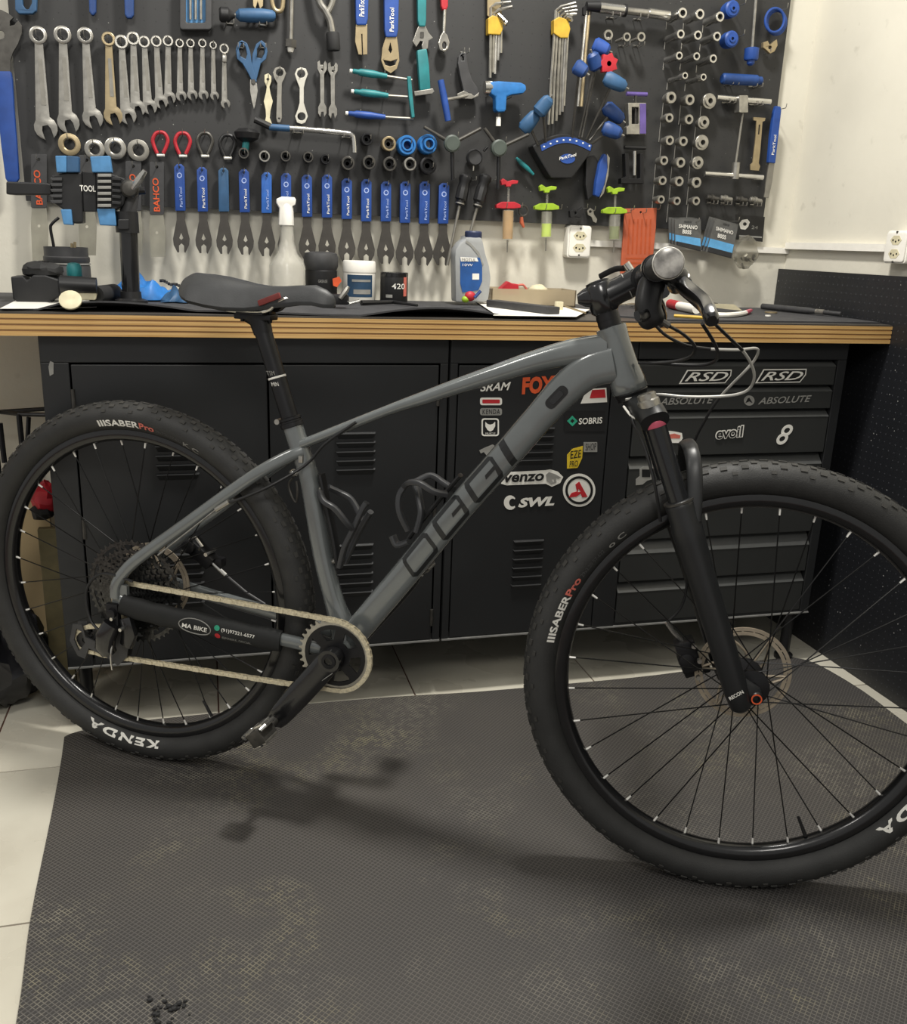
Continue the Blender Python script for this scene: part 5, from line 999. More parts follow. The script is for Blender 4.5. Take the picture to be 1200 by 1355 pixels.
# ---- fan rack of P-handled hex keys --------------------------------------------------
t = T_('fan_rack', 744, 236, 'black fan-shaped rack with a blue rim and an oval badge holding hex drivers', 'rack')
rim_o = [(705 + 80 * i / 12, 193 - 16 * math.sin(PI * i / 12)) for i in range(13)]
fl('body', [rim_o + [(783, 200), (760, 232), (756, 236), (730, 236), (726, 231), (708, 200)]], .045, .04, 'black', t, bevel=.003)
fl('rim_band', [[(715 + 68 * i / 12, 192 - 11 * math.sin(PI * i / 12)) for i in range(13)] + [(781 - 64 * i / 12, 200 - 11 * math.sin(PI * i / 12)) for i in range(13)]], .0465, .002, 'blue', t)
for i in range(8): q = (720 + 60 * i / 7, 195.5 - 10.5 * math.sin(PI * (i + .4) / 8)); fl('size_mark', [cpx(q[0], q[1], 1.3, 1.2, 6)], .0472, .001, 'print_white', t)
fl('badge', [cpx(751, 210, 10, 6.5, 20)], .0468, .0015, 'blue', t); text('ParkTool', W(740, 212, .048), W(762, 206.5, .048) - W(740, 212, .048), EZ, .0075, 'print_white', t, width=.046, bold=.015); x = list(TEXTS[-1]); x[2] = x[2].normalized(); TEXTS[-1] = tuple(x)
PK = [((691, 173), (711, 149), (712, 192), 'blue_teal', 'lowest left'), ((711, 151), (728, 129), (722, 188), 'blue_teal', 'upper left'), ((760, 86), (776, 97), (757, 182), 'blue_dark', 'tallest middle'), ((785, 58), (806, 68), (770, 182), 'blue', 'topmost bright blue'), ((790, 92), (783, 70), (766, 182), 'blue_dark', 'upright'), ((800, 102), (828, 116), (776, 184), 'blue_teal', 'right-pointing'), ((800, 140), (824, 160), (780, 186), 'blue_dark', 'middle right'), ((798, 168), (822, 178), (783, 190), 'blue_dark', 'lowest right')]
for k, (a, c, f, mt, w) in enumerate(PK):
    t = T_('hex_driver', f[0], f[1], w + ' blue P-handled hex driver stuck in the fan rack', 'hex driver', 'hex drivers in the fan rack', d=.05)
    dd = .045 + .026 * (k % 3); p, q = W(*a, dd), W(*c, dd + .01); b = MB(); L = (q - p).length; b.sweep([p, p.lerp(q, .15), p.lerp(q, .5), p.lerp(q, .85), q], [(.008, .012), (.013, .018), (.0125, .0175), (.012, .015), (.006, .009)], -EY, 14, 2.5); build(b, 'handle', mt, t)
    b = MB(); m2 = p.lerp(q, .4); b.tube([m2, W(*f, .045)], .0032, 6); build(b, 'shaft', 'steel_dark', t)
    b = MB(); b.tube([q, q + (q - p).normalized() * .008], .0026, 6); build(b, 'stub', 'steel', t)
t = T_('star_knob', 808, 96, 'bright red star-shaped knob among the blue hex drivers', 'knob')
q = W(806, 84, .085); b = MB(); b.flat([[((.026 if i % 2 else .019) * math.cos(i * PI / 7), (.026 if i % 2 else .019) * math.sin(i * PI / 7)) for i in range(14)]], q, EX, EZ, .014); build(b, 'knob', 'red', t, bevel=.002); b = MB(); b.cyl(q, q + EY * .05, .006); build(b, 'stem', 'steel_dark', t)
t = T_('teal_pick', 695, 230, 'small teal pick tool pinned diagonally below the torque driver', 'pick'); rod('body', [(683, 209, .02), (690, 216, .02), (698, 223, .02), (706, 231, .02)], [.003, .006, .0055, .003], 'teal', t, n=10)
t = T_('folding_saw', 796, 261, 'folded blue pocket tool with a steel edge standing upright by the fan rack', 'pocket tool'); fl('grip', [[(800, 203), (804, 206), (804, 225), (799, 248), (793, 261), (787, 258), (789, 240), (794, 215)]], .045, .018, 'blue', t, bevel=.003, smooth=40); fl('edge', [[(803, 203), (807, 209), (805, 232), (799, 256), (793, 263), (800, 244), (804, 222)]], .04, .01, 'steel', t, bevel=.001); fl('back', [[(776, 208), (787, 205), (792, 214), (787, 258), (778, 265), (775, 245)]], .03, .02, 'black', t, bevel=.003)
# ---- Y wrenches --------------------------------------------------------------------------
for k, (c, ends) in enumerate((((598, 190), ((561, 168), (636, 170), (599, 238))), ((660, 196), ((641, 170), (699, 178), (659, 250))))):
    t = T_('y_wrench', c[0], c[1] + 30, ('left' if k == 0 else 'right') + ' black three-armed Y wrench with a round green-grey centre', 'Y wrench', 'Y wrenches')
    b = MB(); q = W(*c, .06); b.lathe(q + EY * .008, -EY, [(.016, 0), (.020, .003), (.020, .013), (.016, .016)], 18); build(b, 'centre', 'grey_green', t) if 'grey_green' in M else build(b, 'centre', mat('grey_green_plastic', '474f49', .5), t)
    for e in ends: rod('arm', [(*c, .055), (*e, .055)], [.005, .0042], 'black_metal' if e[1] > c[1] else 'steel_dark', t); rod('hex_tip', [(c[0] + (e[0] - c[0]) * .88, c[1] + (e[1] - c[1]) * .88, .055), (*e, .055)], .0032, 'steel', t, n=6)
    hook(c[0], c[1] - 6, .06)
t = T_('dial_gauge', 628, 224, 'small round dark dial hung between the two Y wrenches', 'gauge'); b = MB(); q = W(629, 208, .03); b.lathe(q + EY * .02, -EY, [(.014, 0), (.020, .004), (.020, .016), (.017, .02), (.0165, .017)], 20); build(b, 'case', 'grey_dark', t); rod('stem', [(627, 215, .02), (626, 226, .02)], .0022, 'steel', t); rod('lever', [(640, 200, .03), (645, 194, .03)], .003, 'black', t)
# ---- chain tools ---------------------------------------------------------------------------
t = T_('chain_tool', 841, 178, 'purple and silver chain tool with a slotted frame', 'chain tool')
fl('frame', [[(831, 136), (855, 136), (855, 178), (829, 178), (829, 168), (832, 166)], [(836, 142), (845, 142), (845, 164), (836, 164)]], .035, .02, 'steel', t, bevel=.0015); fl('side_plate', [[(847, 137), (855, 137), (855, 177), (847, 177)]], .037, .022, 'purple', t, bevel=.001); rod('screw', [(841, 124, .025), (841, 164, .025)], .0035, 'steel_dark', t); rod('handle', [(829, 124, .025), (856, 125, .025)], .005, 'purple', t)
t = T_('chain_tool', 836, 243, 'black chain tool with a bright pin below the purple one', 'chain tool'); fl('frame', [[(827, 203), (832, 203), (833, 236), (847, 236), (847, 203), (852, 203), (852, 243), (822, 243), (822, 236), (828, 234)]], .035, .02, 'black_metal', t, bevel=.0015); rod('pin', [(839.5, 200, .03), (839, 232, .03)], .0042, 'chrome', t); rod('handle', [(826, 195, .03), (854, 196, .03)], .0045, 'black', t)
# ---- small rings top right of the T handles ------------------------------------------------
for k, (x, y, r) in enumerate(((804.5, 46.5, 6), (829, 49, 5), (848, 49, 5.5))):
    t = T_('small_spanner_ring', x, y + 6, ('left', 'middle', 'right')[k] + ' small steel ring spanner hung under the torque wrench', 'spanner', 'small ring spanners')
    q = W(x, y, .05); b = MB(); b.lathe(q + EY * .004, -EY, [(r * PXM * .6, 0), (r * PXM, 0), (r * PXM, .007), (r * PXM * .6, .007)], 16, closed=True); build(b, 'ring', 'steel', t); rod('shank', [(x - (0 if k == 0 else 5), y + (4 if k == 0 else 2), .046), (x - (3 if k == 0 else 14), y + (10 if k == 0 else 6), .02)], .0035, 'steel_dim', t); hook(x - 8, y + 14, .04, .007)
# ---- sockets on pegs at the right -------------------------------------------------------------
SK = [((903.5, 17), 6.6, .07, 0), ((926.5, 18.6), 6.6, .07, 0), ((953, 22), 6.4, .07, 0), ((901, 45), 5.8, .07, 0), ((923.7, 46.5), 6, .07, 0), ((949, 48), 6, .07, 0), ((899, 73.6), 5.2, .07, 0), ((922, 74.4), 5.2, .07, 0), ((944, 77.5), 5.6, .07, 0), ((906.6, 100), 4.5, .08, 0), ((931, 102), 4.7, .08, 0),
      ((888.5, 129), 8, .03, 1), ((913, 132), 7.6, .035, 1), ((939.4, 133.6), 10.5, .03, 2), ((886, 156), 6.5, .035, 1), ((912, 158), 7, .03, 1), ((931.7, 162), 9, .03, 2), ((886.5, 185.8), 6.8, .035, 1), ((904.5, 187), 7, .03, 1), ((929.5, 188.5), 10.5, .035, 2), ((879, 212.5), 6.6, .035, 1), ((901, 215), 7.4, .035, 1), ((924, 215.3), 9, .03, 2), ((877, 239), 6.6, .035, 1), ((899, 240), 7.2, .035, 1), ((922, 241.6), 7.8, .03, 1), ((875, 264), 6, .035, 1), ((896, 266), 6.2, .035, 1), ((921.4, 266), 6.4, .03, 1)]
rows = [3, 3, 3, 2, 3, 3, 3, 3, 3, 3]; cnt = 0
colw = {3: ('left', 'middle', 'right'), 2: ('left', 'right')}
for ri, rn in enumerate(rows):
    for ci in range(rn):
        (x, y), r, ln, kd = SK[cnt]; cnt += 1
        t = T_('socket', x, y + r, '%s %s socket in the %s socket row from the top' % (colw[rn][ci], ('long silver', 'short silver', 'wide flanged')[kd], ORD[ri]), 'socket', 'sockets on pegs', d=ln)
        e = W(x, y, ln + .015); R = r * PXM * .93; b = MB()
        if kd == 0: prof = [(R * .55, -ln), (R * .85, -ln), (R * .85, -ln * .35), (R, -ln * .3), (R, -.001), (R * .92, 0), (R * .58, 0), (R * .55, -.012)]
        elif kd == 1: prof = [(R * .5, -ln), (R * .8, -ln), (R * .82, -ln * .5), (R, -ln * .45), (R, -.002), (R * .9, 0), (R * .5, 0), (R * .45, -.012)]
        else: prof = [(R * .4, -ln), (R * .6, -ln), (R * .6, -.012), (R, -.011), (R, -.003), (R * .95, -.002), (R * .66, -.002), (R * .66, .003), (R * .34, .003), (R * .3, -.008)]
        b.lathe(e, -EY, prof, 20, closed=True); build(b, 'shell', 'chrome' if kd == 0 else 'steel', t)
        b = MB(); b.lathe(e, -EY, [(R * .5, -.0125), (R * .5, -.010), (.0005, -.010)], 12); build(b, 'drive_hole', 'black_metal', t)
        p = W(x, y, 0); p.x = e.x; p.z = e.z - R * .3; b = MB(); b.tube([p, p - EY * (ln * .75), p - EY * (ln * .75 + .004) + EZ * .004], .0012, 5); b.tube([p - EY * .001 + EZ * .0, p - EY * .001 - EZ * .05 * (1 if kd else .35)], .0011, 5); build(b, 'hook', 'steel', board)
for k, (x, y) in enumerate(((969.4, 11.6), (968, 51.7))):
    t = T_('blue_pulley', x, y + 10, ('upper' if k == 0 else 'lower') + ' bright blue round bushing on the right of the sockets', 'bushing', 'blue bushings'); q = W(x, y, .05); R = 10 * PXM; b = MB(); b.lathe(q, -EY, [(R * .5, -.03), (R * .9, -.03), (R, -.02), (R, 0), (R * .8, .003), (R * .45, .003), (R * .4, .006), (R * .2, .006), (R * .2, -.02)], 24, closed=True); build(b, 'body', 'blue', t); b = MB(); b.cyl(q + EY * .02, q - EY * .002, R * .19, n=10); build(b, 'bore', 'black', t); hook(x, y, .06)
t = T_('bearing_puller', 994, 84, 'thin steel rod ending in a bright blue cylinder near the board edge', 'puller'); rod('rod', [(1003, -40, .04), (995, 64, .04)], .0036, 'steel', t); p, q = W(995, 63, .04), W(993.5, 79, .04); b = MB(); b.lathe(p, q - p, [(.012, 0), (.0185, .002), (.0185, .026), (.016, .03), (.010, .031), (.010, .038), (.005, .042)], 22); build(b, 'cylinder', 'blue', t)
t = T_('cable_coil', 1026, 43, 'coiled bright blue cable loop at the top right of the board', 'cable')
for k in range(3): b = MB(); q = W(1025 + 1.2 * k, 27 + 1.5 * k, .03 - .006 * k); b.tube([q + EX * (.0275 * math.cos(u)) + EZ * (.028 * math.sin(u)) for u in [i * PI / 14 for i in range(28)]], .0035, 8, closed=True); build(b, 'loop', 'blue', t)
hook(1027, 16, .05)
t = T_('white_clip', 1019, 71, 'small white spring clip below the blue cable loop', 'clip'); fl('clip', [[(1010, 56), (1016, 54), (1019, 60), (1023, 56), (1028, 52), (1029, 60), (1025, 68), (1019, 71), (1014, 66), (1010, 63)], cpx(1019, 63, 2.5, 2.5, 8)], .03, .01, 'steel_warm', t, bevel=.001); hook(1011, 72, .03)
t = T_('blue_cylinder', 982, 112, 'horizontal blue tubular tool resting on two hooks', 'tube'); p, q = W(955, 104, .035), W(1009, 107, .035); L = (q - p).length; b = MB(); b.lathe(p, q - p, [(.010, 0), (.0135, .004), (.0135, L * .84), (.010, L * .88), (.010, L * .96), (.005, L)], 20); build(b, 'body', 'blue_dark', t); hook(962, 114, .045, .008); hook(993, 117, .045, .008)
t = T_('t_bar', 984, 140, 'upper chrome T-bar with a square block, its thin shaft hanging down', 'T bar'); rod('bar', [(948, 129, .035), (1019, 135, .035)], .0075, 'chrome', t, n=14); fl('block', [rrect(978, 126, 990, 149, 1.5)], .05, .026, 'steel', t, bevel=.0015); rod('shaft', [(983, 148, .035), (973, 219, .035)], .003, 'steel_dim', t); hook(958, 138, .045, .008); hook(994, 141, .045, .008)
t = T_('t_bar', 972, 238, 'lower chrome T-bar with a round collar hanging from a thin shaft', 'T bar'); rod('bar', [(932, 230, .035), (1009, 235, .035)], .0072, 'chrome', t, n=14); rod('collar', [(974, 215, .035), (972, 237, .035)], .0105, 'steel', t, n=16)
t = T_('caliper', 1000, 226, 'tan flat gauge hanging between the T-bars and the blue blade', 'gauge'); fl('plate', [[(997, 155), (1013, 156), (1012, 160), (1009, 161), (1006, 200), (1004, 216), (1006, 220), (1004, 226), (993, 225), (993, 218), (996, 215), (1000, 180), (1001, 160), (997, 159)], [(1004, 165), (1006, 165), (1005, 178), (1003, 178)]], .02, .004, 'steel_warm', t, bevel=.0005)
t = T_('scraper_knife', 1020, 262, 'long blue-handled blade tool at the right edge of the board', 'blade tool'); fl('handle', [[(1027, 140), (1033, 141), (1034, 146), (1029, 190), (1026, 216), (1017, 215), (1020, 180), (1024, 150)]], .028, .012, 'blue', t, bevel=.002); fl('blade', [[(1018, 214), (1025, 215), (1022, 240), (1017, 262), (1011, 261), (1014, 238)]], .024, .005, 'steel_dim', t, bevel=.0005); hook(1030, 145, .035)
text('ParkTool', W(1024, 205, .0285), EZ, V((-1, 0, 0)), .008, 'print_white', t, width=.05, bold=.01)
for k, x in enumerate((943, 961, 981, 1000)):
    t = T_('valve_core', x, 268, '%s dark threaded fitting in the short row at the lower right of the board' % ORD[k], 'fitting', 'threaded fittings'); p, q = W(x - 8, 261 + k, .03), W(x + 8, 264 + k, .03); L = (q - p).length; b = MB(); b.lathe(p, q - p, [(.005, 0), (.0075, .002), (.0075, L * .3), (.010, L * .32), (.010, L * .5), (.007, L * .52), (.007, L * .9), (.004, L)], 12); build(b, 'body', 'steel_dark' if k % 2 == 0 else 'steel_dim', t); hook(x - 6, 270 + k, .04, .006)
# board maker mark
fl('label_plate', [[(974, 284), (1012, 287), (1009, 320), (972, 317)]], .0008, .003, 'black', board)
for nm, lp in (('board_mark', [(980, 303), (978, 296), (982, 291), (989, 290), (992, 294), (990, 300), (986, 304)]),):
    fl(nm, [lp, cpx(985.5, 296.5, 2.6, 2.4, 10)], .0012, .0008, 'print_white', board)
text('24', W(994, 303, .0014), EX, EZ, .009, 'print_grey', board, width=.02); fl('board_strip', [[(978, 311), (1008, 313), (1008, 315), (978, 313)]], .0012, .0008, 'print_grey', board)
# ---- mid row: washers, carabiners and freewheel sockets --------------------------------------
for k, (x, y, r, mt) in enumerate(((91.7, 191, 12, 'steel_warm'), (125, 197.5, 11, 'steel'), (152.5, 196, 12, 'steel'), (183, 198.8, 12, 'steel_dim'))):
    t = T_('lockring', x, y + r, '%s round steel lockring from the left under the long spanners' % ORD[k], 'lockring', 'lockrings'); q = W(x, y, .02); R = r * PXM; b = MB(); b.lathe(q, -EY, [(R * .5, -.008), (R, -.008), (R, -.001), (R * .92, 0), (R * .6, 0), (R * .5, -.002)], 26, closed=True); build(b, 'ring', mt, t)
    hook(x, y - r * .45)
for k, (x, y, mt, lb) in enumerate(((212, 190, 'red', 'left red snap ring with a steel gate'), (241.6, 191, 'red', 'right red snap ring with a steel gate'), (271, 191, 'steel_dark', 'grey snap ring with a bright gate beside the red ones'), (301, 193.6, 'black', 'black snap ring at the end of the snap ring row'))):
    t = T_('snap_ring', x, y + 16, lb, 'snap ring', 'snap rings'); P = [(x - 4, y + 13), (x - 8, y + 4), (x - 10, y - 5), (x - 6, y - 13), (x, y - 15), (x + 6, y - 13), (x + 10, y - 5), (x + 8, y + 4), (x + 4, y + 13)]
    rod('loop', [(a, c, .022) for a, c in P], .0042, mt, t, n=8, sm=4); rod('gate', [(x - 4, y + 13, .022), (x - 4, y + 15.5, .022), (x + 5, y + 15.5, .022), (x + 4.5, y + 12, .022)], .0032, 'white', t, n=6); hook(x, y - 12)
FS = [((322.5, 202.7), 6.6, 'steel_dark', 'first small dark'), ((350, 206.7), 6.8, 'steel', 'second small notched'), ((378, 206.7), 6.5, 'steel_dark', 'third small dark'), ((408, 208), 6.6, 'steel_dark', 'fourth small dark'), ((431, 210.7), 6, 'black_metal', 'fifth nearly black'), ((460.7, 216), 8.5, 'steel_dark', 'first large dark'), ((488.7, 215), 8.5, 'steel_dark', 'second large dark'), ((516, 217), 8.8, 'steel_dark', 'third large dark'), ((543, 217), 8.3, 'steel', 'bright-rimmed large'), ((567, 218.7), 11, 'black_metal', 'widest black'), ((486, 184), 7.5, 'black_metal', 'upper black'), ((515, 190), 9, 'steel_warm', 'brassy splined')]
for (x, y), r, mt, w in FS:
    t = T_('freewheel_socket', x, y + r, w + ' splined socket above the cone spanners', 'socket', 'splined sockets', d=.04); e = W(x, y, .045); R = r * PXM * .95; b = MB(); b.lathe(e, -EY, [(R * .5, -.04), (R * .82, -.04), (R * .85, -.02), (R, -.018), (R, -.001), (R * .93, 0), (R * .72, 0), (R * .68, -.015)], 20, closed=True); build(b, 'shell', mt, t)
    b = MB(); b.lathe(e, -EY, [(R * .7, -.016), (R * .7, -.014), (R * .3, -.014), (R * .28, -.016), (.0005, -.016)], 16); build(b, 'core', 'black_metal' if mt != 'steel_warm' else 'steel_dark', t); hook(x, y + r * .4, .05)
for k, (x, y) in enumerate(((539, 192), (567, 190.7))):
    t = T_('blue_cup_tool', x, y + 12, ('left bright blue ring-shaped cup tool with an open centre', 'right bright blue cup tool with a raised boss')[k] + ' above the cone spanners', 'cup tool', 'blue cup tools', d=.04); e = W(x, y, .045); R = 11.5 * PXM; b = MB()
    b.lathe(e, -EY, [(R * .55, -.03), (R, -.03), (R, -.003), (R * .92, 0), (R * .75, 0), (R * .72, -.004), (R * .6, -.004), (R * .58, .002 if k == 0 else .012), (R * .42, .002 if k == 0 else .012), (R * .4, -.02)], 26, closed=True); build(b, 'cup', 'cyan', t); b = MB(); b.cyl(e + EY * .022, e + EY * .02, R * .41, n=16); build(b, 'core', 'blue_dark' if k == 0 else 'white', t); hook(x, y, .05)
# ---- cone spanners ------------------------------------------------------------------------
CN = [(237, 217, 279, 335, 240.5, 22, 'blue'), (267, 221, 280, 336, 270, 22, 'blue'), (295.5, 222, 280, 337, 297.5, 22, 'blue_teal'), (322.5, 224, 281, 338, 325.5, 22, 'blue'), (352.7, 228, 282, 340, 353, 23, 'blue2'), (378.5, 229, 284, 342, 379, 23, 'blue'), (406, 231, 287, 343, 407, 23, 'blue'), (432.7, 231, 288, 344, 433, 23, 'blue'), (459, 236, 290, 347, 459, 23, 'blue'), (485, 237, 293, 349, 484.5, 23, 'blue'), (511, 240, 293, 350, 510.5, 23, 'blue'), (536.7, 240, 295, 352, 535.5, 24, 'blue'), (562.5, 240, 296, 352, 560.5, 25, 'blue'), (588, 242, 296, 352, 585, 25, 'blue')]
M['blue2'] = mat('mid_blue_vinyl', '2a5fae', .5)
for k, (x, y0, y1, y2, xb, w, mt) in enumerate(CN):
    t = T_('cone_spanner', xb, y2, ('faded teal-blue handled cone spanner, third from the left in the row' if k == 2 else 'blue-handled cone spanner, %s from the left in the row below the board' % ORD[k]), 'spanner', 'cone spanners', d=.02)
    h = 6.8; dx = (xb - x) / (y2 - y0)
    def X(yy, o): return x + dx * (yy - y0) + o
    fl('handle', [[(X(y0 + 4, -h), y0 + 4), (X(y0, -3), y0), (X(y0, 3), y0), (X(y0 + 4, h), y0 + 4), (X(y1, h), y1), (X(y1, -h), y1)], cpx(X(y0 + 4, 0), y0 + 4.5, 1.6, 1.6, 8)], .024, .010, mt, t, bevel=.0016, smooth=40)
    hw = w / 2; yh = y2 - 19
    fl('head', [[(X(y1 - 3, -5.2), y1 - 3), (X(y1 - 3, 5.2), y1 - 3), (X(y1 + 12, 5.4), y1 + 12), (X(yh - 12, 8.5), yh - 12), (X(yh, hw), yh), (X(yh + 8, hw * .92), yh + 8), (X(y2, hw * .42), y2), (X(y2 - 2, hw * .30), y2 - 2), (X(y2 - 10, hw * .30), y2 - 10), (X(y2 - 13, 0), y2 - 13), (X(y2 - 10, -hw * .30), y2 - 10), (X(y2 - 1, -hw * .30), y2 - 1), (X(y2 - 1, -hw * .52), y2 - 1), (X(yh + 8, -hw * .95), yh + 8), (X(yh, -hw), yh), (X(yh - 12, -8.5), yh - 12), (X(y1 + 12, -5.4), y1 + 12)],
                [(X(yh - 8, 0), yh - 8), (X(yh - 1, 2.7), yh - 1), (X(yh + 1.5, 0), yh + 1.5), (X(yh - 1, -2.7), yh - 1)]], .0205, .0035, 'cone_steel' if 'cone_steel' in M else 'steel_dark', t, bevel=.0004)
    if k != 2: text('ParkTool', W(X(y1 - 5, 3.2), y1 - 5, .0245), EZ, V((-1, 0, 0)), .0062, 'print_white' if k in (1, 3, 6, 7, 8, 9) else 'print_lilac', t, width=.044, bold=.005)
    if k not in (2, 4): fl('handle_badge', [cpx(X(y0 + 15, 0), y0 + 15, 3.4, 3.6, 12), cpx(X(y0 + 15, 0), y0 + 15, 2.2, 2.4, 10)], .0246, .0006, 'print_lilac', t)
    hook(X(y0 + 4, 0), y0 + 6, .03)
# ---- file pouches at the left -----------------------------------------------------------------
M['pouch_clear'] = mat('hazy_clear_plastic', 'a9a698', .35, 0, .1, 30, trans=.35, alpha=.75)
for k, (x0, x1, y0, y1, yb, lb) in enumerate(((41, 62, 204, 275, 345, 'leftmost'), (104, 126, 205, 276, 338, 'second'), (166, 187, 213, 279, 338, 'third'), (198, 217, 214, 284, 340, 'rightmost'))):
    t = T_('file_pouch', (x0 + x1) / 2, yb, lb + ' hanging file in a dark sleeve with orange lettering', 'file', 'files in sleeves')
    fl('sleeve', [rrect(x0, y0, x1, y1, 2), cpx((x0 + x1) / 2, y0 + 7, 2, 2, 10)], .016, .004, 'grey_dark', t, bevel=.0006)
    fl('clear_cover', [[(x0 + 1, y1 - 1), (x1 - 1, y1 - 1), (x1 + 2, y1 + 25), (x1 + 1, yb), (x0 + 2, yb), (x0, y1 + 25)], cpx((x0 + x1) / 2, y1 + 24, 2, 2, 10)], .015, .003, 'pouch_clear', t)
    text('BAHCO', W(x1 - 5, y1 - 4, .0165), EZ, V((-1, 0, 0)), .014, 'print_orange', t, width=.074, bold=.02); hook((x0 + x1) / 2, y0 + 8)
# ---- screwdrivers, syringes, plate ----------------------------------------------------------------
for k, (a, c, e) in enumerate((((617, 231), (608, 272), (592, 351)), ((643, 231), (631, 275), (621, 313)))):
    t = T_('screwdriver', e[0], e[1], ('left, longer' if k == 0 else 'right, shorter') + ' black-handled screwdriver hanging tip down', 'screwdriver', 'black screwdrivers'); p, q = W(*a, .035), W(*c, .035); L = (q - p).length; b = MB(); b.lathe(p, q - p, [(.010, 0), (.016, .004), (.0165, .012), (.013, .02), (.0155, .035), (.0155, L * .78), (.011, L * .84), (.012, L * .92), (.009, L)], 10); build(b, 'handle', 'black', t); b = MB(); b.lathe(q - (q - p) * .09, q - p, [(.0125, 0), (.0125, .003)], 14); build(b, 'band', 'steel', t)
    rod('shaft', [(*c, .035), (*e, .03)], .0038, 'steel_dim', t); hook(a[0], a[1] + 8, .05, .012)
M['clear'] = mat('clear_syringe_plastic', 'e4e1d4', .15, 0, .02, alpha=.10)
M['fluid_amber'] = mat('amber_fluid', 'a87c34', .3); M['fluid_lime'] = mat('lime_fluid', 'b4cf2a', .3); M['fluid_olive'] = mat('olive_fluid', '5d6b24', .3)
def syringe(x, ytop, yfl, yb0, yb1, ytip, w, mt, fluid, f0, label):
    t = T_('syringe', x, ytip, label, 'syringe', 'bleed syringes', d=.03); d = .035
    fl('plunger_handle', [[(x - 10, ytop + 3), (x - 7, ytop), (x - 1, ytop + 4), (x + 6, ytop + 2), (x + 13, ytop + 3), (x + 12, ytop + 7), (x + 4, ytop + 8), (x + 3, ytop + 11), (x - 3, ytop + 11), (x - 4, ytop + 8), (x - 9, ytop + 9)]], d + .006, .012, mt, t, bevel=.0015)
    rod('plunger_rod', [(x, ytop + 9, d), (x - .5, yb0 + (yb1 - yb0) * f0, d)], .0032, 'clear', t)
    fl('flange', [[(x - 16, yfl), (x - 8, yfl - 4), (x + 8, yfl - 4), (x + 16, yfl), (x + 16, yfl + 4), (x + 7, yfl + 5), (x - 7, yfl + 5), (x - 16, yfl + 4)]], d + .008, .016, mt, t, bevel=.0015)
    p, q = W(x - .5, yb0, d), W(x - 1.5, yb1, d); L = (q - p).length; R = w * PXM; b = MB(); b.lathe(p, q - p, [(R, 0), (R, L * .98), (R * .4, L), (R * .25, L), (R * .25, L * 1.12), (R * .15, L * 1.12), (R * .15, L * .97), (R * .88, L * .96), (R * .9, 0)], 20, closed=True); build(b, 'barrel', 'clear', t)
    b = MB(); b.lathe(p, q - p, [(R * .87, L * f0), (R * .87, L * .95), (.001, L * .95)], 18); build(b, 'fluid', fluid, t)
    rod('nozzle', [(x - 1.5, yb1, d), (x - 2, ytip, d)], .0018, 'steel_dim', t, n=6); hook(x - 10, yfl + 4, .05, .0); hook(x + 10, yfl + 4, .05, .0)
syringe(673, 236, 271, 278, 318, 334, 7.8, 'red', 'fluid_amber', .02, 'red bleed syringe filled with amber fluid'); syringe(724, 244, 273, 280, 315, 332, 7.3, 'lime', 'fluid_lime', .45, 'left lime green bleed syringe half filled with yellow fluid'); syringe(814, 246, 278, 284, 318, 334, 7.8, 'lime', 'fluid_olive', .45, 'right lime green bleed syringe with olive fluid beside the orange plate')
t = T_('ring_key', 695, 303, 'small ring key with an orange-red handle right of the red syringe', 'key'); q = W(692.5, 279, .03); b = MB(); b.tube([q + EX * (.012 * math.cos(u)) + EZ * (.013 * math.sin(u)) for u in [i * PI / 9 for i in range(18)]], .0028, 7, closed=True); build(b, 'ring', 'steel_dark', t); rod('handle', [(690, 287, .03), (690, 294, .03), (693, 301, .03)], [.004, .0055, .003], 'orange', t)
t = T_('black_clip', 763, 290, 'small black spring clip at the bottom edge of the board', 'clip'); fl('clip', [[(754, 279), (760, 276), (765, 279), (771, 274), (773, 282), (768, 288), (761, 287), (755, 288)], cpx(761, 282, 2, 2, 8)], .03, .014, 'black', t, bevel=.001); hook(771, 276)
t = T_('silver_key', 783, 294, 'small silver key with a round bow at the bottom edge of the board', 'key'); fl('key', [[(777, 279), (781, 275), (785, 278), (786, 284), (790, 290), (789, 295), (785, 293), (783, 287), (778, 284)], cpx(781, 280, 2, 2, 8)], .02, .004, 'steel', t); hook(781, 279)
t = T_('orange_plate', 843, 358, 'flat orange perforated plastic plate hanging over the board edge', 'plate')
slots = [rrect(831 + 6 * i - .12 * 1, 292, 833.4 + 6 * i, 334, 1) for i in range(6)]
fl('plate', [[(827, 276), (869, 275), (868, 300), (862, 362), (821, 362), (825, 305)], cpx(848, 281, 1.6, 1.6, 10)], .012, .005, 'orange', t, bevel=.0008)
M['orange_dk'] = mat('orange_plastic_slot', 'b04e26', .6)
for i in range(6): fl('groove', [[(832 + 5.6 * i, 290), (834 + 5.6 * i, 290), (832 + 5.6 * i, 336), (830 + 5.6 * i, 336)]], .0125, .0008, 'orange_dk', t)
for j in range(3): fl('groove', [[(828, 341 + 6 * j), (860, 341 + 6 * j), (860, 343 + 6 * j), (828, 343 + 6 * j)]], .0125, .0008, 'orange_pale' if 'orange_pale' in M else 'orange_dk', t)
hook(848, 282); hook(832, 278); hook(866, 277)
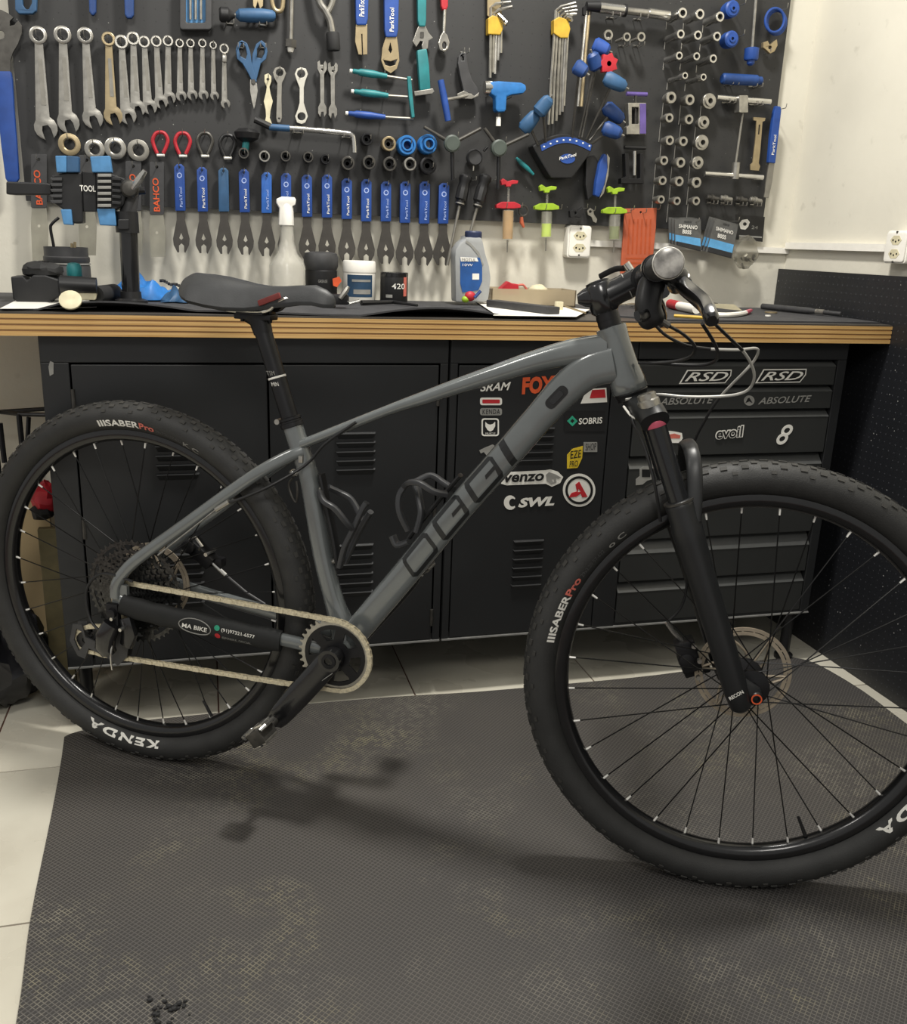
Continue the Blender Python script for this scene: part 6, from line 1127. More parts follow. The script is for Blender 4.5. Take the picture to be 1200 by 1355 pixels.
# ---- blister packs and parts bag -------------------------------------------------------------------
M['pack_grey'] = mat('grey_card', '5a5a58', .5); M['pack_blue'] = mat('blue_card', '5fa3d4', .5); M['pack_dark'] = mat('dark_card', '2c2d2f', .5)
for k, (P, lb) in enumerate((([(893, 290), (927, 290), (928, 333), (893, 324)], 'left'), ([(947, 289), (977, 297), (968, 342), (934, 333)], 'right'))):
    for j in range(3):
        dx = -4 * j; t = T_('blister_pack', P[3][0] + dx, P[3][1], '%s brake pad pack of the %s stack under the board' % (('front', 'middle', 'rear')[j], lb), 'pack', 'brake pad packs'); dd = .045 - .012 * j
        Q = [(x + dx, y - 1.2 * j) for x, y in P]
        def lerp(u, v): a = [Q[0][i] + (Q[1][i] - Q[0][i]) * u for i in (0, 1)]; c = [Q[3][i] + (Q[2][i] - Q[3][i]) * u for i in (0, 1)]; return tuple(a[i] + (c[i] - a[i]) * v for i in (0, 1))
        fl('card', [[Q[0], Q[1], Q[2], Q[3]], [lerp(.36, .07), lerp(.64, .07), lerp(.64, .14), lerp(.36, .14)]], dd, .003, 'pack_grey', t)
        fl('blue_panel', [[lerp(.02, .60), lerp(.98, .60), lerp(.98, .86), lerp(.02, .86)]], dd + .0006, .0006, 'pack_blue', t); fl('dark_panel', [[lerp(.1, .84), lerp(.98, .84), lerp(.98, .99), lerp(.1, .99)]], dd + .006, .006, 'pack_dark', t, bevel=.001)
        if j == 0:
            a, c = W(*lerp(.14, .33), dd + .001), W(*lerp(.86, .33), dd + .001); ex = (c - a); text('SHIMANO', a, ex.normalized(), EZ, .010, 'print_white', t, width=ex.length, bold=.02)
            a, c = W(*lerp(.28, .52), dd + .001), W(*lerp(.62, .52), dd + .001); ex = (c - a); text('B05S', a, ex.normalized(), EZ, .011, 'print_white', t, width=ex.length, bold=.03)
    hook((P[0][0] + P[1][0]) / 2, P[0][1] + 4, .06)
M['bag'] = mat('crumpled_clear_bag', 'b7b3a4', .22, 0, .15, 40, trans=.75, alpha=.6); t = T_('parts_bag', 985, 356, 'crumpled clear plastic bag of dark small parts hung under the board', 'bag')
b = MB(); q = W(986, 336, .03); b.ball(q, (.040, .014, .038), 16, 10); b.v = [p + V((random.uniform(-.004, .004), random.uniform(-.003, .003), random.uniform(-.004, .004))) + EZ * (.010 if p.z > q.z + .02 else 0) for p in b.v]; build(b, 'film', 'bag', t, smooth=25)
for i in range(9): b = MB(); c = W(978 + random.uniform(0, 20), 338 + random.uniform(-3, 12), .03); b.tube([c, c + V((random.uniform(-.012, .012), 0, random.uniform(-.01, .01)))], random.uniform(.002, .0045), 6); build(b, 'small_part', random.choice(['steel_dark', 'black', 'steel']), t)
# ================================================================== things on the bench
ZS = ZB + .0045
def at(px, py, Y): return on(px, py, 1, Y)
def fy(name, loops, Y, th, mt, parent=None, bevel=0, smooth=0, **kw):
    o = at(*loops[0][0], Y); L = [[((at(*p, Y) - o).x, (at(*p, Y) - o).z) for p in lp] for lp in loops]
    b = MB(); b.flat(L, o, EX, EZ, th); return build(b, name, mt, parent, smooth=smooth, bevel=bevel, **kw)
def standing(px, Y): q = at(px, 400, Y); return V((q.x, Y, ZS))
def sx(px0, px1, Y): return abs(at(px1, 390, Y).x - at(px0, 390, Y).x)
# ---- repair-stand clamp -------------------------------------------------------------
Y0 = 2.12; t = thing('repair_stand', standing(173, Y0), 'black bench repair stand with a clamp head and blue jaw pads', 'repair stand')
base = standing(174, Y0); top = at(169, 282, Y0)
b = MB(); b.cyl(base, V((top.x, Y0, top.z)), .0185, n=22); build(b, 'post', 'black_gloss', t)
b = MB(); b.lathe(base, EZ, [(.034, 0), (.034, .006), (.022, .010), (.021, .024)], 20); build(b, 'base_collar', 'black', t)
b = MB(); a = at(169, 308, Y0); c = at(167, 280, Y0); b.cyl(a, c, .0235, n=20); build(b, 'post_clamp', 'black', t)
b = MB(); b.cyl(at(169, 285, Y0), at(176, 248, Y0), .017, .014, n=18); build(b, 'neck', 'grey_dark', t); fy('bolt_block', [rrect(156, 290, 171, 304, 2)], Y0 - .028, .02, 'black', t, bevel=.002)
fy('jaw', [[(127, 230), (148, 230), (165, 236), (170, 250), (163, 272), (150, 280), (128, 278)]], Y0 - .02, .05, 'black', t, bevel=.003)
for i in range(6): fy('rib', [[(129, 230 + 8 * i), (147, 230 + 8 * i), (147, 234 + 8 * i), (129, 234 + 8 * i)]], Y0 - .03, .012, 'rib_steel', t, bevel=.001) if 'rib_steel' in M else fy('rib', [[(129, 230 + 8 * i), (147, 230 + 8 * i), (147, 234 + 8 * i), (129, 234 + 8 * i)]], Y0 - .03, .012, 'print_grey', t, bevel=.001)
for i in range(5): fy('rib', [[(148, 234 + 8 * i), (160, 235 + 8 * i), (160, 239 + 8 * i), (148, 238 + 8 * i)]], Y0 - .03, .012, 'black', t, bevel=.001)
fy('jaw', [[(68, 232), (88, 228), (108, 228), (110, 295), (98, 296), (82, 276), (70, 268)]], Y0 - .015, .05, 'black', t, bevel=.003)
for i in range(5): fy('rib', [[(66, 235 + 7.5 * i), (82, 235 + 7.5 * i), (82, 239 + 7.5 * i), (68, 239 + 7.5 * i)]], Y0 - .022, .012, 'grey_dark', t, bevel=.001)
for lp, mt in (([(73, 206), (88, 206), (88, 228), (75, 228)], 'blue_light'), ([(88, 206), (104, 207), (104, 228), (88, 228)], 'blue_teal'), ([(119, 207), (145, 206), (148, 228), (122, 228)], 'blue_light'), ([(80, 277), (94, 277), (96, 298), (84, 297)], 'blue_light'), ([(128, 276), (152, 276), (154, 299), (132, 298)], 'blue_light')): fy('jaw_pad', [lp], Y0 - .024, .03, mt, t, bevel=.002)
fy('clamp_body', [[(108, 226), (127, 228), (128, 280), (110, 280)]], Y0 - .01, .03, 'black', t, bevel=.002); text('TOOL', at(106, 253, Y0 - .022), EX, EZ, .012, 'print_white', t, width=.030, bold=.02)
fy('handle_bar', [[(8, 240), (62, 242), (68, 244), (68, 258), (20, 258), (8, 257)]], Y0 - .012, .024, 'black', t, bevel=.003)
b = MB(); a = at(172, 250, Y0 - .02); b.lathe(a + EY * .04, -EY, [(.018, 0), (.018, .05), (.014, .055), (.010, .056)], 18); build(b, 'pivot', 'steel_dark', t)
b = MB(); b.tube([at(175, 250, Y0 - .03), at(184, 238, Y0 - .04), at(192, 226, Y0 - .045)], [.006, .008, .005], 10); build(b, 'lever', 'chrome', t)
b = MB(); b.tube([at(180, 253, Y0), at(192, 252, Y0)], .008, 10); build(b, 'axle', 'black', t)
# ---- tin with a hex key ----------------------------------------------------------------
Y0 = 2.29; t = thing('parts_tin', standing(93, Y0), 'dark round tin with a ridged lid line behind the black parts', 'tin'); h = at(93, 327, Y0).z - ZS; r = sx(62, 123, Y0) / 2
b = MB(); b.lathe(standing(93, Y0), EZ, [(r * .97, 0), (r, .004), (r, h * .62), (r * .97, h * .64), (r * .97, h * .70), (r * 1.0, h * .72), (r * 1.0, h * .8), (r * .95, h * .82), (r * .95, h), (r * .88, h), (r * .86, h * .3), (.001, h * .3)], 32); build(b, 'body', 'grey_dark', t)
b = MB(); b.lathe(standing(93, Y0), EZ, [(r * 1.012, h * .655), (r * 1.02, h * .67), (r * 1.012, h * .685)], 32, closed=False); build(b, 'band', 'print_grey', t)
b = MB(); b.tube(smoothp([at(74, 345, Y0), at(71, 325, Y0), at(67, 303, Y0), at(69, 296, Y0), at(78, 288, Y0)], 4), .0035, 6); props(build(b, 'hex_key', 'black_metal'), 'bent black hex key standing in the dark tin', 'hex key')
for i, (px, py) in enumerate(((95, 322), (99, 320))): b = MB(); b.tube([at(px, 345, Y0), at(px, py, Y0)], .003, 8); props(build(b, 'pin_punch', 'steel_warm'), ('left' if i == 0 else 'right') + ' tan pin standing in the dark tin', 'pin', 'pins in the tin')
# ---- black parts on a white sheet, left end ------------------------------------------------
b = MB(); q = [G(0, 408, ZS + .001), G(30, 393, ZS + .001), G(128, 397, ZS + .001), G(128, 406, ZS + .001), G(60, 408, ZS + .001)]
b.flat([[(p.x, p.y) for p in q]], (0, 0, ZS + .001), EX, EY, .0008); build(b, 'paper_sheet', 'white', smooth=0, label='white paper sheet under the black parts at the left end of the bench', cat='paper')
Y0 = 2.08; t = thing('parts_holder', standing(45, Y0), 'angular black plastic part lying at the left end of the bench', 'part')
fy('wedge', [[(14, 366), (30, 365), (36, 371), (44, 364), (60, 364), (78, 370), (80, 392), (66, 400), (24, 400), (17, 396)]], Y0, .06, 'black', t, bevel=.003)
b = MB(); c = at(57, 358, Y0 + .03); b.ball(c, (.040, .03, .018), 16, 8); b.v = [p + V((random.uniform(-.003, .003), random.uniform(-.003, .003), random.uniform(-.003, .003))) for p in b.v]; build(b, 'crumpled_top', 'black_matte', t, smooth=25)
Y0 = 2.06; t = thing('hub_part', standing(103, Y0), 'black tubular part on a cream block beside the angular black part', 'part')
b = MB(); b.cyl(at(80, 376, Y0), at(128, 378, Y0), .018, .016, n=18); build(b, 'tube', 'black', t); fy('block', [[(80, 386), (128, 386), (126, 397), (82, 397)]], Y0 - .005, .03, 'cream', t, bevel=.002)
Y1 = 2.15; t = thing('bottle_stopper', at(99, 368, Y1), 'teal round plastic cap sitting on the black parts', 'cap'); b = MB(); b.lathe(at(99, 368, Y1), EZ, [(.014, 0), (.0155, .004), (.0155, .022), (.012, .030), (.005, .032)], 16); build(b, 'cap', 'teal', t); b = MB(); b.lathe(at(99, 374, Y1), EZ, [(.02, 0), (.02, .012), (.016, .014)], 16); build(b, 'base', 'black', t)
b = MB(); a, c = G(127, 402, ZS) + EZ * .018, G(152, 398, ZS) + EZ * .018; b.lathe(a, c - a, [(.012, .0), (.018, 0), (.018, (c - a).length), (.010, (c - a).length)], 18); b.lathe(a, c - a, [(.012, 0), (.012, .03), (.001, .03)], 14); build(b, 'grip_roll', 'black_matte', label='short black rubber cylinder lying in front of the stand post', cat='grip')
t = thing('cream_tag', G(97, 412, ZS) , 'round cream plastic tag lying near the bench edge', 'tag'); b = MB(); c = G(97, 408, ZS); b.lathe(V((c.x, c.y - .03, ZS + .0165)), V((0, -.80, .6)), [(.0205, 0), (.0205, .004), (.0175, .005), (.006, .005)], 22); build(b, 'disc', 'cream', t); b = MB(); b.box(V((c.x + .002, c.y + .0, ZS + .016)), (.016, .05, .004), (EX, V((0, .8, .2)).normalized(), V((0, -.2, .8)).normalized())); build(b, 'stem', 'cream', t)
# ---- blue cloth -------------------------------------------------------------------------------
M['cloth_blue'] = mat('blue_nitrile', '2f79c4', .5, 0, .2, 30)
def crumple(name, px0, px1, Y, dep, hgt, mt, label, cat, seed, nx=26, ny=9):
    random.seed(seed); x0, x1 = at(px0, 395, Y).x, at(px1, 395, Y).x; ph = [random.uniform(0, 6) for _ in range(8)]
    def fn(u, v):
        env = (math.sin(PI * u) ** .6) * (math.sin(PI * v) ** .6); z = hgt * env * (.55 + .25 * math.sin(9 * u + ph[0] + 4 * v) + .2 * math.sin(17 * u + ph[1] - 7 * v) + .12 * math.sin(31 * u + 11 * v + ph[2]))
        return V((x0 + (x1 - x0) * u + .006 * math.sin(13 * v + ph[3]), Y - dep / 2 + dep * v + .008 * math.sin(11 * u + ph[4]), ZS + .004 + max(.001, z)))
    return build(sheet(fn, nx, ny, .002), name, mt, smooth=50, label=label, cat=cat)
crumple('nitrile_glove', 128, 236, 2.235, .12, .062, 'cloth_blue', 'crumpled blue nitrile glove behind the stand post', 'glove', 3)
crumple('cloth', 216, 266, 2.17, .10, .036, 'blue_teal', 'dull blue cloth partly hidden behind the saddle tail', 'cloth', 5)
t = thing('chain_piece', standing(226, 2.28), 'short length of dark chain draped behind the blue glove', 'chain')
for i in range(12): b = MB(); c = V((at(214 + 2.6 * i, 395, 2.28).x, 2.28, ZS + .040 - .0012 * i + .002 * math.sin(i))); b.box(c, (.0055, .005, .007)); build(b, 'link', 'steel_dark' if i % 2 else 'black', t, bevel=.001)
# ---- bottles and tubs -----------------------------------------------------------------------------
def lathe_thing(name, px, Y, parts, label, cat):
    t = thing(name, standing(px, Y), label, cat)
    for nm, prof, mt in parts: b = MB(); b.lathe(standing(px, Y), EZ, prof, 32); build(b, nm, mt, t)
    return t
M['clear_bottle'] = mat('hazy_clear_plastic_bottle', 'd9d6ca', .15, 0, .03, alpha=.34)
Y0 = 2.27; s = sx(0, 100, Y0) / 100; H = lambda py: at(382, py, Y0).z - ZS
spb = lathe_thing('spray_bottle', 381, Y0, [('bottle', [(.004, 0), (.027 / .027 * 26.5 * s, .002), (27 * s, .012), (27 * s, H(352)), (24 * s, H(345)), (15 * s, H(335)), (11 * s, H(320)), (9.5 * s, H(298)), (8.5 * s, H(298)), (8.5 * s, H(318)), (13 * s, H(336)), (25 * s, H(353)), (25.5 * s, .008), (.001, .006)], 'clear_bottle'), ('collar', [(9.5 * s, H(299)), (10.5 * s, H(298)), (10 * s, H(275)), (8 * s, H(270))], 'white')], 'clear spray bottle with a white trigger head behind the saddle', 'bottle')
fy('spray_head', [[(366, 263), (373, 260), (390, 261), (392, 264), (391, 271), (387, 273), (388, 298), (369, 298), (370, 275), (366, 268)]], Y0 - .012, .022, 'white', spb, bevel=.003, smooth=40)
Y0 = 2.31; s = sx(0, 100, Y0) / 100; H = lambda py: at(425, py, Y0).z - ZS
jar = lathe_thing('grease_jar', 425, Y0, [('body', [(23 * s, 0), (24.5 * s, .006), (24.5 * s, H(358)), (21 * s, H(355))], 'black'), ('lid', [(23 * s, H(358)), (26 * s, H(352)), (26.5 * s, H(341)), (24 * s, H(335)), (14 * s, H(333)), (.001, H(334))], 'grey_dark')], 'black round jar with a domed dark lid and an orange mark', 'jar')
fy('orange_mark', [[(440, 369), (449, 366), (452, 372), (446, 380), (441, 378)]], Y0 - .04, .002, 'print_orange', jar); text('GREASE', at(421, 374, Y0 - 24.7 * s), EX, EZ, .007, 'print_grey', jar, width=.022)
Y0 = 2.30; s = sx(0, 100, Y0) / 100; H = lambda py: at(475, py, Y0).z - ZS
tub = lathe_thing('white_tub', 475, Y0, [('body', [(23.5 * s, 0), (25 * s, .004), (25 * s, H(361)), (22 * s, H(358))], 'white'), ('lid', [(25.5 * s, H(360)), (25.8 * s, H(358)), (25 * s, H(347)), (24 * s, H(345)), (.001, H(345))], 'white')], 'white plastic tub with a dark blue label beside the black jar', 'tub')
M['label_blue'] = mat('dark_blue_label', '24405a', .5)
def wrap(t, c, r, a0, a1, z0, z1, mt, name='label', n=12):
    b = MB(); vs = [c + V((r * math.sin(a), -r * math.cos(a), z)) for z in (z0, z1) for a in [a0 + (a1 - a0) * i / n for i in range(n + 1)]]; b.add(vs, [(i, i + 1, n + 2 + i, n + 1 + i) for i in range(n)]); return build(b, name, mt, t)
c = standing(475, Y0); wrap(tub, c, 25.25 * s, -.95, .75, H(392), H(363), 'label_blue'); wrap(tub, c, 25.5 * s, -.5, .6, H(388), H(382), 'print_grey', 'label_strip'); wrap(tub, c, 25.5 * s, -.6, .6, H(372), H(369), 'print_grey', 'label_strip')
Y0 = 2.29; s = sx(0, 100, Y0) / 100; H = lambda py: at(521, py, Y0).z - ZS
bt = lathe_thing('black_tub', 521, Y0, [('body', [(20.5 * s, 0), (21.5 * s, .003), (21.5 * s, H(364)), (21 * s, H(362))], 'black'), ('lid', [(21.8 * s, H(366)), (21.8 * s, H(361)), (20.5 * s, H(360)), (.001, H(360))], 'black_gloss')], 'short black tub with pale numerals on its side', 'tub')
c = standing(521, Y0)
def tb(a, b_, c=c, s=s, H=H): th = (a - .012) / (21.5 * s); return c + V((21.9 * s * math.sin(th), -21.9 * s * math.cos(th), H(384) + b_))
text('420', c, EX, EZ, .013, 'print_white', bt, width=.034, bold=.005, bend=tb); wrap(bt, c, 21.8 * s, -.8, -.3, H(393), H(389), 'print_grey', 'label_strip'); wrap(bt, c, 21.8 * s, .55, .9, H(391), H(366), 'print_salmon', 'label_strip')
# grey oil bottle with blue label
Y0 = 2.27; t = thing('oil_bottle', standing(627, Y0), 'grey plastic oil bottle with a blue label and dark blue cap', 'bottle'); M['bottle_grey'] = mat('silver_grey_plastic', '9a9c9c', .35, .1, .05)
zb = at(627, 402, Y0).z; OL = [(603, 400), (602, 340), (603, 330), (609, 321), (616, 316), (616, 314), (638, 314), (640, 322), (643, 336), (648, 352), (650, 368), (648, 388), (646, 400)]
fy('body', [OL], Y0 - .022, .05, 'bottle_grey', t, bevel=.007, smooth=50); b = MB(); c = at(626.5, 316, Y0); b.lathe(V((c.x, Y0 + .003, at(626, 317, Y0).z)), EZ, [(.0205, 0), (.0215, .002), (.0215, .017), (.019, .020), (.001, .020)], 22); build(b, 'cap', 'label_navy', t) if 'label_navy' in M else build(b, 'cap', mat('navy_cap', '2a3350', .45), t)
M['label_mid'] = mat('mid_blue_label', '1f4f8e', .45)
fy('label', [[(609, 340), (635, 341), (638, 352), (638, 372), (633, 384), (612, 387), (609, 375)]], Y0 - .0235, .0012, 'label_mid', t); fy('label_band', [[(609, 340), (631, 341), (633, 346), (610, 346)]], Y0 - .0242, .0008, 'print_white', t); fy('label_band', [[(625, 362), (634, 362), (634, 370), (625, 370)]], Y0 - .0242, .0008, 'print_white', t)
text('MOTUL', at(611, 345.5, Y0 - .0252), EX, EZ, .007, 'print_dim', t, width=.036); text('10W', at(612, 352, Y0 - .0245), EX, EZ, .006, 'print_white', t, width=.026)
fy('neck_seam', [[(617, 318), (623, 322), (634, 334), (640, 350), (639, 352), (632, 337), (622, 325), (616, 321)]], Y0 - .0232, .001, 'print_grey', t)
t = thing('small_figure', standing(624, 2.17), 'small red and green plastic trinket in front of the oil bottle', 'trinket'); b = MB(); b.ball(at(622, 392, 2.17), (.014, .010, .012)); build(b, 'red_body', 'red', t); b = MB(); b.ball(at(616, 396, 2.17), (.010, .008, .008)); build(b, 'green_part', 'lime', t); b = MB(); b.tube([at(628, 394, 2.16), at(636, 385, 2.16)], .004, 8); build(b, 'dark_arm', 'blue_dark', t)
# paper, tray, slate bar
b = MB(); q = [(628, 399), (650, 397), (780, 411), (776, 423.5), (664, 422), (655, 417)]
b.flat([[(G(x, y, ZS + .001).x, max(1.90, min(2.38, G(x, y, ZS + .001).y))) for x, y in q]], (0, 0, ZS + .0035), EX, EY, .0008); build(b, 'paper_sheet', 'white', smooth=0, label='white paper sheet lying at the bench edge under the grey bar', cat='paper')
M['tray'] = mat('frosted_tan_plastic', 'b8aa90', .3, 0, .06, 12, trans=.35, alpha=.8)
Y0 = 2.26; t = thing('storage_tray', standing(705, Y0), 'translucent tan plastic tray behind the grey bar', 'tray')
xa, xb = at(650, 395, Y0).x, at(762, 395, Y0).x; zt = at(705, 383, Y0).z; b = MB(); e = .003
b.bb((xa, Y0, ZS), (xb, Y0 + .10, ZS + e)); b.bb((xa, Y0, ZS), (xb, Y0 + e, zt)); b.bb((xa, Y0 + .10 - e, ZS), (xb, Y0 + .10, zt)); b.bb((xa, Y0, ZS), (xa + e, Y0 + .10, zt)); b.bb((xb - e, Y0, ZS), (xb, Y0 + .10, zt)); build(b, 'tray_body', 'tray', t, smooth=0)
t = thing('red_pouch', at(678, 390, 2.31), 'red folded pouch with a loop sticking out of the tan tray', 'pouch'); fy('pouch', [[(661, 382), (672, 372), (678, 375), (686, 376), (688, 390), (662, 390)]], 2.30, .02, 'red', t, bevel=.003); b = MB(); b.tube(smoothp([at(684, 378, 2.305), at(692, 377, 2.305), at(697, 383, 2.305)], 4), .003, 7); build(b, 'loop', 'print_salmon', t)
t = thing('beige_sponge', at(712, 388, 2.33), 'beige crumpled sponge at the back of the tan tray', 'sponge'); b = MB(); b.ball(at(712, 383, 2.33), (.026, .016, .012)); b.v = [p + V((random.uniform(-.002, .002),) * 3) for p in b.v]; build(b, 'sponge', 'cream', t)
b = MB(); a, c = G(651, 401, ZS + .012), G(733, 411, ZS + .012); ax_ = (c - a).normalized(); b.box((a + c) / 2 + EZ * .0, ((c - a).length, .035, .016), (ax_, EZ.cross(ax_), EZ)); build(b, 'sharpening_bar', 'grey_dark', bevel=.002, label='flat dark grey bar lying on the white paper', cat='bar')
b = MB(); c = G(739, 412, ZS); b.box(c + EZ * .012, (.018, .014, .022)); build(b, 'eraser', 'cream', bevel=.002, label='small cream block at the right end of the grey bar', cat='block')
b = MB(); b.tube([G(744, 407, ZS) + EZ * .005, G(774, 417, ZS) + EZ * .005], .0025, 7); build(b, 'wooden_stick', 'steel_warm', label='thin tan stick lying beside the cream block', cat='stick')
# parts under the saddle nose
t = thing('quick_clamp', standing(445, 2.08), 'small black and silver clamp lying under the saddle nose', 'clamp'); b = MB(); b.box(at(446, 396, 2.08), (.05, .03, .022)); build(b, 'body', 'black', t, bevel=.004); b = MB(); b.tube([at(450, 395, 2.06), at(458, 384, 2.06), at(461, 379, 2.06)], [.005, .007, .004], 8); build(b, 'lever', 'steel', t); b = MB(); b.tube([at(462, 402, 2.06), at(476, 398, 2.06)], .004, 8); build(b, 'screw', 'chrome', t)
b = MB(); b.tube([G(478, 404, ZS) + EZ * .006, G(520, 403, ZS) + EZ * .006, G(552, 407, ZS) + EZ * .005], [.006, .0045, .003], 8); build(b, 'tyre_lever', 'black', label='thin black lever lying on the bench in front of the black tub', cat='lever')
b = MB(); b.tube([G(466, 400, ZS) + EZ * .004, G(492, 400, ZS) + EZ * .004], .0035, 8); build(b, 'blue_pen', 'blue_dark', label='short dark blue stick beside the small clamp', cat='stick')
# keys and glove behind the stem
t = thing('key_bunch', G(832, 410, ZS), 'bunch of grey-green worn keys lying behind the bicycle stem', 'keys')
for i in range(7):
    a = G(815 + 5 * i, 404 + (i % 3) * 2, ZS) + EZ * (.004 + .003 * (i % 3)); d = V((math.cos(i * .5 - 1), math.sin(i * .5 - 1), 0)); b = MB(); b.flat([circ(0, 0, .008, 10) ], a, EX, EY, .002); b.box(a + d * .018, (.03, .006, .002), (d, EZ.cross(d), EZ)); build(b, 'key', 'steel_warm' if i % 2 else 'steel_dim', t)
b = MB(); b.tube(smoothp([G(806, 420, ZS) + EZ * .006, G(812, 414, ZS) + EZ * .02, G(815, 408, ZS) + EZ * .010, G(812, 422, ZS) + EZ * .006], 4), .005, 8); build(b, 'yellow_tie', 'yellow', label='small yellow-green tie beside the worn keys', cat='tie')
# right end of the bench
t = thing('red_cap_tube', G(893, 412, ZS), 'white tube with a red end lying behind the brake lever', 'tube'); b = MB(); b.tube([G(886, 408, ZS) + EZ * .012, G(898, 411, ZS) + EZ * .012], .012, 14); build(b, 'red_end', 'red', t); b = MB(); b.tube([G(898, 411, ZS) + EZ * .012, G(921, 416, ZS) + EZ * .012], .011, 14); build(b, 'tube', 'white', t)
b = MB(); b.tube([G(892, 420, ZS) + EZ * .004, G(935, 423, ZS) + EZ * .004], .004, 6); build(b, 'pencil', 'yellow', label='yellow pencil lying near the bench edge behind the brake lever', cat='pencil')
t = thing('curved_strip', G(965, 421, ZS), 'white curved plastic strip with a pink tip near the bench edge', 'strip'); b = MB(); P = smoothp([G(935, 419, ZS) + EZ * .006, G(960, 420.5, ZS) + EZ * .006, G(982, 418, ZS) + EZ * .006, G(994, 414, ZS) + EZ * .007], 4); b.tube(P[:-3], .006, 8); build(b, 'strip', 'white', t); b = MB(); b.tube(P[-4:] , [.0062, .006, .005, .003], 8); build(b, 'tip', 'pink', t)
fy('cream_card', [[(946, 402), (972, 403), (982, 411), (960, 409), (946, 407)]], 2.2, .006, 'cream', None, label='cream folded card standing at the back of the bench right end', cat='card')
b = MB(); b.bb((at(930, 400, 2.3).x, 2.29, ZS), (at(948, 400, 2.3).x, 2.34, ZS + .016)); build(b, 'small_box', 'grey_dark', bevel=.002, label='small dark grey box against the wall beside the cream card', cat='box')
t = thing('soldering_pen', G(1060, 412, ZS), 'long dark grey pen-like tool lying along the side panel', 'tool'); b = MB(); a, c = G(1022, 410, ZS) + EZ * .010, G(1102, 412, ZS) + EZ * .010; a = V((1.50, 2.30, ZS + .009)); c = V((1.575, 2.06, ZS + .009)); b.tube([a, a.lerp(c, .6), a.lerp(c, .72), c], [.008, .0085, .006, .005], 12); build(b, 'barrel', 'grey_dark', t); b = MB(); b.tube([a.lerp(c, .7), a.lerp(c, .8)], .007, 12); build(b, 'ferrule', 'steel', t)
b = MB(); c = G(1020, 414, ZS); b.lathe(c, EZ, [(.010, 0), (.016, 0), (.016, .003), (.010, .003)], 20, closed=True); build(b, 'washer', 'steel_warm', label='flat tan washer lying on the right end of the bench', cat='washer')
b = MB(); c = G(1016, 418.5, ZS); b.lathe(c, EZ, [(.004, 0), (.007, 0), (.007, .003), (.004, .003)], 14, closed=True); build(b, 'washer', 'white', label='tiny pale washer in front of the tan washer', cat='washer')
# ================================================================== under the bench, left
Y0 = 2.24; t = thing('wire_rack', at(20, 600, Y0), 'black wire rack on the wall under the left end of the bench', 'rack')
def wire(name, pts, r, mt, par_): b = MB(); b.tube(pts, r, 8); return build(b, name, mt, par_)
wire('top_bar', [at(-25, 541, Y0), at(0, 545, Y0), at(62, 541, Y0)], .005, 'black_metal', t); wire('top_bar', [at(0, 545, Y0), at(25, 548, Y0 - .06), at(62, 549, Y0 - .06)], .005, 'black_metal', t)
for px, py, Y in ((25, 548, Y0 - .06), (-10, 545, Y0)): p = at(px, py, Y); wire('leg', [p, p - EZ * .17], .006, 'black_metal', t)
p = at(38, 552, Y0 - .03); wire('brace', [p, p + V((-.02, 0, -.15))], .005, 'black_metal', t); wire('brace', [at(0, 560, Y0), at(6, 612, Y0)], .006, 'black_metal', t); wire('wall_bar', [at(-25, 541, Y0), at(-25, 541, YW - .004)], .005, 'black_metal', t); p = at(62, 541, Y0); wire('wall_bar', [p, V((p.x, YW - .002, p.z))], .005, 'black_metal', t)
M['cardboard'] = mat('tan_cardboard', 'b09c76', .8, 0, .08, 6); M['shade_olive'] = mat('olive_shade_sheet', '5a5238', .75)
Y0 = 2.30; xa, xb = at(22, 760, Y0).x, at(64, 760, Y0).x
b = MB(); b.add([(xa - .03, Y0 - .05, -.005), (xb + .01, Y0 - .05, -.005), (xb + .01, Y0 + .05, at(40, 655, Y0).z), (xa - .03, Y0 + .05, at(40, 655, Y0).z), (xa - .03, Y0 - .035, -.005), (xb + .01, Y0 - .035, -.005), (xb + .01, Y0 + .065, at(40, 655, Y0).z), (xa - .03, Y0 + .065, at(40, 655, Y0).z)], [(0, 1, 2, 3), (7, 6, 5, 4), (0, 4, 5, 1), (1, 5, 6, 2), (2, 6, 7, 3), (3, 7, 4, 0)]); build(b, 'cardboard_sheet', 'cardboard', smooth=0, label='tan cardboard sheet leaning on the wall behind the rear wheel', cat='cardboard')
Y0 = 2.12; xa, xb = at(55, 760, Y0).x, at(88, 760, Y0).x
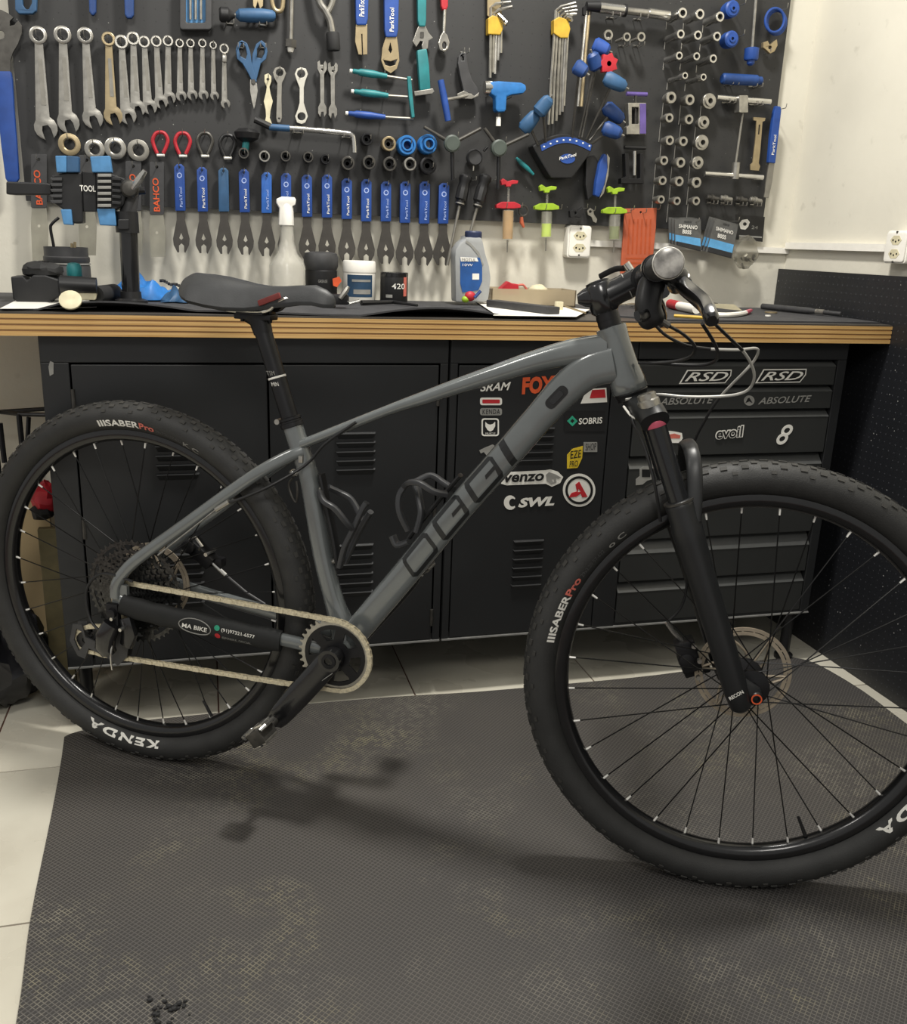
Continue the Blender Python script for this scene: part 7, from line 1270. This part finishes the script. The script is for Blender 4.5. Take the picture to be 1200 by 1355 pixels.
b = MB(); b.bb((xa, Y0, -.005), (xb, Y0 + .02, at(60, 700, Y0).z)); build(b, 'olive_shade_sheet', 'shade_olive', smooth=0, bevel=.002, label='olive brown board standing beside the cabinet behind the rear wheel', cat='board')  # added dark sheet, its olive colour stands for the shade beside the cardboard
Y0 = 2.2; t = thing('red_cloth', at(60, 680, Y0), 'crumpled red cloth on top of the boards behind the rear wheel', 'cloth'); b = MB(); b.ball(at(61, 658, Y0), (.030, .03, .038), 14, 9); b.v = [p + V([random.uniform(-.005, .005) for _ in range(3)]) for p in b.v]; build(b, 'red_part', 'red', t, smooth=25); b = MB(); b.ball(at(57, 676, Y0), (.028, .03, .018), 12, 8); b.v = [p + V([random.uniform(-.004, .004) for _ in range(3)]) for p in b.v]; build(b, 'dark_part', 'black_matte', t, smooth=25)
# black bin bag at the left
M['bag_black'] = mat('black_bin_bag', '1d1d20', .28, 0, .1, 20)
random.seed(21); c = G(4, 940, -.005); c = V((c.x - .03, c.y + .06, .0)); b = MB(); n_, m_ = 30, 16; vs = []
for i in range(m_ + 1):
    p = PI * i / m_
    for j in range(n_):
        q = 2 * PI * j / n_; rr_ = 1 + .10 * math.sin(5 * q + 3 * p) + .08 * math.sin(9 * q - 5 * p) + random.uniform(-.03, .03)
        z = .11 + .115 * math.cos(p); vs.append(V((c.x + .125 * rr_ * math.sin(p) ** .7 * math.cos(q), c.y + .11 * rr_ * math.sin(p) ** .7 * math.sin(q), max(-.0045, z + .012 * math.sin(7 * q + p * 4)))))
b.add(vs, [(i * n_ + j, i * n_ + (j + 1) % n_, (i + 1) * n_ + (j + 1) % n_, (i + 1) * n_ + j) for i in range(m_) for j in range(n_)]); build(b, 'bin_bag', 'bag_black', smooth=30, label='crumpled black bin bag on the floor at the left edge behind the rear wheel', cat='bag')

# small dark grit left on the mat
random.seed(5); b = MB()
for i in range(26):
    q = G(215 + random.gauss(0, 14), 1335 + random.gauss(0, 9)); r_ = random.uniform(.0015, .004); b.ball(V((q.x, q.y, r_ * .8)), (r_ * 1.4, r_, r_ * .8), 6, 4)
build(b, 'mat_debris', 'black_matte', label='scatter of small black rubber crumbs on the floor mat at the lower left', cat='crumbs', kind='stuff')
flush_text()
